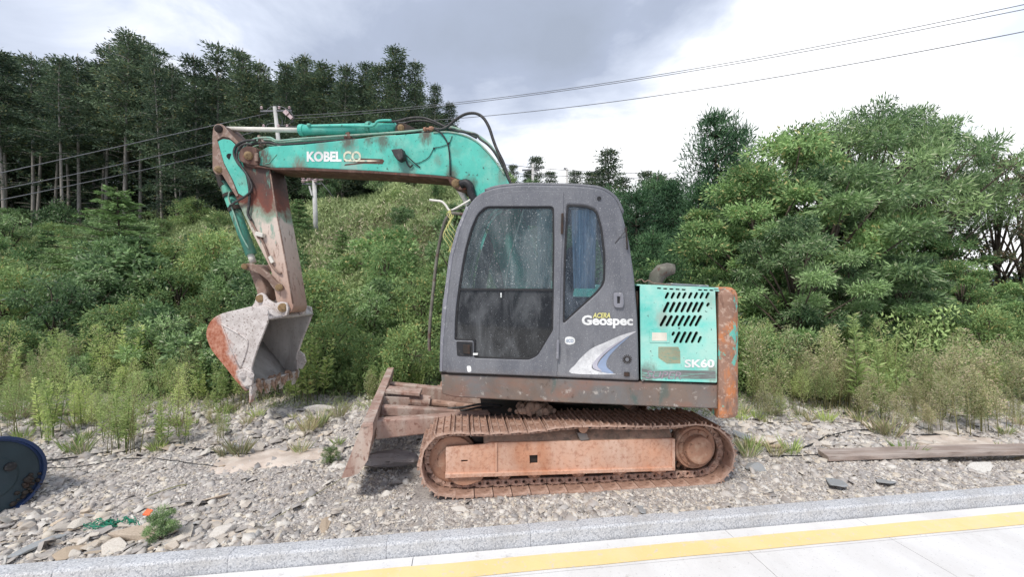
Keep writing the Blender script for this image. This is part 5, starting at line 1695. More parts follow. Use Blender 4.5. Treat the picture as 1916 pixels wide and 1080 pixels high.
def mesh_of(mb, name, mat):
    me_ = bpy.data.meshes.new(name)
    me_.from_pydata([tuple(v) for v in mb.v], [], mb.f)
    me_.polygons.foreach_set('use_smooth', [True] * len(me_.polygons))
    me_.update(); me_.materials.append(mat)
    return me_


# ---- tall conifer of the wood: bare pole below, layered crown above
def tall_conifer(seed, H=12.0, bare=0.45, wide=1.9, mat='lf_forest', card=0.17, per=42, fill=1.0):
    global R
    R = np.random.default_rng(seed)
    rr_ = random.Random(seed)
    cents, outs, rads, limbs, cs = [], [], [], [], []
    z_ = H * bare
    while z_ < H * 0.985:
        f = (z_ - H * bare) / (H * (1 - bare))
        rad = wide * (0.55 + 0.45 * math.sin(PI * min(1, f * 1.5 + .25))) * (1 - f ** 1.8) * rr_.uniform(.62, 1.18) + 0.16
        nb_ = rr_.randint(4, 6)
        a0 = rr_.uniform(0, 6.28)
        for k in range(nb_):
            if rr_.random() > 0.9 * fill: continue
            an = a0 + k * 2 * PI / nb_ + rr_.uniform(-.3, .3)
            L_ = rad * rr_.uniform(0.55, 1.15)
            tone = rr_.uniform(-.25, .25)
            dirv = np.array([math.cos(an), math.sin(an), 0])
            rise = rr_.uniform(-0.08, 0.34)
            limbs.append(((0, 0, z_), (dirv[0] * L_ * .8, dirv[1] * L_ * .8, z_ + rise * L_), 0.03))
            m_ = max(2, int(L_ / 0.34))
            for j in range(1, m_ + 1):
                q = j / m_
                cents.append([dirv[0] * L_ * q, dirv[1] * L_ * q, z_ + rise * L_ * q - 0.10 * q * q * L_])
                outs.append([dirv[0], dirv[1], 0.1]); rads.append(0.20 + 0.30 * (1 - abs(q - .6))); cs.append(tone)
        z_ += rr_.uniform(0.34, 0.62)
    # a few dead or thin low branches on the bare pole
    for k in range(9):
        z0 = H * rr_.uniform(bare * .35, bare)
        an = rr_.uniform(0, 6.28); L_ = rr_.uniform(.5, 1.3)
        limbs.append(((0, 0, z0), (math.cos(an) * L_, math.sin(an) * L_, z0 + rr_.uniform(-.25, .15)), 0.018))
        if rr_.random() < .4:
            cents.append([math.cos(an) * L_ * .8, math.sin(an) * L_ * .8, z0]); outs.append([math.cos(an), math.sin(an), 0]); rads.append(.35); cs.append(-.1)
    b = clusters(np.array(cents), np.array(rads), per, card * 1.25, card * 0.42, np.array(outs), up=0.05, flat=0.42, cs=np.array(cs))
    return leaf_mesh('conifer_crown', *b, M[mat]), mesh_of(trunk_mb(H, 0.105, 0.02, 0, 7, seed, limbs), 'conifer_trunk', M['bark_pale'])


# ---- dense pine with tufted needles
def pine(seed, H=5.5, wide=1.7, card=0.17, per=48):
    global R
    R = np.random.default_rng(seed)
    rr_ = random.Random(seed)
    cents, outs, rads, limbs, cs = [], [], [], [], []
    z_ = 0.35
    while z_ < H * 0.97:
        f = z_ / H
        rad = wide * (1 - f ** 1.5) * (0.8 + .2 * rr_.random()) + 0.12
        nb_ = rr_.randint(6, 8); a0 = rr_.uniform(0, 6.28)
        for k in range(nb_):
            an = a0 + k * 2 * PI / nb_ + rr_.uniform(-.3, .3)
            L_ = rad * rr_.uniform(.7, 1.12)
            dv = np.array([math.cos(an), math.sin(an), 0])
            limbs.append(((0, 0, z_), (dv[0] * L_ * .9, dv[1] * L_ * .9, z_ + .3 * L_), 0.022))
            m_ = max(2, int(L_ / 0.25))
            t0 = rr_.uniform(-.32, .32)
            for j in range(1, m_ + 1):
                q = j / m_
                lat = rr_.uniform(-.15, .15) * (1 - q)
                cents.append([dv[0] * L_ * q - dv[1] * lat, dv[1] * L_ * q + dv[0] * lat, z_ + 0.12 * L_ * q + .26 * L_ * q * q]); outs.append([dv[0] * .5, dv[1] * .5, .9]); rads.append(0.13 + .06 * q)
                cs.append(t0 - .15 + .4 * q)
        z_ += rr_.uniform(.26, .44)
    cents.append([0, 0, H]); outs.append([0, 0, 1.5]); rads.append(.15); cs.append(.2)
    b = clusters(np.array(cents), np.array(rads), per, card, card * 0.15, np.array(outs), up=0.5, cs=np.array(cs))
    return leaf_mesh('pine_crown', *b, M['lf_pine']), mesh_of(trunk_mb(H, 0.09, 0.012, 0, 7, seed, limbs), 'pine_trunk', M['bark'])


# ---- young fir with flat tiers of sprays
def fir(seed, H=3.0, wide=1.5, card=0.10, mat='lf_spruce'):
    global R
    R = np.random.default_rng(seed)
    rr_ = random.Random(seed)
    bs = []
    limbs = []
    z_ = 0.15
    while z_ < H * 0.97:
        f = z_ / H
        rad = wide * (1 - f) ** 0.8 + .06
        nb_ = rr_.randint(6, 9); a0 = rr_.uniform(0, 6.28)
        for k in range(nb_):
            an = a0 + k * 2 * PI / nb_ + rr_.uniform(-.25, .25)
            L_ = rad * rr_.uniform(.65, 1.15)
            dv = np.array([math.cos(an), math.sin(an), 0.0]); pv = np.array([-dv[1], dv[0], 0.0])
            zj = rr_.uniform(-.05, .05) * H; ris = rr_.uniform(-.05, .3)
            limbs.append(((0, 0, z_ + zj), (dv[0] * L_, dv[1] * L_, z_ + zj + ris * L_), 0.012))
            m_ = int(34 + 80 * L_)
            q = R.uniform(0.08, 1, m_)
            sgn = R.choice([-1.0, 1.0], m_)
            lat = R.uniform(0, 1, m_) * (1 - q) * 0.42 * L_ + .01
            z0 = z_ + zj + ris * L_ * q - .08 * L_ * q * q - lat * .12 + R.normal(size=m_) * .015
            base = dv[None, :] * (L_ * q)[:, None] + pv[None, :] * (lat * sgn)[:, None]
            base[:, 2] = z0
            dr = unit(dv[None, :] * 0.6 + pv[None, :] * (sgn * 0.75)[:, None] + R.normal(size=(m_, 3)) * .16)
            tone = rr_.uniform(-.15, .2)
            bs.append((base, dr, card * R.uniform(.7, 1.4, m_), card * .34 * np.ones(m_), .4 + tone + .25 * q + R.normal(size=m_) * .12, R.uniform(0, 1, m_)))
        z_ += H * rr_.uniform(.045, .07)
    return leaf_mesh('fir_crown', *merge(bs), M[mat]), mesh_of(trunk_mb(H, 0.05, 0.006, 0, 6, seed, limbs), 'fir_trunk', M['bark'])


# ---- broadleaf tree or bush made of many leafy lobes on limbs
def broadleaf(seed, H=4.0, W_=2.2, lobes=16, per=60, cl=22, ln=0.11, wd=0.035, mat='lf_broad', hang=0.25, base=0.15, bark='bark', wind=0.0, lz=0.8, lsz=(.17, .29), tones=.16):
    global R
    R = np.random.default_rng(seed)
    rr_ = random.Random(seed)
    cents, outs, rads, limbs, cs = [], [], [], [], []
    for k in range(lobes):
        f = (k + .5) / lobes
        zc = H * (base + (0.93 - base) * f)
        prof_ = math.sin(PI * min(1.0, (0.18 + 0.80 * f))) ** 0.7
        an = k * 2.4 + rr_.uniform(-.4, .4)
        rd = W_ * .5 * prof_ * (rr_.uniform(.35, .95) if lobes < 20 else rr_.uniform(.4, 1.18))
        c = np.array([math.cos(an) * rd + wind * zc, math.sin(an) * rd, zc])
        lr = W_ * rr_.uniform(*lsz)
        z0 = max(.05, zc - H * rr_.uniform(.15, .35))
        limbs.append(((wind * z0 * .6, 0, z0 * .8), tuple(c), 0.02 + 0.012 * H * .3))
        tone = rr_.uniform(-tones, tones)
        for j in range(cl):
            v = R.normal(size=3); v /= np.linalg.norm(v)
            if v[2] < -.35: v[2] *= -.6
            rad_ = lr * R.uniform(.55, 1.08)
            p = c + v * rad_ * np.array([1.0, 1.0, lz]) + np.array([0, 0, .12 * rad_ * (c[0] * v[0] + c[1] * v[1]) / max(.3, W_ * .4)])
            cents.append(p); outs.append(v); rads.append(lr * .30)
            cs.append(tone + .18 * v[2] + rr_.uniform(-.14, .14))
            if j % 4 == 0: limbs.append((tuple(c), tuple(p), 0.008))
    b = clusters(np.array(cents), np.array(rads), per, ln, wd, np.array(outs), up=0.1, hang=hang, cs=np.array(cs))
    return leaf_mesh('leafy_crown', *b, M[mat]), mesh_of(trunk_mb(H * .8, 0.018 * H + .01, 0.01, wind, 7, seed, limbs), 'trunk', M[bark])


# ---- weeds
def weed(seed, H=1.0, mat='lf_weed', stems=3, leaf=0.075, feathery=False, spread=.12):
    global R
    R = np.random.default_rng(seed)
    rr_ = random.Random(seed)
    bs = []
    mb = MB()
    for s_ in range(stems):
        h = H * rr_.uniform(.6, 1.0)
        x0, y0 = rr_.uniform(-spread, spread), rr_.uniform(-spread, spread)
        lx, ly = rr_.uniform(-.16, .16) * h, rr_.uniform(-.16, .16) * h
        mb.tube([Vector((x0, y0, -.03)), Vector((x0 + lx * .4, y0 + ly * .4, h * .5)), Vector((x0 + lx, y0 + ly, h))], [.0055, .004, .0015], 5)
        m_ = int(110 * h / max(.4, leaf * 8)) if not feathery else int(520 * h)
        q = R.uniform(.12 if not feathery else .25, 1, m_) ** .8
        an = R.uniform(0, 2 * PI, m_)
        br = (0.16 if feathery else 0.02) * h * np.sqrt(R.uniform(0, 1, m_)) * (np.sin(np.clip(q, 0, 1) * PI) * .9 + .12)
        base = np.stack([x0 + lx * q + np.cos(an) * br, y0 + ly * q + np.sin(an) * br, q * h + br * .6], 1)
        dr = unit(np.stack([np.cos(an), np.sin(an), R.uniform(.1, .9, m_)], 1))
        l_ = leaf * (1.15 - .6 * q) * R.uniform(.7, 1.3, m_) * (0.42 if feathery else 1)
        tone = rr_.uniform(-.12, .12)
        bs.append((base, dr, l_, l_ * (.24 if not feathery else .36), .35 + .3 * q + tone + R.normal(size=m_) * .13, R.uniform(0, 1, m_)))
        if feathery:
            for k in range(10):
                qq = rr_.uniform(.3, .9); a2 = rr_.uniform(0, 6.28); r2 = .14 * h
                p = Vector((x0 + lx * qq, y0 + ly * qq, h * qq))
                mb.tube([p, p + Vector((math.cos(a2) * r2, math.sin(a2) * r2, r2 * .9))], [.0025, .001], 4)
    return leaf_mesh('weed_leaves', *merge(bs), M[mat]), mesh_of(mb, 'weed_stem', M['greenstem'] if not feathery else M['stem'])


def grass_tuft(seed, H=.35, n_=70, mat='lf_slope', spread=.06):
    global R
    R = np.random.default_rng(seed)
    an = R.uniform(0, 2 * PI, n_)
    rr_ = spread * np.sqrt(R.uniform(0, 1, n_))
    base = np.stack([np.cos(an) * rr_, np.sin(an) * rr_, -0.01 * np.ones(n_)], 1)
    dr = unit(np.stack([np.cos(an) * R.uniform(.1, .8, n_), np.sin(an) * R.uniform(.1, .8, n_), np.ones(n_)], 1))
    return leaf_mesh('grass_blades', base, dr, H * R.uniform(.5, 1.1, n_), np.full(n_, .009), R.uniform(.2, .9, n_), R.uniform(0, 1, n_), M[mat], droop=.12)


def put(kind, protos, x, y, label, cat, group, scale=1.0, rot=None, zs=1.0, names=('crown', 'trunk'), dz=0.0, tilt=0.0, sx=None):
    """a plant standing at (x, y): Empty with crown and trunk, meshes shared between copies"""
    a, b = random.choice(protos) if isinstance(protos, list) else protos
    z_ = tz(x, y) + dz
    t = bpy.data.objects.new(kind, None); COL.objects.link(t); t.empty_display_size = .2
    t.location = (x, y, z_)
    t.rotation_euler = (random.uniform(-tilt, tilt), random.uniform(-tilt, tilt), random.uniform(0, 6.28) if rot is None else rot)
    t.scale = (scale * (sx or 1), scale * (sx or 1), scale * zs)
    props(t, label, cat, group)
    for me_, nm in ((a, names[0]), (b, names[1])):
        if me_ is None: continue
        o_ = bpy.data.objects.new(nm, me_); COL.objects.link(o_); o_.parent = t
    return t


def at_px(px, Y):
    return (px - CX) / F * Y


def height_for(px, ytop, Y):
    """height of a plant at distance Y whose top shows at pixel row ytop"""
    return EYE + (HY - ytop) / F * Y - tz(at_px(px, Y), Y)


# ------------------------------------------------ the wood on the hill, left
conA = [tall_conifer(21 + i, H=12, bare=b_, wide=w_, fill=f_, per=40) for i, (b_, w_, f_) in enumerate(((.50, 1.9, .9), (.44, 2.3, .85), (.56, 1.7, .8), (.48, 2.1, .72)))]
conB = [tall_conifer(41 + i, H=11, bare=.10, wide=2.2 + .3 * i, card=.17, per=44, fill=.95) for i in range(3)]
GW = 'tall conifers of the wood on the hill'
# front row read from the picture: (px, top row, distance, dense)
front = [(-60, 100, 23, 0), (12, 95, 22, 0), (62, 98, 24, 0), (118, 110, 22, 0), (150, 100, 24, 0), (196, 75, 25, 0), (232, 55, 23.5, 0), (262, 64, 24.5, 0), (305, 105, 22.5, 0), (332, 122, 24, 0),
         (372, 100, 23, 1), (402, 80, 24, 0), (450, 86, 23.5, 1), (486, 112, 24, 1), (528, 118, 23, 1), (566, 95, 24, 1), (606, 118, 24, 1), (640, 108, 23, 1), (676, 116, 24.5, 1), (708, 112, 23, 1), (742, 92, 23, 1),
         (772, 112, 24, 1), (812, 150, 23.5, 1), (838, 186, 24, 1)]
NTH = ['first', 'second', 'third', 'fourth', 'fifth', 'sixth', 'seventh', 'eighth', 'ninth', 'tenth', 'eleventh', 'twelfth', 'thirteenth']
ORD = ['bare-trunked tall conifer of the front row, %s from the left edge' % n_ for n_ in NTH]
ORD2 = ['densely leafed dark conifer behind the boom, %s from the left' % n_ for n_ in NTH]
SPEC = {232: ('tallest conifer of the wood, with two trunks below its crown left of the raised arm', None), 742: ('broad dark conifer highest in the wood above the boom cylinder', None)}
for px, yt, Y, dn in front:
    Hh = height_for(px, yt, Y)
    base_h = 11.0 if dn else 12.0
    s_ = Hh / base_h
    lab, grp = SPEC.get(px, (ORD.pop(0) if not dn else ORD2.pop(0), None)) if True else SPEC.get(px, ('tall dark green conifer in the front edge of the hill wood' if dn else 'tall conifer with a bare pale trunk in the front edge of the hill wood', GW if dn else 'bare-trunked conifers at the front of the wood'))
    put('conifer_tree', conB if dn else conA, at_px(px, Y), Y, lab, 'tree', grp, s_, tilt=.04, sx=random.uniform(.85, 1.25))
rr = random.Random(77)
for row, (Y0_, nrow, ylift) in enumerate(((27, 34, 12), (31, 34, 10), (36, 31, 8))):
    for k in range(nrow):
        px = -480 + (1360) * (k + rr.uniform(.2, .8)) / nrow
        if px > 860: continue
        Y = Y0_ + rr.uniform(-1.2, 1.2)
        yt = np.interp(px, [-160, 0, 150, 240, 330, 450, 560, 700, 745, 800, 860], [110, 108, 112, 80, 118, 105, 112, 125, 112, 160, 235]) + rr.uniform(4, 42)
        Hh = height_for(px, yt, Y)
        put('conifer_tree', conB if (row > 0 or px > 380) and rr.random() < .8 else conA, at_px(px, Y), Y, 'dark conifer deeper in the hill wood behind the front trees', 'tree', 'conifers deeper in the wood', Hh / 11.5, tilt=.04, sx=1.05)

# far small conifers on the skyline behind the cab
for i, (px, yt, Y, lab) in enumerate(((962, 306, 40, 'small conifer on the skyline just right of the boom'), (1004, 288, 42, 'pointed conifer on the skyline above the cab roof'), (1030, 318, 40, None), (1072, 316, 44, None), (1146, 272, 36, 'tallest skyline conifer above the back of the cab roof'),
                                      (1100, 322, 44, None), (1205, 312, 36, None), (1228, 322, 34, None), (986, 318, 44, None), (1122, 312, 42, None), (1172, 325, 38, None), (1255, 328, 36, None))):
    Hh = height_for(px, yt, Y)
    put('conifer_tree', conB, at_px(px, Y), Y, lab or 'small dark conifer on the skyline behind the cab', 'tree', None if lab else 'small conifers on the skyline', Hh / 11, tilt=.03, sx=1.35 if i == 4 else 1.15)

# ------------------------------------------------ right side trees
pines = [pine(61, 5.5, 2.0), pine(62, 5.5, 2.2)]
GP = 'dense dark pines behind the engine cover'
for i, (px, yt, Y, sx_) in enumerate(((1190, 352, 13.0, 1.25), (1262, 345, 13.5, 1.3), (1310, 350, 12.5, 1.1), (1225, 330, 15, 1.2), (1140, 350, 15, 1.2), (1290, 420, 11.0, 1.2), (1215, 430, 11, 1.2), (1090, 365, 16, 1.2), (1250, 455, 9.6, .9))):
    Hh = height_for(px, yt, Y)
    put('pine_tree', pines, at_px(px, Y), Y, 'dense dark green pine behind the cab and engine cover', 'tree', GP, Hh / 5.5, tilt=.03, sx=sx_)
Hh = height_for(1340, 216, 15)
put('pine_tree', pines[1], at_px(1338, 15), 15, 'tall dark pine standing against white sky right of the cab', 'tree', None, Hh / 5.5, sx=1.0)
Hh = height_for(1385, 225, 15.5)
put('pine_tree', pines[0], at_px(1376, 15.5), 15.5, 'second tall pine leaning on the right of the skyline pine', 'tree', None, Hh / 5.5, sx=.8)

bigA = [broadleaf(81, 5.0, 3.2, 34, 46, 20, .12, .032, 'lf_broad', .35, lz=.42, lsz=(.08, .18), tones=.28),
        broadleaf(82, 5.0, 3.2, 34, 46, 20, .10, .036, 'lf_light', .2, lz=.42, lsz=(.08, .18), tones=.28),
        broadleaf(83, 5.0, 3.0, 32, 40, 20, .15, .026, 'lf_broad', .5, wind=.05, lz=.45, lsz=(.10, .20), tones=.24),
        broadleaf(85, 5.0, 3.6, 34, 34, 16, .12, .024, 'lf_broad', .15, base=.46, wind=.07, lz=.28, lsz=(.07, .18), tones=.26)]
brownT = broadleaf(84, 5.0, 2.4, 22, 24, 16, .11, .036, 'lf_brown', .35, lz=.6, lsz=(.10, .2))
spec = [(1430, 292, 9.2, 1, 1.0, 'bushy broadleaf tree with pale leaf tips right of the engine cover'),
        (1480, 236, 11.0, 1, 1.15, None), (1560, 222, 11.5, 3, 1.15, None), (1622, 180, 11.5, 3, 1.0, 'highest broadleaf tree on the right, its crown blown to the right'),
        (1702, 196, 11.0, 3, .85, None), (1752, 232, 11.5, 3, .55, 'tree forming the right shoulder of the big crown with blown-back tips'), (1390, 420, 9.5, 1, .9, None),
        (1540, 300, 9.2, 0, 1.1, None), (1630, 440, 9.5, 1, 1.0, None), (1485, 395, 7.6, 0, .8, 'broadleaf bush with hanging silvery leaves behind the weeds'), (1740, 435, 10.5, 1, .9, None),
        (1590, 470, 8.0, 0, .9, None), (1690, 470, 8.2, 2, .9, None), (1800, 480, 8.5, 1, .8, None)]
for px, yt, Y, k, sx_, lab in spec:
    Hh = height_for(px, yt, Y)
    lab = lab or {1480: 'olive green leafy tree left of the highest crown', 1560: 'leafy tree just left of the highest crown, top in open sky', 1702: 'leafy tree just right of the highest crown', 1390: 'lower leafy tree nearest the counterweight', 1540: 'leafy tree in the middle of the right thicket, in front of the tall crowns', 1630: 'low leafy tree below the sky gap under the highest crown', 1740: 'low leafy tree below the right part of the sky gap', 1590: 'dark leafy bush behind the middle of the right weeds', 1690: 'dark leafy bush behind the right weeds, left of the brown tree', 1800: 'yellowish leafy bush behind the right weeds near the edge'}[px]
    put('broadleaf_tree', bigA[k], at_px(px, Y), Y, lab, 'tree', None, Hh / 5.0, sx=sx_ * min(1.3, 5.0 / Hh * 1.05), tilt=.0 if k == 3 else .04, rot=(0.0, 2.9, 0.5, 5.9)[px % 4] if k == 3 else None)
for px, yt, Y, lab in ((1868, 262, 11.0, 'sparse brownish tree near the right edge with bare forked limbs showing sky'), (1915, 300, 10.5, 'brownish tree cut off by the right edge of the picture')):
    Hh = height_for(px, yt, Y)
    put('broadleaf_tree', brownT, at_px(px, Y), Y, lab, 'tree', None, Hh / 5.0, sx=.8)

# ------------------------------------------------ shrubs
sh_g = [broadleaf(101 + i, 1.6, 1.7, 14, 34, 15, .085, .030, 'lf_broad', .2, base=.10, lsz=(.12, .24), tones=.22) for i in range(3)]
sh_y = [broadleaf(111 + i, 1.6, 1.6, 14, 32, 15, .080, .028, 'lf_broad2', .15, base=.12) for i in range(2)]
sh_s = [broadleaf(121 + i, 1.2, 1.3, 10, 30, 14, .085, .016, 'lf_slope', .0, base=.10, bark='stem') for i in range(2)]
sh_b = [broadleaf(141, 1.6, 1.7, 12, 22, 15, .12, .062, 'lf_broad', .3, base=.1), broadleaf(142, 1.6, 1.5, 12, 22, 15, .10, .052, 'lf_light', .2, base=.1), broadleaf(143, 2.0, 1.2, 14, 20, 12, .15, .022, 'lf_light', .6, base=.2)]
firs = [fir(131, 3.0, 1.35), fir(132, 3.0, 1.5)]
# big young firs
for px, yt, Y, lab, sx_ in ((225, 350, 12.0, 'bright green young fir standing above the shrubs on the left', 1.15), (262, 440, 10.0, 'young fir with layered boughs in front of the brighter one', 1.15), (560, 372, 15.0, 'young fir half hidden behind the digger arm and pole', 1.0),
                            (640, 430, 12.0, 'young fir on the slope below the small pole', 1.0), (815, 345, 17.5, 'young fir on the crest left of the cab', .8), (690, 440, 13.0, 'small fir on the slope under the middle of the boom', 1.0),
                            (880, 350, 17, 'young fir on the crest partly behind the cab', .9), (400, 420, 14.0, 'young fir just left of the digger arm', 1.0), (90, 430, 13.5, 'young fir among the shrubs near the left edge', 1.0)):
    Hh = height_for(px, yt, Y)
    put('fir_tree', firs, at_px(px, Y), Y, lab, 'tree', None, Hh / 3.0, sx=sx_, tilt=.02)
rr = random.Random(31)
GS = 'shrubs of the thicket behind the gravel'
nsh = 0


def too_big(px, ytop, Y): return False


cand = []
for (Y, n_, h0, h1) in ((6.6, 27, .55, 1.1), (7.6, 30, .9, 1.6), (9.0, 30, 1.0, 1.8), (10.8, 27, 1.1, 2.0), (13.0, 25, 1.1, 2.0), (15.5, 22, 1.0, 1.8), (18.5, 25, 1.0, 1.8), (21.5, 27, 1.2, 2.2)):
    for k in range(n_):
        px = -420 + (2680) * (k + rr.uniform(.1, .9)) / n_
        cand.append((px, Y + rr.uniform(-.5, .7), rr.uniform(h0, h1)))
for px, Y, h in cand:
    if px > 1150 and Y > 12: continue
    x_ = at_px(px, Y)
    if 860 < px < 1200 and Y < 9: h *= .7
    if px > 1360 and Y < 8: h = min(h, 1.15); 
    if -x_ * 0 + Y < 7.3 and px < 700: h = min(h, 1.0)
    yl = HY + (EYE - tz(x_, Y)) / Y * F
    if 530 < px < 650 and Y < 16.3 and yl - h / Y * F < 448: continue
    sunny = (px > 600 and px < 900 and Y > 10) or (300 < px < 480 and Y > 12)
    if sunny:
        if rr.random() < .2: continue
        h *= rr.uniform(.5, .8)
        pr, lab, grp = (sh_s + sh_y, 'pale dry-leaved bush on the open slope', 'dry bushes on the slope') if rr.random() < .45 else (sh_g + sh_b, 'green bush standing on the open slope below the wood', 'green bushes on the open slope')
        if grp[0] == 'g': h *= 1.3
    elif px > 1380 and Y < 8:
        pr, lab, grp = sh_s + sh_y, 'olive green bush behind the weeds on the right', 'olive bushes behind the right weeds'
    elif rr.random() < .30:
        pr, lab, grp = sh_b, 'broad-leaved bush among the finer shrubs of the thicket', 'broad-leaved bushes of the thicket'
    elif rr.random() < .60:
        pr, lab, grp = sh_g, 'dark green leafy shrub in the thicket behind the gravel', GS
    else:
        pr, lab, grp = sh_y, 'yellowish green shrub in the thicket behind the gravel', 'yellow-green shrubs of the thicket'
    put('shrub', pr, x_, Y, lab, 'shrub', grp, h / 1.5, names=('foliage', 'stem'), sx=rr.uniform(.8, 1.3), tilt=.12)

# three yellow-green shrubs seen near the blade
for px, yt, Y, lab in ((690, 640, 6.3, 'bright yellow-green shrub left of the dozer blade'), (625, 650, 6.4, 'olive shrub between the bucket and the blade'), (745, 650, 6.9, 'leafy shrub just behind the top of the dozer blade'), (20, 620, 6.5, 'bright green bush at the left edge above the blue drum')):
    Hh = height_for(px, yt, Y)
    put('shrub', sh_y, at_px(px, Y), Y, lab, 'shrub', None, Hh / 1.5, names=('foliage', 'stem'), sx=.9)

# ------------------------------------------------ weeds
wd_a = [weed(201 + i, 1.0, 'lf_weed', 3) for i in range(3)]
wd_f = [weed(211 + i, 1.0, 'lf_olive', 5, feathery=True, spread=.16) for i in range(3)]
wd_p = [weed(231 + i, 1.0, 'lf_slope', 5, feathery=True, spread=.14) for i in range(2)]
wd_y = [weed(221 + i, 1.0, 'lf_weed', 4, feathery=True, spread=.12) for i in range(2)]
rr = random.Random(52)
named = [(240, 690, 845, wd_a, 'tall pale green weed with a drooping stem left of the bucket'), (200, 740, 800, wd_y, 'feathery light green weed left of the tall pair'), (212, 735, 845, wd_y, 'yellow-green weed standing beside the tallest one'),
         (255, 690, 850, wd_y, 'tallest yellow-green feathery weed on the left gravel'), (72, 695, 820, wd_a, 'slender weed on the gravel above the drum'), (118, 690, 810, wd_a, 'slender weed with a bare foot, second above the drum'), (15, 700, 810, wd_y, 'feathery pale weed at the left edge above the drum'),
         (310, 720, 840, wd_a, 'thin weed on the rubble below the bucket side'), (345, 740, 830, wd_a, 'short thin weed on the rubble left of the bucket teeth'), (405, 770, 832, wd_f, 'small dark weed on the rubble under the bucket'), (575, 765, 820, wd_f, 'small bushy weed between bucket and blade'),
         (1790, 665, 815, wd_f, 'tall bushy olive weed with a dark stem on the right gravel'), (1845, 680, 812, wd_f, 'bushy weed right of the dark-stemmed one'), (1745, 730, 812, wd_f, 'small weed with forked dry stems on the right'), (1625, 680, 795, wd_f, 'round pale-topped weed in the middle of the right weeds'),
         (1436, 700, 798, wd_f, 'weed at the foot of the right thicket beside the tail'), (1455, 720, 790, wd_y, 'small light green weed right of the counterweight'), (1890, 720, 800, wd_f, 'weed near the right edge of the picture'), (1610, 545, 780, wd_a, 'tall drooping pale weed rising above the others on the right')]
for px, yt, yb, pr, lab in named:
    Y = EYE * F / (yb - HY)
    Y = (EYE - tz(at_px(px, Y), Y)) * F / (yb - HY)
    Hh = height_for(px, yt, Y)
    put('weed', pr, at_px(px, Y), Y, lab, 'weed', None, Hh, names=('leaves', 'stem'), sx=1.0 if pr is not wd_f else .9)
for k in range(175):
    left = rr.random() < .45
    px = rr.uniform(-160, 800) if left else rr.uniform(1385, 2080)
    Y = 5.55 + abs(rr.gauss(0, .65)) + (0.1 if left else 0)
    h = rr.uniform(.4, 1.2) if left else rr.choice((rr.uniform(.35, .8), rr.uniform(.5, 1.25)))
    if 600 < px < 800: h *= .6
    pr, lab, grp = ((wd_a, 'pale green leafy weed at the edge of the left thicket', 'pale weeds along the left thicket') if left and rr.random() < .5 else
                    (wd_y, 'feathery light green weed at the thicket edge', 'feathery light weeds at the thicket edge') if rr.random() < .35 else
                    (wd_p, 'straw-pale feathery weed at the thicket edge', 'straw-pale weeds at the thicket edge') if rr.random() < .55 else
                    (wd_f, 'olive brown feathery weed at the thicket edge', 'olive weeds at the thicket edge'))
    put('weed', pr, at_px(px, Y), Y, lab, 'weed', grp, h, names=('leaves', 'stem'), sx=rr.uniform(.8, 1.2))
for k in range(34):
    px = rr.uniform(-60, 430); Y = rr.uniform(4.35, 5.5); h = rr.uniform(.35, .85)
    put('weed', wd_a + wd_y, at_px(px, Y), Y, 'bright green stalked weed standing out on the left rubble', 'weed', 'bright stalked weeds on the left rubble', h, names=('leaves', 'stem'), sx=rr.uniform(.7, 1.0))
for k in range(12):
    px = rr.uniform(1640, 1960); Y = rr.uniform(4.9, 5.6); h = rr.uniform(.35, .8)
    put('weed', wd_f + wd_p, at_px(px, Y), Y, 'dry feathery weed standing forward on the rubble behind the plank', 'weed', 'dry weeds on the rubble behind the plank', h, names=('leaves', 'stem'))
# low green plants on the gravel
for px, py, pr, h, lab in ((303, 1005, sh_g, .20, 'small leafy green plant beside the tan rock at the kerb'), (618, 862, sh_y, .16, 'small yellow-green plant on the gravel left of the blade'), (395, 800, wd_f, .25, 'small plant on the rubble right of the thin weeds')):
    Y = EYE * F / (py - HY)
    put('small_plant', pr, at_px(px, Y), Y, lab, 'plant', None, h / 1.5 if pr is not wd_f else h, names=('leaves', 'stem'))

# ------------------------------------------------ herbs and grass covering slope and thicket floor (uncountable)
def cover(name, n_, ymin, ymax, ln, wd, mat, amin=-1.6, amax=1.6, lift=0.0, dens=None, updir=1.0, power=1.0):
    global R
    R = np.random.default_rng(len(name) * 7 + n_)
    Y = ymin + (ymax - ymin) * R.uniform(0, 1, n_) ** power
    A = R.uniform(amin, amax, n_)
    X = A * Y
    # clumps
    X = X + R.normal(size=n_) * .15
    keep = vnoise(X, Y, .8, 9) * .6 + vnoise(X, Y, 2.6, 8) * .4 > R.uniform(.1, .62, n_)
    if dens is not None: keep &= dens(X, Y)
    X, Y = X[keep], Y[keep]
    m_ = len(X)
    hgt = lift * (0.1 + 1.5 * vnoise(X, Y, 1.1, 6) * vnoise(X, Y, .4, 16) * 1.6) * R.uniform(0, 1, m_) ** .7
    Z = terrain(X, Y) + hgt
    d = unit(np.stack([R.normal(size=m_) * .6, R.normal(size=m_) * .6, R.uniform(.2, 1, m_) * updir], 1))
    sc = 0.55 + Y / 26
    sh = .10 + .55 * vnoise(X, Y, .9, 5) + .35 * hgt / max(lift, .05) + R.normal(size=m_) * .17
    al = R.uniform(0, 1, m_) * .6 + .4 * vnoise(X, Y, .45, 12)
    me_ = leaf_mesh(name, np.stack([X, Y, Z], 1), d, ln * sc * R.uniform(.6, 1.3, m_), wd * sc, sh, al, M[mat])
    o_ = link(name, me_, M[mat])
    return props(o_, name.replace('_', ' ') + ' growing over the hillside', 'vegetation', None, 'stuff')


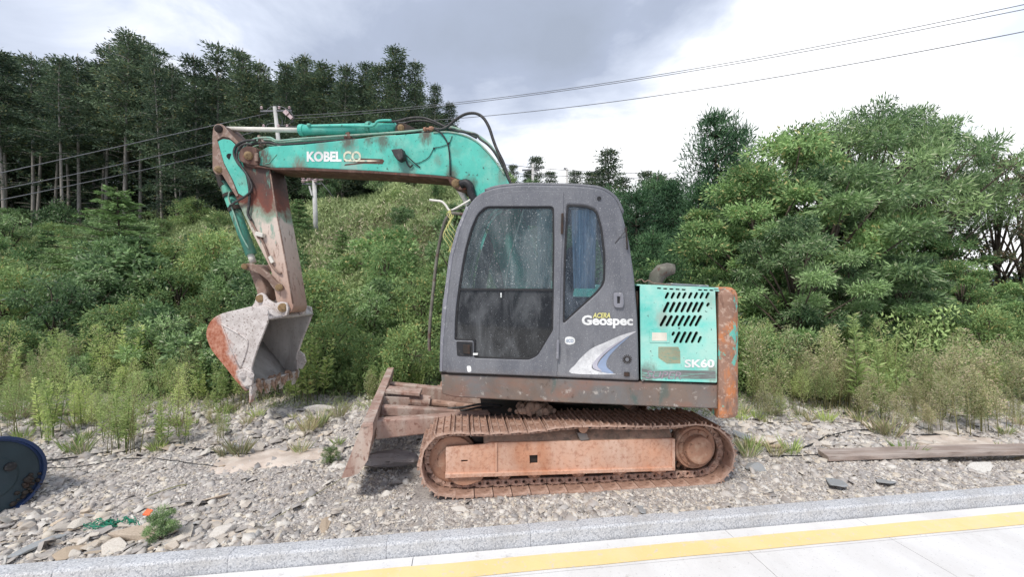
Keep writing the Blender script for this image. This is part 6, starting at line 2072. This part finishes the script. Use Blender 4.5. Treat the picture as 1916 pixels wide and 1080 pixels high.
o = cover('slope_herbs', 230000, 8.5, 26, .17, .040, 'lf_slope', -1.5, .35, .75)
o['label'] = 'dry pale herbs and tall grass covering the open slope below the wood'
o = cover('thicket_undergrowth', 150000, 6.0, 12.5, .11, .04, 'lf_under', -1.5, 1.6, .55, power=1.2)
o['label'] = 'dark green undergrowth filling the ground beneath the thicket'
o = cover('flat_ground_growth', 50000, 11, 60, .30, .09, 'lf_under', .1, 1.7, .9, power=1.4)
o['label'] = 'low green growth over the flat ground beyond the right thicket'
o = cover('verge_grass', 16000, 5.35, 6.8, .17, .010, 'lf_slope', -1.45, 1.5, .02)
o['label'] = 'thin pale grass where the rubble meets the thicket'


# ================================================================== STONES, LITTER, POLES AND WIRES
R = np.random.default_rng(5)


def gravel_chips(n_):
    V = R.uniform(0, 1, n_) ** 1.25 * 3.4 + 0.03
    X = R.uniform(-1, 1, n_) * (4.8 + V * 1.4) + .4
    Y = KY + KA * X + V * KL
    s_ = np.exp(R.normal(size=n_) * .45) * .0088 * (1 + .25 * V)
    s_ *= np.where(vnoise(X, Y, 1.2, 21) > .6, 1.35, .9)
    big = R.uniform(0, 1, n_) < np.where((X < -1.6) & (V < .75), .10, np.where(V > 1.5, .07, .02))
    s_ = np.where(big, s_ * R.uniform(1.8, 3.6, n_), s_)
    s_ = np.minimum(s_, .06)
    tv = Y - 3.43 - .12 * X
    keep = ~((tv > -.02) & (tv < .47) & (X > -.85) & (X < 2.0))
    X, Y, V, s_ = X[keep], Y[keep], V[keep], s_[keep]
    n_ = len(X)
    Z = terrain(X, Y) - s_ * .04
    base = np.array([(-1, -1, -1), (1, -1, -1), (1, 1, -1), (-1, 1, -1), (-1, -1, 1), (1, -1, 1), (1, 1, 1), (-1, 1, 1)], float)
    v = base[None] * (1 + R.uniform(-.62, .3, (n_, 8, 3)))
    v[:, 4:, :2] *= .8
    asp = np.stack([R.uniform(.7, 1.35, n_), R.uniform(.5, .95, n_), R.uniform(.16, .55, n_)], 1)
    v = v * asp[:, None, :] * s_[:, None, None]
    # tilt and turn
    ax, ay, az = R.normal(size=n_) * .42, R.normal(size=n_) * .42, R.uniform(0, 2 * PI, n_)
    ca, sa = np.cos(ax), np.sin(ax)
    y, z_ = v[:, :, 1] * ca[:, None] - v[:, :, 2] * sa[:, None], v[:, :, 1] * sa[:, None] + v[:, :, 2] * ca[:, None]
    v[:, :, 1], v[:, :, 2] = y, z_
    ca, sa = np.cos(ay), np.sin(ay)
    x_, z_ = v[:, :, 0] * ca[:, None] + v[:, :, 2] * sa[:, None], -v[:, :, 0] * sa[:, None] + v[:, :, 2] * ca[:, None]
    v[:, :, 0], v[:, :, 2] = x_, z_
    ca, sa = np.cos(az), np.sin(az)
    x_, y = v[:, :, 0] * ca[:, None] - v[:, :, 1] * sa[:, None], v[:, :, 0] * sa[:, None] + v[:, :, 1] * ca[:, None]
    v[:, :, 0], v[:, :, 1] = x_, y
    v += np.stack([X, Y, Z], 1)[:, None, :]
    f = np.array([(4, 5, 6, 7), (0, 1, 5, 4), (1, 2, 6, 5), (2, 3, 7, 6), (3, 0, 4, 7)])
    fs_ = (np.arange(n_)[:, None, None] * 8 + f[None]).reshape(-1, 4)
    me_ = bpy.data.meshes.new('gravel_chips')
    me_.vertices.add(n_ * 8); me_.vertices.foreach_set('co', v.astype(np.float32).ravel())
    me_.loops.add(fs_.size); me_.loops.foreach_set('vertex_index', fs_.ravel().astype(np.int32))
    me_.polygons.add(len(fs_)); me_.polygons.foreach_set('loop_start', np.arange(0, fs_.size, 4, dtype=np.int32))
    at = me_.attributes.new('shade', 'FLOAT', 'FACE'); at.data.foreach_set('value', np.repeat(R.uniform(0, 1, n_), 5).astype(np.float32))
    me_.update(calc_edges=True)
    o_ = link('gravel_chips', me_, M['chips'])
    props(o_, 'small pinkish grey slate chips and gravel strewn over the ground', 'gravel', None, 'stuff')


gravel_chips(130000)


def rock_mesh(seed, flat=.5, n_=16, mat='rock', sx=1.0):
    rr_ = random.Random(seed)
    bm_ = bmesh.new()
    for _ in range(n_):
        a, b_ = rr_.uniform(0, 6.28), rr_.uniform(-1, 1)
        q = math.sqrt(1 - b_ * b_); r_ = rr_.uniform(.8, 1.1)
        bm_.verts.new((math.cos(a) * q * r_ * sx, math.sin(a) * q * r_ * .8, b_ * flat * r_))
    res = bmesh.ops.convex_hull(bm_, input=bm_.verts[:])
    bmesh.ops.delete(bm_, geom=[g_ for g_ in res['geom_interior'] if isinstance(g_, bmesh.types.BMVert)], context='VERTS')
    bmesh.ops.dissolve_limit(bm_, angle_limit=.35, verts=bm_.verts[:], edges=bm_.edges[:])
    bmesh.ops.bevel(bm_, geom=bm_.edges[:], offset=.05, segments=1, affect='EDGES')
    me_ = bpy.data.meshes.new('rock'); bm_.to_mesh(me_); bm_.free()
    at = me_.attributes.new('shade', 'FLOAT', 'FACE')
    at.data.foreach_set('value', [rr_.uniform(.0, .12) for _ in range(len(me_.polygons))])
    me_.materials.append(M[mat])
    return me_


rocks = [rock_mesh(300 + i, random.choice((.22, .3, .45, .6)), 14, 'rock', random.uniform(.9, 1.5)) for i in range(12)]


def rock(px, py, size, label, me_=None, group=None, scale=(1, 1, 1), rz=None, sink=.25, tilt=.25):
    Y = EYE * F / (py - HY)
    for _ in range(3): Y = (EYE - tz(at_px(px, Y), Y)) * F / (py - HY)
    x_ = at_px(px, Y)
    o_ = bpy.data.objects.new('rock', me_ or random.choice(rocks)); COL.objects.link(o_)
    o_.location = (x_, Y, tz(x_, Y) + size * .35 * (1 - sink) * scale[2])
    o_.rotation_euler = (random.uniform(-tilt, tilt), random.uniform(-tilt, tilt), random.uniform(0, 6.28) if rz is None else rz)
    o_.scale = (size * scale[0], size * scale[1], size * scale[2])
    props(o_, label, 'rock', group)
    return o_


mk_ = lambda seed, mat, flat=.5, sx=1.2: rock_mesh(seed, flat, 15, mat, sx)
rock(1412, 880, .12, 'blue-grey angular rock beside the right end of the track', mk_(1, 'rock_grey', .5), rz=.3, scale=(1.1, .9, .75))
rock(1432, 832, .17, 'large brownish rock on the rubble right of the tail', mk_(2, 'rock', .5), rz=.1, scale=(1.2, .9, .7))
rock(1395, 822, .13, 'flat greenish grey rock just behind the right end of the track', mk_(3, 'rock_grey', .35), scale=(1.2, .9, .7))
rock(1450, 838, .09, 'small brown rock in front of the large brownish one', mk_(4, 'rock_tan', .4))
rock(252, 1008, .135, 'tan wedge-shaped rock by the kerb next to the small green plant', mk_(5, 'rock_tan', .5), rz=.2, scale=(1.35, .8, .72))
rock(352, 1003, .095, 'pale flat slab rock right of the small green plant', mk_(6, 'rock', .3), scale=(1.3, .9, .6))
rock(418, 1000, .085, 'whitish upright rock near the kerb right of the slab rock', mk_(7, 'rock_white', .6))
rock(596, 770, .17, 'large whitish rock below the right side of the bucket', mk_(8, 'rock_white', .6), scale=(1.1, .9, .8))
rock(386, 848, .085, 'white angular rock beside the sandy patch', mk_(9, 'rock_white', .5))
rock(440, 838, .10, 'grey rock at the left end of the sandy patch', mk_(10, 'rock_grey', .5))
rock(570, 835, .12, 'flat brown rock above the sandy patch', mk_(11, 'rock', .3), scale=(1.5, 1, .6))
rock(150, 985, .08, 'pale rock left of the green net scrap', mk_(12, 'rock', .4))
rock(212, 1030, .09, 'brownish slab rock left of the tan wedge rock at the kerb', mk_(13, 'rock', .35), scale=(1.3, .9, .8))
rock(60, 1030, .11, 'grey slab rock in the lower left corner', mk_(14, 'rock_grey', .35), scale=(1.3, .9, .7))
rock(130, 1040, .08, 'yellowish rock at the kerb in the lower left', mk_(15, 'rock_tan', .4))
rock(862, 955, .07, 'whitish stone just in front of the bottom of the track', mk_(16, 'rock_white', .4), scale=(1.2, .9, .6))
rock(610, 988, .08, 'tan flat stone between the kerb and the blade', mk_(17, 'rock_tan', .3), scale=(1.3, .9, .6))
rock(1660, 905, .10, 'flat grey slab under the wooden plank', mk_(18, 'rock_grey', .25), scale=(1.4, 1, .6))
rock(1830, 880, .12, 'greyish white slab at the right below the plank', mk_(19, 'rock_white', .3), scale=(1.5, 1, .6))
rock(1560, 905, .12, 'blue-grey flat slab on the gravel left of the plank slabs', mk_(20, 'rock_grey', .25), scale=(1.5, 1, .6))
rock(1686, 742, .20, 'pale boulder among the weeds on the right', mk_(21, 'rock_white', .6), scale=(1.3, .9, .7))
rock(1500, 770, .10, 'small whitish rock at the foot of the right weeds', mk_(22, 'rock_white', .6))
rock(90, 780, .16, 'yellowish rock at the edge of the left weeds', mk_(23, 'rock_tan', .5), scale=(1.4, .9, .6))
rock(1200, 955, .06, 'blue-grey flat stone between track and kerb', mk_(24, 'rock_grey', .25), scale=(1.5, 1, .6))
rock(1215, 762, .10, 'white rock seen under the tail behind the track', mk_(25, 'rock_white', .5))
rock(1255, 764, .09, 'second white rock under the tail behind the track', mk_(26, 'rock_white', .5))
rock(400, 935, .10, 'flat cream rock on the gravel above the small plant', mk_(27, 'rock_tan', .25), scale=(1.6, .8, .5))
rr = random.Random(8)
for k in range(285):
    u = rr.random()
    if u < .36:   # lower left heap along the kerb
        px = rr.uniform(-20, 470); kb_ = 1060 - 0.079 * px; py = kb_ - rr.uniform(6, 90) ** 1.0; s_ = rr.uniform(.025, .062)
    elif u < .75:  # rubble band behind
        px = rr.choice((rr.uniform(0, 640), rr.uniform(1385, 1916))); py = rr.uniform(768, 850); s_ = rr.uniform(.035, .095)
    else:
        px = rr.uniform(0, 1916); kb_ = 1060 - 0.079 * px; py = kb_ - rr.uniform(8, 160); s_ = rr.uniform(.02, .045)
    if 625 < px < 1385 and py < 950: py = 950 + rr.uniform(0, 20)
    rock(px, py, s_, 'loose angular stone lying on the gravel strip', None, 'loose stones on the gravel strip')

# sandy patch, log, plank, drum, litter
rr = random.Random(2)


def patch(name, px0, px1, pyf, mat, label, lift=.012, wob=.15):
    cx_, cy_ = (px0 + px1) / 2, pyf
    Y = EYE * F / (cy_ - HY)
    X = at_px(cx_, Y)
    rx, ry = (px1 - px0) / 2 / F * Y, .30
    vs_, fs_ = [(X, Y, tz(X, Y) + lift + .02)], []
    rings, n_ = 7, 36
    ph = [rr.uniform(0, 6.28) for _ in range(4)]
    for r_ in range(1, rings + 1):
        f = r_ / rings
        for k in range(n_):
            a = 2 * PI * k / n_
            w_ = 1 + wob * math.sin(2 * a + ph[0]) + wob * .7 * math.sin(5 * a + ph[1]) + wob * .4 * math.sin(9 * a + ph[2])
            x_, y_ = X + math.cos(a) * rx * f * w_, Y + math.sin(a) * ry * f * w_ + (math.cos(a) * rx * f) * .10
            vs_.append((x_, y_, tz(x_, y_) + (lift + .02) * (1 - f ** 3) - .012 * f ** 4))
    for k in range(n_):
        fs_.append((0, 1 + k, 1 + (k + 1) % n_))
    for r_ in range(rings - 1):
        for k in range(n_):
            a, b_ = 1 + r_ * n_ + k, 1 + r_ * n_ + (k + 1) % n_
            fs_.append((a, a + n_, b_ + n_, b_))
    o_ = mesh_obj(name, vs_, fs_, M[mat], None, smooth=True, origin=(X, Y, tz(X, Y)))
    props(o_, label, 'sand', None, 'stuff')
    return o_


patch('sand_patch', 395, 640, 858, 'sand', 'bare pale sandy patch between the rocks left of the blade')
patch('sand_patch', 1680, 1916, 828, 'sand', 'bare pale sandy ground behind the plank on the right')

# plank: two ends at the picture's places
pz = tz(3.3, 4.2)
a0 = Vector((at_px(1540, 4.12), 4.12, pz + .04)); a1 = Vector((at_px(1540, 4.12) + 2.6, 4.28, pz + .05))
pm = MB()
dd = (a1 - a0).normalized(); sdv = Vector((-dd.y, dd.x, 0))
NSG = 14
vs_, fs_ = [], []
for k in range(NSG + 1):
    f = k / NSG
    c_ = a0 + (a1 - a0) * f + Vector((0, 0, .006 * math.sin(f * 4)))
    for (u_, v_) in ((-.095, -.024), (.095, -.024), (.095, .024), (-.095, .024)):
        j_ = rr.uniform(-.003, .003)
        vs_.append(c_ + sdv * (u_ + j_) + Vector((0, 0, v_)) + dd * ((u_ * .25) if k == 0 else 0))
for k in range(NSG):
    for j in range(4):
        q = (j + 1) % 4
        fs_.append((k * 4 + j, k * 4 + q, (k + 1) * 4 + q, (k + 1) * 4 + j))
fs_ += [(3, 2, 1, 0), tuple(NSG * 4 + j for j in range(4))]
pm.add(vs_, fs_)
o = pm.build('plank', M['wood'], None, bevel=.004, origin=a0)
props(o, 'long weathered pinkish grey wooden plank lying on the gravel at right', 'plank')

# split log lying under the blade
q0, q1 = P(684, 868, 3.98), P(786, 857, 3.96)
lg = MB()
ringpts = []
for k in range(13):
    f = k / 12
    c_ = q0.lerp(q1, f); c_.z = .075 + .02 * math.sin(f * 3)
    r_ = .085 * (math.sin(PI * min(1, f * .92 + .10)) ** .35) * (1 + rr.uniform(-.05, .05))
    ringpts.append((c_, r_))
ax = (q1 - q0).normalized(); sdv = ax.cross(Vector((0, 0, 1))).normalized()
vs_, fs_ = [], []
for c_, r_ in ringpts:
    for j in range(12):
        a = 2 * PI * j / 12
        e_ = 1 + .16 * math.sin(3 * a + c_.x * 6) + rr.uniform(-.05, .05)
        vs_.append(c_ + sdv * math.cos(a) * r_ * 1.3 * e_ + Vector((0, 0, 1)) * math.sin(a) * r_ * .8 * e_)
for i in range(12):
    for j in range(12):
        q = (j + 1) % 12
        fs_.append((i * 12 + j, i * 12 + q, (i + 1) * 12 + q, (i + 1) * 12 + j))
fs_.append(tuple(range(12))[::-1]); fs_.append(tuple(144 + j for j in range(12)))
lg.add(vs_, fs_)
o = lg.build('log', M['logw'], None, smooth=False, origin=q0)
props(o, 'grey split log lying under the dozer blade in front of the track', 'log')

# drum at the left edge
Yd = 3.13
ec = P(-22, 901, Yd)
axd = Vector((math.cos(math.radians(-20)), math.sin(math.radians(-20)), 0.10)).normalized()
DR = thing('plastic_drum', (ec.x - .4, ec.y + .2, 0), 'dark blue plastic drum lying on its side at the left edge, end facing the camera', 'drum')
rD = .315
pr_ = [(-.90, rD * .93), (-.88, rD), (-.62, rD), (-.60, rD * 1.03), (-.57, rD), (-.32, rD), (-.30, rD * 1.03), (-.27, rD), (-.05, rD), (-.045, rD * 1.03), (-.012, rD * 1.035), (0.0, rD * 1.02), (0.0, rD * .955), (-.03, rD * .95)]
mb = MB().tube_prof([(ec + axd * a, r_) for a, r_ in pr_], axd, 48)
ob = mb.build('drum_shell', M['drum_blue'], DR, smooth=False)
mb = MB().tube_prof([(ec + axd * a, r_) for a, r_ in ((-.034, rD * .95), (-.028, rD * .9), (-.028, rD * .55), (-.022, rD * .5), (-.022, .01))], axd, 40)
mb.build('drum_end', M['drum_end'], DR, smooth=False)
ua = axd.cross(Vector((0, 0, 1))).normalized(); ub = ua.cross(axd)
c_ = ec - ua * .03 + ub * .0
for s_ in (-1,):
    c_ = ec + ua * (-.12) + ub * .06
    MB().tube_prof([(c_ - axd * .03, .035), (c_ - axd * .006, .035), (c_ - axd * .004, .02), (c_ - axd * .004, .002)], axd, 12).build('drum_bung', M['black'], DR)
# dark clod of dirt stuck at the lower right of the drum end
cb = MB()
for k in range(26):
    a = math.radians(rr.uniform(-62, -12)); r_ = rD * rr.uniform(.7, 1.02)
    c_ = ec + (-ua if (ua.dot(Vector((1, 0, 0))) < 0) else ua) * math.cos(a) * r_ + ub * math.sin(a) * r_ - axd * .01
    q = rr.uniform(.008, .022)
    cb.tube_prof([(c_ - axd * .02, q), (c_ + axd * .0, q), (c_ + axd * .012, q * .4)], (axd + Vector((rr.uniform(-.3, .3), rr.uniform(-.3, .3), rr.uniform(-.3, .3)))).normalized(), 6)
o = cb.build('dirt_crust', M['dark'], DR)
o['kind'] = 'stuff'

# scrap of green net
c_ = P(208, 978, 1.0); Yg = EYE * F / (980 - HY); xg = at_px(208, Yg)
gm_ = MB()
for k in range(46):
    p = Vector((xg + rr.gauss(0, .075), Yg + rr.gauss(0, .022), tz(xg, Yg) + .01))
    pts_ = [p]
    for j in range(4):
        pts_.append(pts_[-1] + Vector((rr.uniform(-.04, .04), rr.uniform(-.02, .02), rr.uniform(-.008, .016))))
        pts_[-1].z = max(pts_[-1].z, tz(xg, Yg) + .006)
    gm_.tube(smooth_path(pts_, 3), .0028, 4)
o = gm_.build('net_scrap', M['net'], None, origin=(xg, Yg, tz(xg, Yg)))
props(o, 'tangled scrap of green plastic net on the gravel by the kerb', 'net')
Yg = EYE * F / (986 - HY); xg = at_px(276, Yg)
o = MB().add([Vector((xg + a, Yg + b_, tz(xg, Yg) + c_)) for a, b_, c_ in ((-.028, -.012, .10), (.025, -.018, .095), (.03, .012, .12), (-.02, .018, .125), (-.026, -.010, .107), (.022, -.014, .102), (.027, .012, .127), (-.018, .018, .132))],
             [(3, 2, 1, 0), (4, 5, 6, 7), (0, 1, 5, 4), (1, 2, 6, 5), (2, 3, 7, 6), (3, 0, 4, 7)]).build('plastic_scrap', M['orange_p'], None, origin=(xg, Yg, tz(xg, Yg)))
props(o, 'small orange plastic scrap resting on the tan wedge rock', 'scrap')
Yg = EYE * F / (873 - HY); xg = at_px(418, Yg)
rock(418, 875, .05, 'small rust-red stone on the sandy patch', rock_mesh(40, .3, 12, 'rock_tan'))


def ground_cable(name, pts_, r_, label, mat='black', lift=.012):
    out = []
    for px, py in pts_:
        Y = EYE * F / (py - HY)
        for _ in range(4): Y = (EYE - tz(at_px(px, Y), Y)) * F / (py - HY)
        x_ = at_px(px, Y)
        out.append(Vector((x_, Y, tz(x_, Y) + lift)))
    out = smooth_path(out, 10)
    for p in out: p.z = max(p.z, tz(p.x, p.y) + r_ + .006)
    o_ = MB().tube(out, r_, 6).build(name, M[mat], None, smooth=True, origin=out[0])
    props(o_, label, 'cable')


ground_cable('ground_cable', [(-20, 872), (80, 865), (160, 856), (235, 847), (280, 842), (345, 841), (400, 851), (470, 853), (540, 851), (600, 848), (660, 838), (700, 825)], .0085, 'black cable running over the gravel from the drum towards the blade')
ground_cable('thin_cable', [(82, 877), (150, 875), (220, 864), (300, 862), (420, 876), (500, 868), (590, 856), (640, 850)], .004, 'thin black wire lying just in front of the thicker cable', lift=.006)
ground_cable('ground_cable', [(1435, 848), (1480, 845), (1520, 834), (1545, 820), (1600, 808), (1650, 808), (1700, 815), (1760, 817), (1830, 832), (1880, 840), (1930, 841)], .0085, 'black cable looping over the gravel behind the plank')
ground_cable('thin_cable', [(1440, 856), (1490, 855), (1530, 853)], .005, 'short thin wire ending at the left tip of the plank', lift=.008)
ground_cable('thin_cable', [(1390, 795), (1440, 793), (1500, 792), (1560, 792), (1600, 797), (1660, 797), (1700, 794)], .004, 'thin wire along the rubble at the foot of the right weeds', lift=.01)
ground_cable('dry_twig', [(275, 935), (300, 925), (330, 915), (350, 911)], .004, 'dry brown twig on the gravel left of the cable', 'stem', lift=.02)
ground_cable('dry_twig', [(500, 985), (540, 960), (590, 930), (640, 900)], .003, 'long thin dry stalk lying diagonally left of the blade', 'stem', lift=.02)
for o_ in bpy.data.objects:
    if o_.name.startswith('dry_twig'): o_['category'] = 'twig'

# ---- grass tufts on the rubble
tufts = [grass_tuft(401, .28, 60), grass_tuft(402, .22, 50, 'lf_weed'), grass_tuft(403, .34, 60, 'lf_olive')]
rr = random.Random(14)
for k in range(60):
    left = rr.random() < .55
    px = rr.uniform(0, 640) if left else rr.uniform(1385, 1916)
    py = rr.choice((rr.uniform(770, 800), rr.uniform(770, 860)))
    Y = EYE * F / (py - HY)
    for _ in range(3): Y = (EYE - tz(at_px(px, Y), Y)) * F / (py - HY)
    x_ = at_px(px, Y)
    o_ = bpy.data.objects.new('grass_tuft', rr.choice(tufts)); COL.objects.link(o_)
    o_.location = (x_, Y, tz(x_, Y)); o_.rotation_euler = (0, 0, rr.uniform(0, 6.28)); s_ = rr.uniform(.4, 1.1); o_.scale = (s_, s_, s_)
    props(o_, 'small thin tuft of grass growing between the stones', 'grass tuft', 'grass tufts on the rubble')

# ------------------------------------------------ poles and wires
def pole(px_t, py_t, px_b, py_b, Y, r0, r1, label, arms, lean_y=0.0):
    top, bot = P(px_t, py_t, Y), P(px_b, py_b, Y)
    bot.z = min(bot.z, tz(bot.x, Y)) - .3
    root = thing('utility_pole', (bot.x, Y, tz(bot.x, Y)), label, 'utility pole')
    MB().tube([bot, top], [r0, r1], 12).build('pole_shaft', M['conc_pole'], root, smooth=True)
    return root, top


PL1, t1 = pole(514, 200, 540, 420, 20, .12, .085, 'pale leaning concrete power pole with loops of wire rising behind the boom', 1)
s1 = 20 / F
for (dy, w_) in ((8, 26), (42, 22)):
    MB().beam(t1 + Vector((-w_ * s1, 0, -dy * s1)), t1 + Vector(((w_ + 6) * s1, 0, -(dy - 1) * s1)), .07, .08).build('crossarm', M['wire'], PL1)
    for dx_ in (-w_ + 2, w_ * .35, w_ + 2):
        c_ = t1 + Vector((dx_ * s1, -.03, -(dy - 3) * s1))
        MB().tube_prof([(c_, .03), (c_ + Vector((0, 0, .03)), .075), (c_ + Vector((0, 0, .07)), .04), (c_ + Vector((0, 0, .10)), .07), (c_ + Vector((0, 0, .15)), .03)], Vector((0, 0, 1)), 10).build('insulator', M['insul'], PL1)
for k, pts_ in enumerate(([(498, 210), (501, 204), (510, 199), (524, 199), (536, 204), (545, 211), (549, 220), (548, 228)], [(497, 238), (502, 232), (514, 231), (530, 235), (540, 233), (548, 225), (551, 219)], [(520, 212), (527, 222), (528, 232), (522, 240), (516, 234)])):
    tube('jumper_wire', [P(a, b_, 20 + .1 * k) for a, b_ in pts_], .02, M['wire'], PL1, 5, 4)
b = MB().beam(P(533, 208, 19.8), P(539, 214, 19.8), .14, .20); b.build('switch_box', M['insul'], PL1)
b = MB().beam(P(541, 216, 19.8), P(547, 222, 19.8), .12, .16); b.build('switch_box', M['insul'], PL1)

PL2, t2 = pole(588, 338, 592, 450, 16, .10, .075, 'short pale pole carrying pinkish white insulators under the boom', 1)
s2 = 16 / F
MB().beam(t2 + Vector((-22 * s2, 0, -6 * s2)), t2 + Vector((12 * s2, 0, -6 * s2)), .06, .06).build('crossarm', M['wire'], PL2)
MB().beam(t2 + Vector((-20 * s2, 0, -0 * s2)), t2 + Vector((16 * s2, 0, 2 * s2)), .10, .06).build('crossarm', M['insul'], PL2)
for dx_, dz_ in ((-19, -3), (-19, 4), (-8, 1), (-2, 6), (6, 5), (14, 6), (4, -2)):
    c_ = t2 + Vector((dx_ * s2, -.08, dz_ * s2))
    MB().tube_prof([(c_ - Vector((.0, 0, .05)), .03), (c_ - Vector((0, 0, .02)), .07), (c_, .05), (c_ + Vector((0, 0, .04)), .08), (c_ + Vector((0, 0, .08)), .04)], Vector((0, 0, 1)), 10).build('insulator', M['insul'], PL2)
MB().beam(P(579, 348, 15.9), P(584, 366, 15.9), .06, .05).build('brace', M['conc_pole'], PL2)
tube('guy_wire', [P(600, 340, 16), P(614, 356, 16), P(626, 372, 16)], .012, M['wire'], PL2, 4)

for px_, yt_, lab in ((997, 307, 'thin far utility pole with a crossarm on the skyline above the cab'), (1061, 316, 'far short pole with a bent lamp head on the skyline')):
    R3, t3 = pole(px_, yt_, px_, 360, 38, .14, .12, lab, 1)
    if px_ < 1000:
        MB().beam(t3 + Vector((-1.0, 0, -.55)), t3 + Vector((.6, 0, -.55)), .1, .12).build('crossarm', M['wire'], R3)
    else:
        MB().beam(t3 + Vector((.05, 0, .0)), t3 + Vector((-.32, 0, .04)), .14, .12).build('lamp_head', M['wire'], R3)


def wire(pts_, r_, label, n_=28):
    """hanging wire through three points (px, py, Y)"""
    A, B, C = [P(*p) for p in pts_]
    tm = (B - A).length / ((B - A).length + (C - B).length)
    out = []
    for k in range(n_ + 1):
        t = k / n_
        w0 = (t - tm) * (t - 1) / ((0 - tm) * (0 - 1)); w1 = t * (t - 1) / (tm * (tm - 1)); w2 = t * (t - tm) / (1 - tm)
        out.append(A * w0 + B * w1 + C * w2)
    o_ = MB().tube(out, r_, 5).build('overhead_wire', M['wire'], None, smooth=True, origin=A)
    props(o_, label, 'wire')


wire([(500, 212, 20), (250, 268, 15.5), (-90, 344, 11.5)], 0.015, 'highest of the three wires crossing the dark wood on the left')
wire([(500, 240, 20), (250, 302, 15.5), (-90, 372, 11.5)], 0.015, 'middle of the three wires crossing the dark wood on the left')
wire([(500, 262, 20), (250, 322, 15.5), (-90, 392, 11.5)], 0.015, 'lowest of the three wires crossing the dark wood on the left')
wire([(548, 216, 20), (1100, 160, 16), (1990, -8, 11)], .012, 'upper sky wire of the close pair running to the upper right corner')
wire([(548, 222, 20), (1100, 163, 15.8), (1990, 2, 10.9)], .012, 'lower sky wire of the close pair running to the upper right corner')
wire([(540, 236, 20), (1200, 183, 15), (1990, 44, 10)], .013, 'long single wire crossing the whole sky below the close pair')
wire([(930, 306, 36), (1100, 321, 36), (1420, 318, 36)], 0.027, 'far wire low on the skyline above the cab roof')
wire([(930, 322, 36), (1100, 331, 36), (1420, 328, 36)], 0.027, 'second far wire low on the skyline above the cab roof')
wire([(1790, 292, 20), (1860, 290, 20), (1990, 284, 20)], 0.021, 'wire behind the brown tree at the right edge')

# hut and blue sheet glimpsed through the right thicket
HT = thing('hut', (at_px(1915, 13) + .8, 13, tz(at_px(1915, 13), 13)), 'pale walled hut with a blue roof glimpsed through the trees at the right edge', 'hut')
hx, hy, hz = at_px(1900, 13) + .3, 13.0, tz(at_px(1900, 13), 13)
b = MB()
x0_, x1_, y0_, y1_, z0_, z1_ = hx - .3, hx + 3.2, hy, hy + 3, hz - .2, EYE + (HY - 536) / F * 13
b.add([(x0_, y0_, z0_), (x1_, y0_, z0_), (x1_, y1_, z0_), (x0_, y1_, z0_), (x0_, y0_, z1_), (x1_, y0_, z1_), (x1_, y1_, z1_), (x0_, y1_, z1_)], [(3, 2, 1, 0), (4, 5, 6, 7), (0, 1, 5, 4), (1, 2, 6, 5), (2, 3, 7, 6), (3, 0, 4, 7)])
b.build('wall', M['hut_wall'], HT)
MB().add([(x0_ - 1.0, y0_ - .5, z1_ + .02), (x1_ + .5, y0_ - .5, z1_ + .02), (x1_ + .5, y0_ + 1.5, z1_ + .30), (x0_ - 1.0, y0_ + 1.5, z1_ + .30),
          (x0_ - 1.0, y0_ - .5, z1_ + .07), (x1_ + .5, y0_ - .5, z1_ + .07), (x1_ + .5, y0_ + 1.5, z1_ + .35), (x0_ - 1.0, y0_ + 1.5, z1_ + .35)],
         [(3, 2, 1, 0), (4, 5, 6, 7), (0, 1, 5, 4), (1, 2, 6, 5), (2, 3, 7, 6), (3, 0, 4, 7)]).build('roof', M['hut_roof'], HT)
MB().beam(Vector((hx + .1, hy - .02, hz + .9)), Vector((hx + .9, hy - .02, hz + .9)), .04, .7).build('window', M['black'], HT)
vs_, fs_ = [], []
Yt = 7.6; xc = at_px(1885, Yt); zc = EYE - (692 - HY) / F * Yt
for i in range(13):
    for j in range(9):
        u, v = i / 12 * 2 - 1, j / 8 * 2 - 1
        vs_.append((xc + u * .34, Yt + v * .25, zc + .14 * (1 - u * u) * (1 - v * v) + rr.uniform(-.02, .02) - .04))
for i in range(12):
    for j in range(8):
        a = i * 9 + j
        fs_.append((a, a + 9, a + 10, a + 1))
o = mesh_obj('tarpaulin', vs_, fs_, M['tarp'], None, smooth=True, origin=(xc, Yt, zc))
m_ = o.modifiers.new('thickness', 'SOLIDIFY'); m_.thickness = .012
props(o, 'crumpled blue tarpaulin lying among the weeds near the right edge', 'tarpaulin')
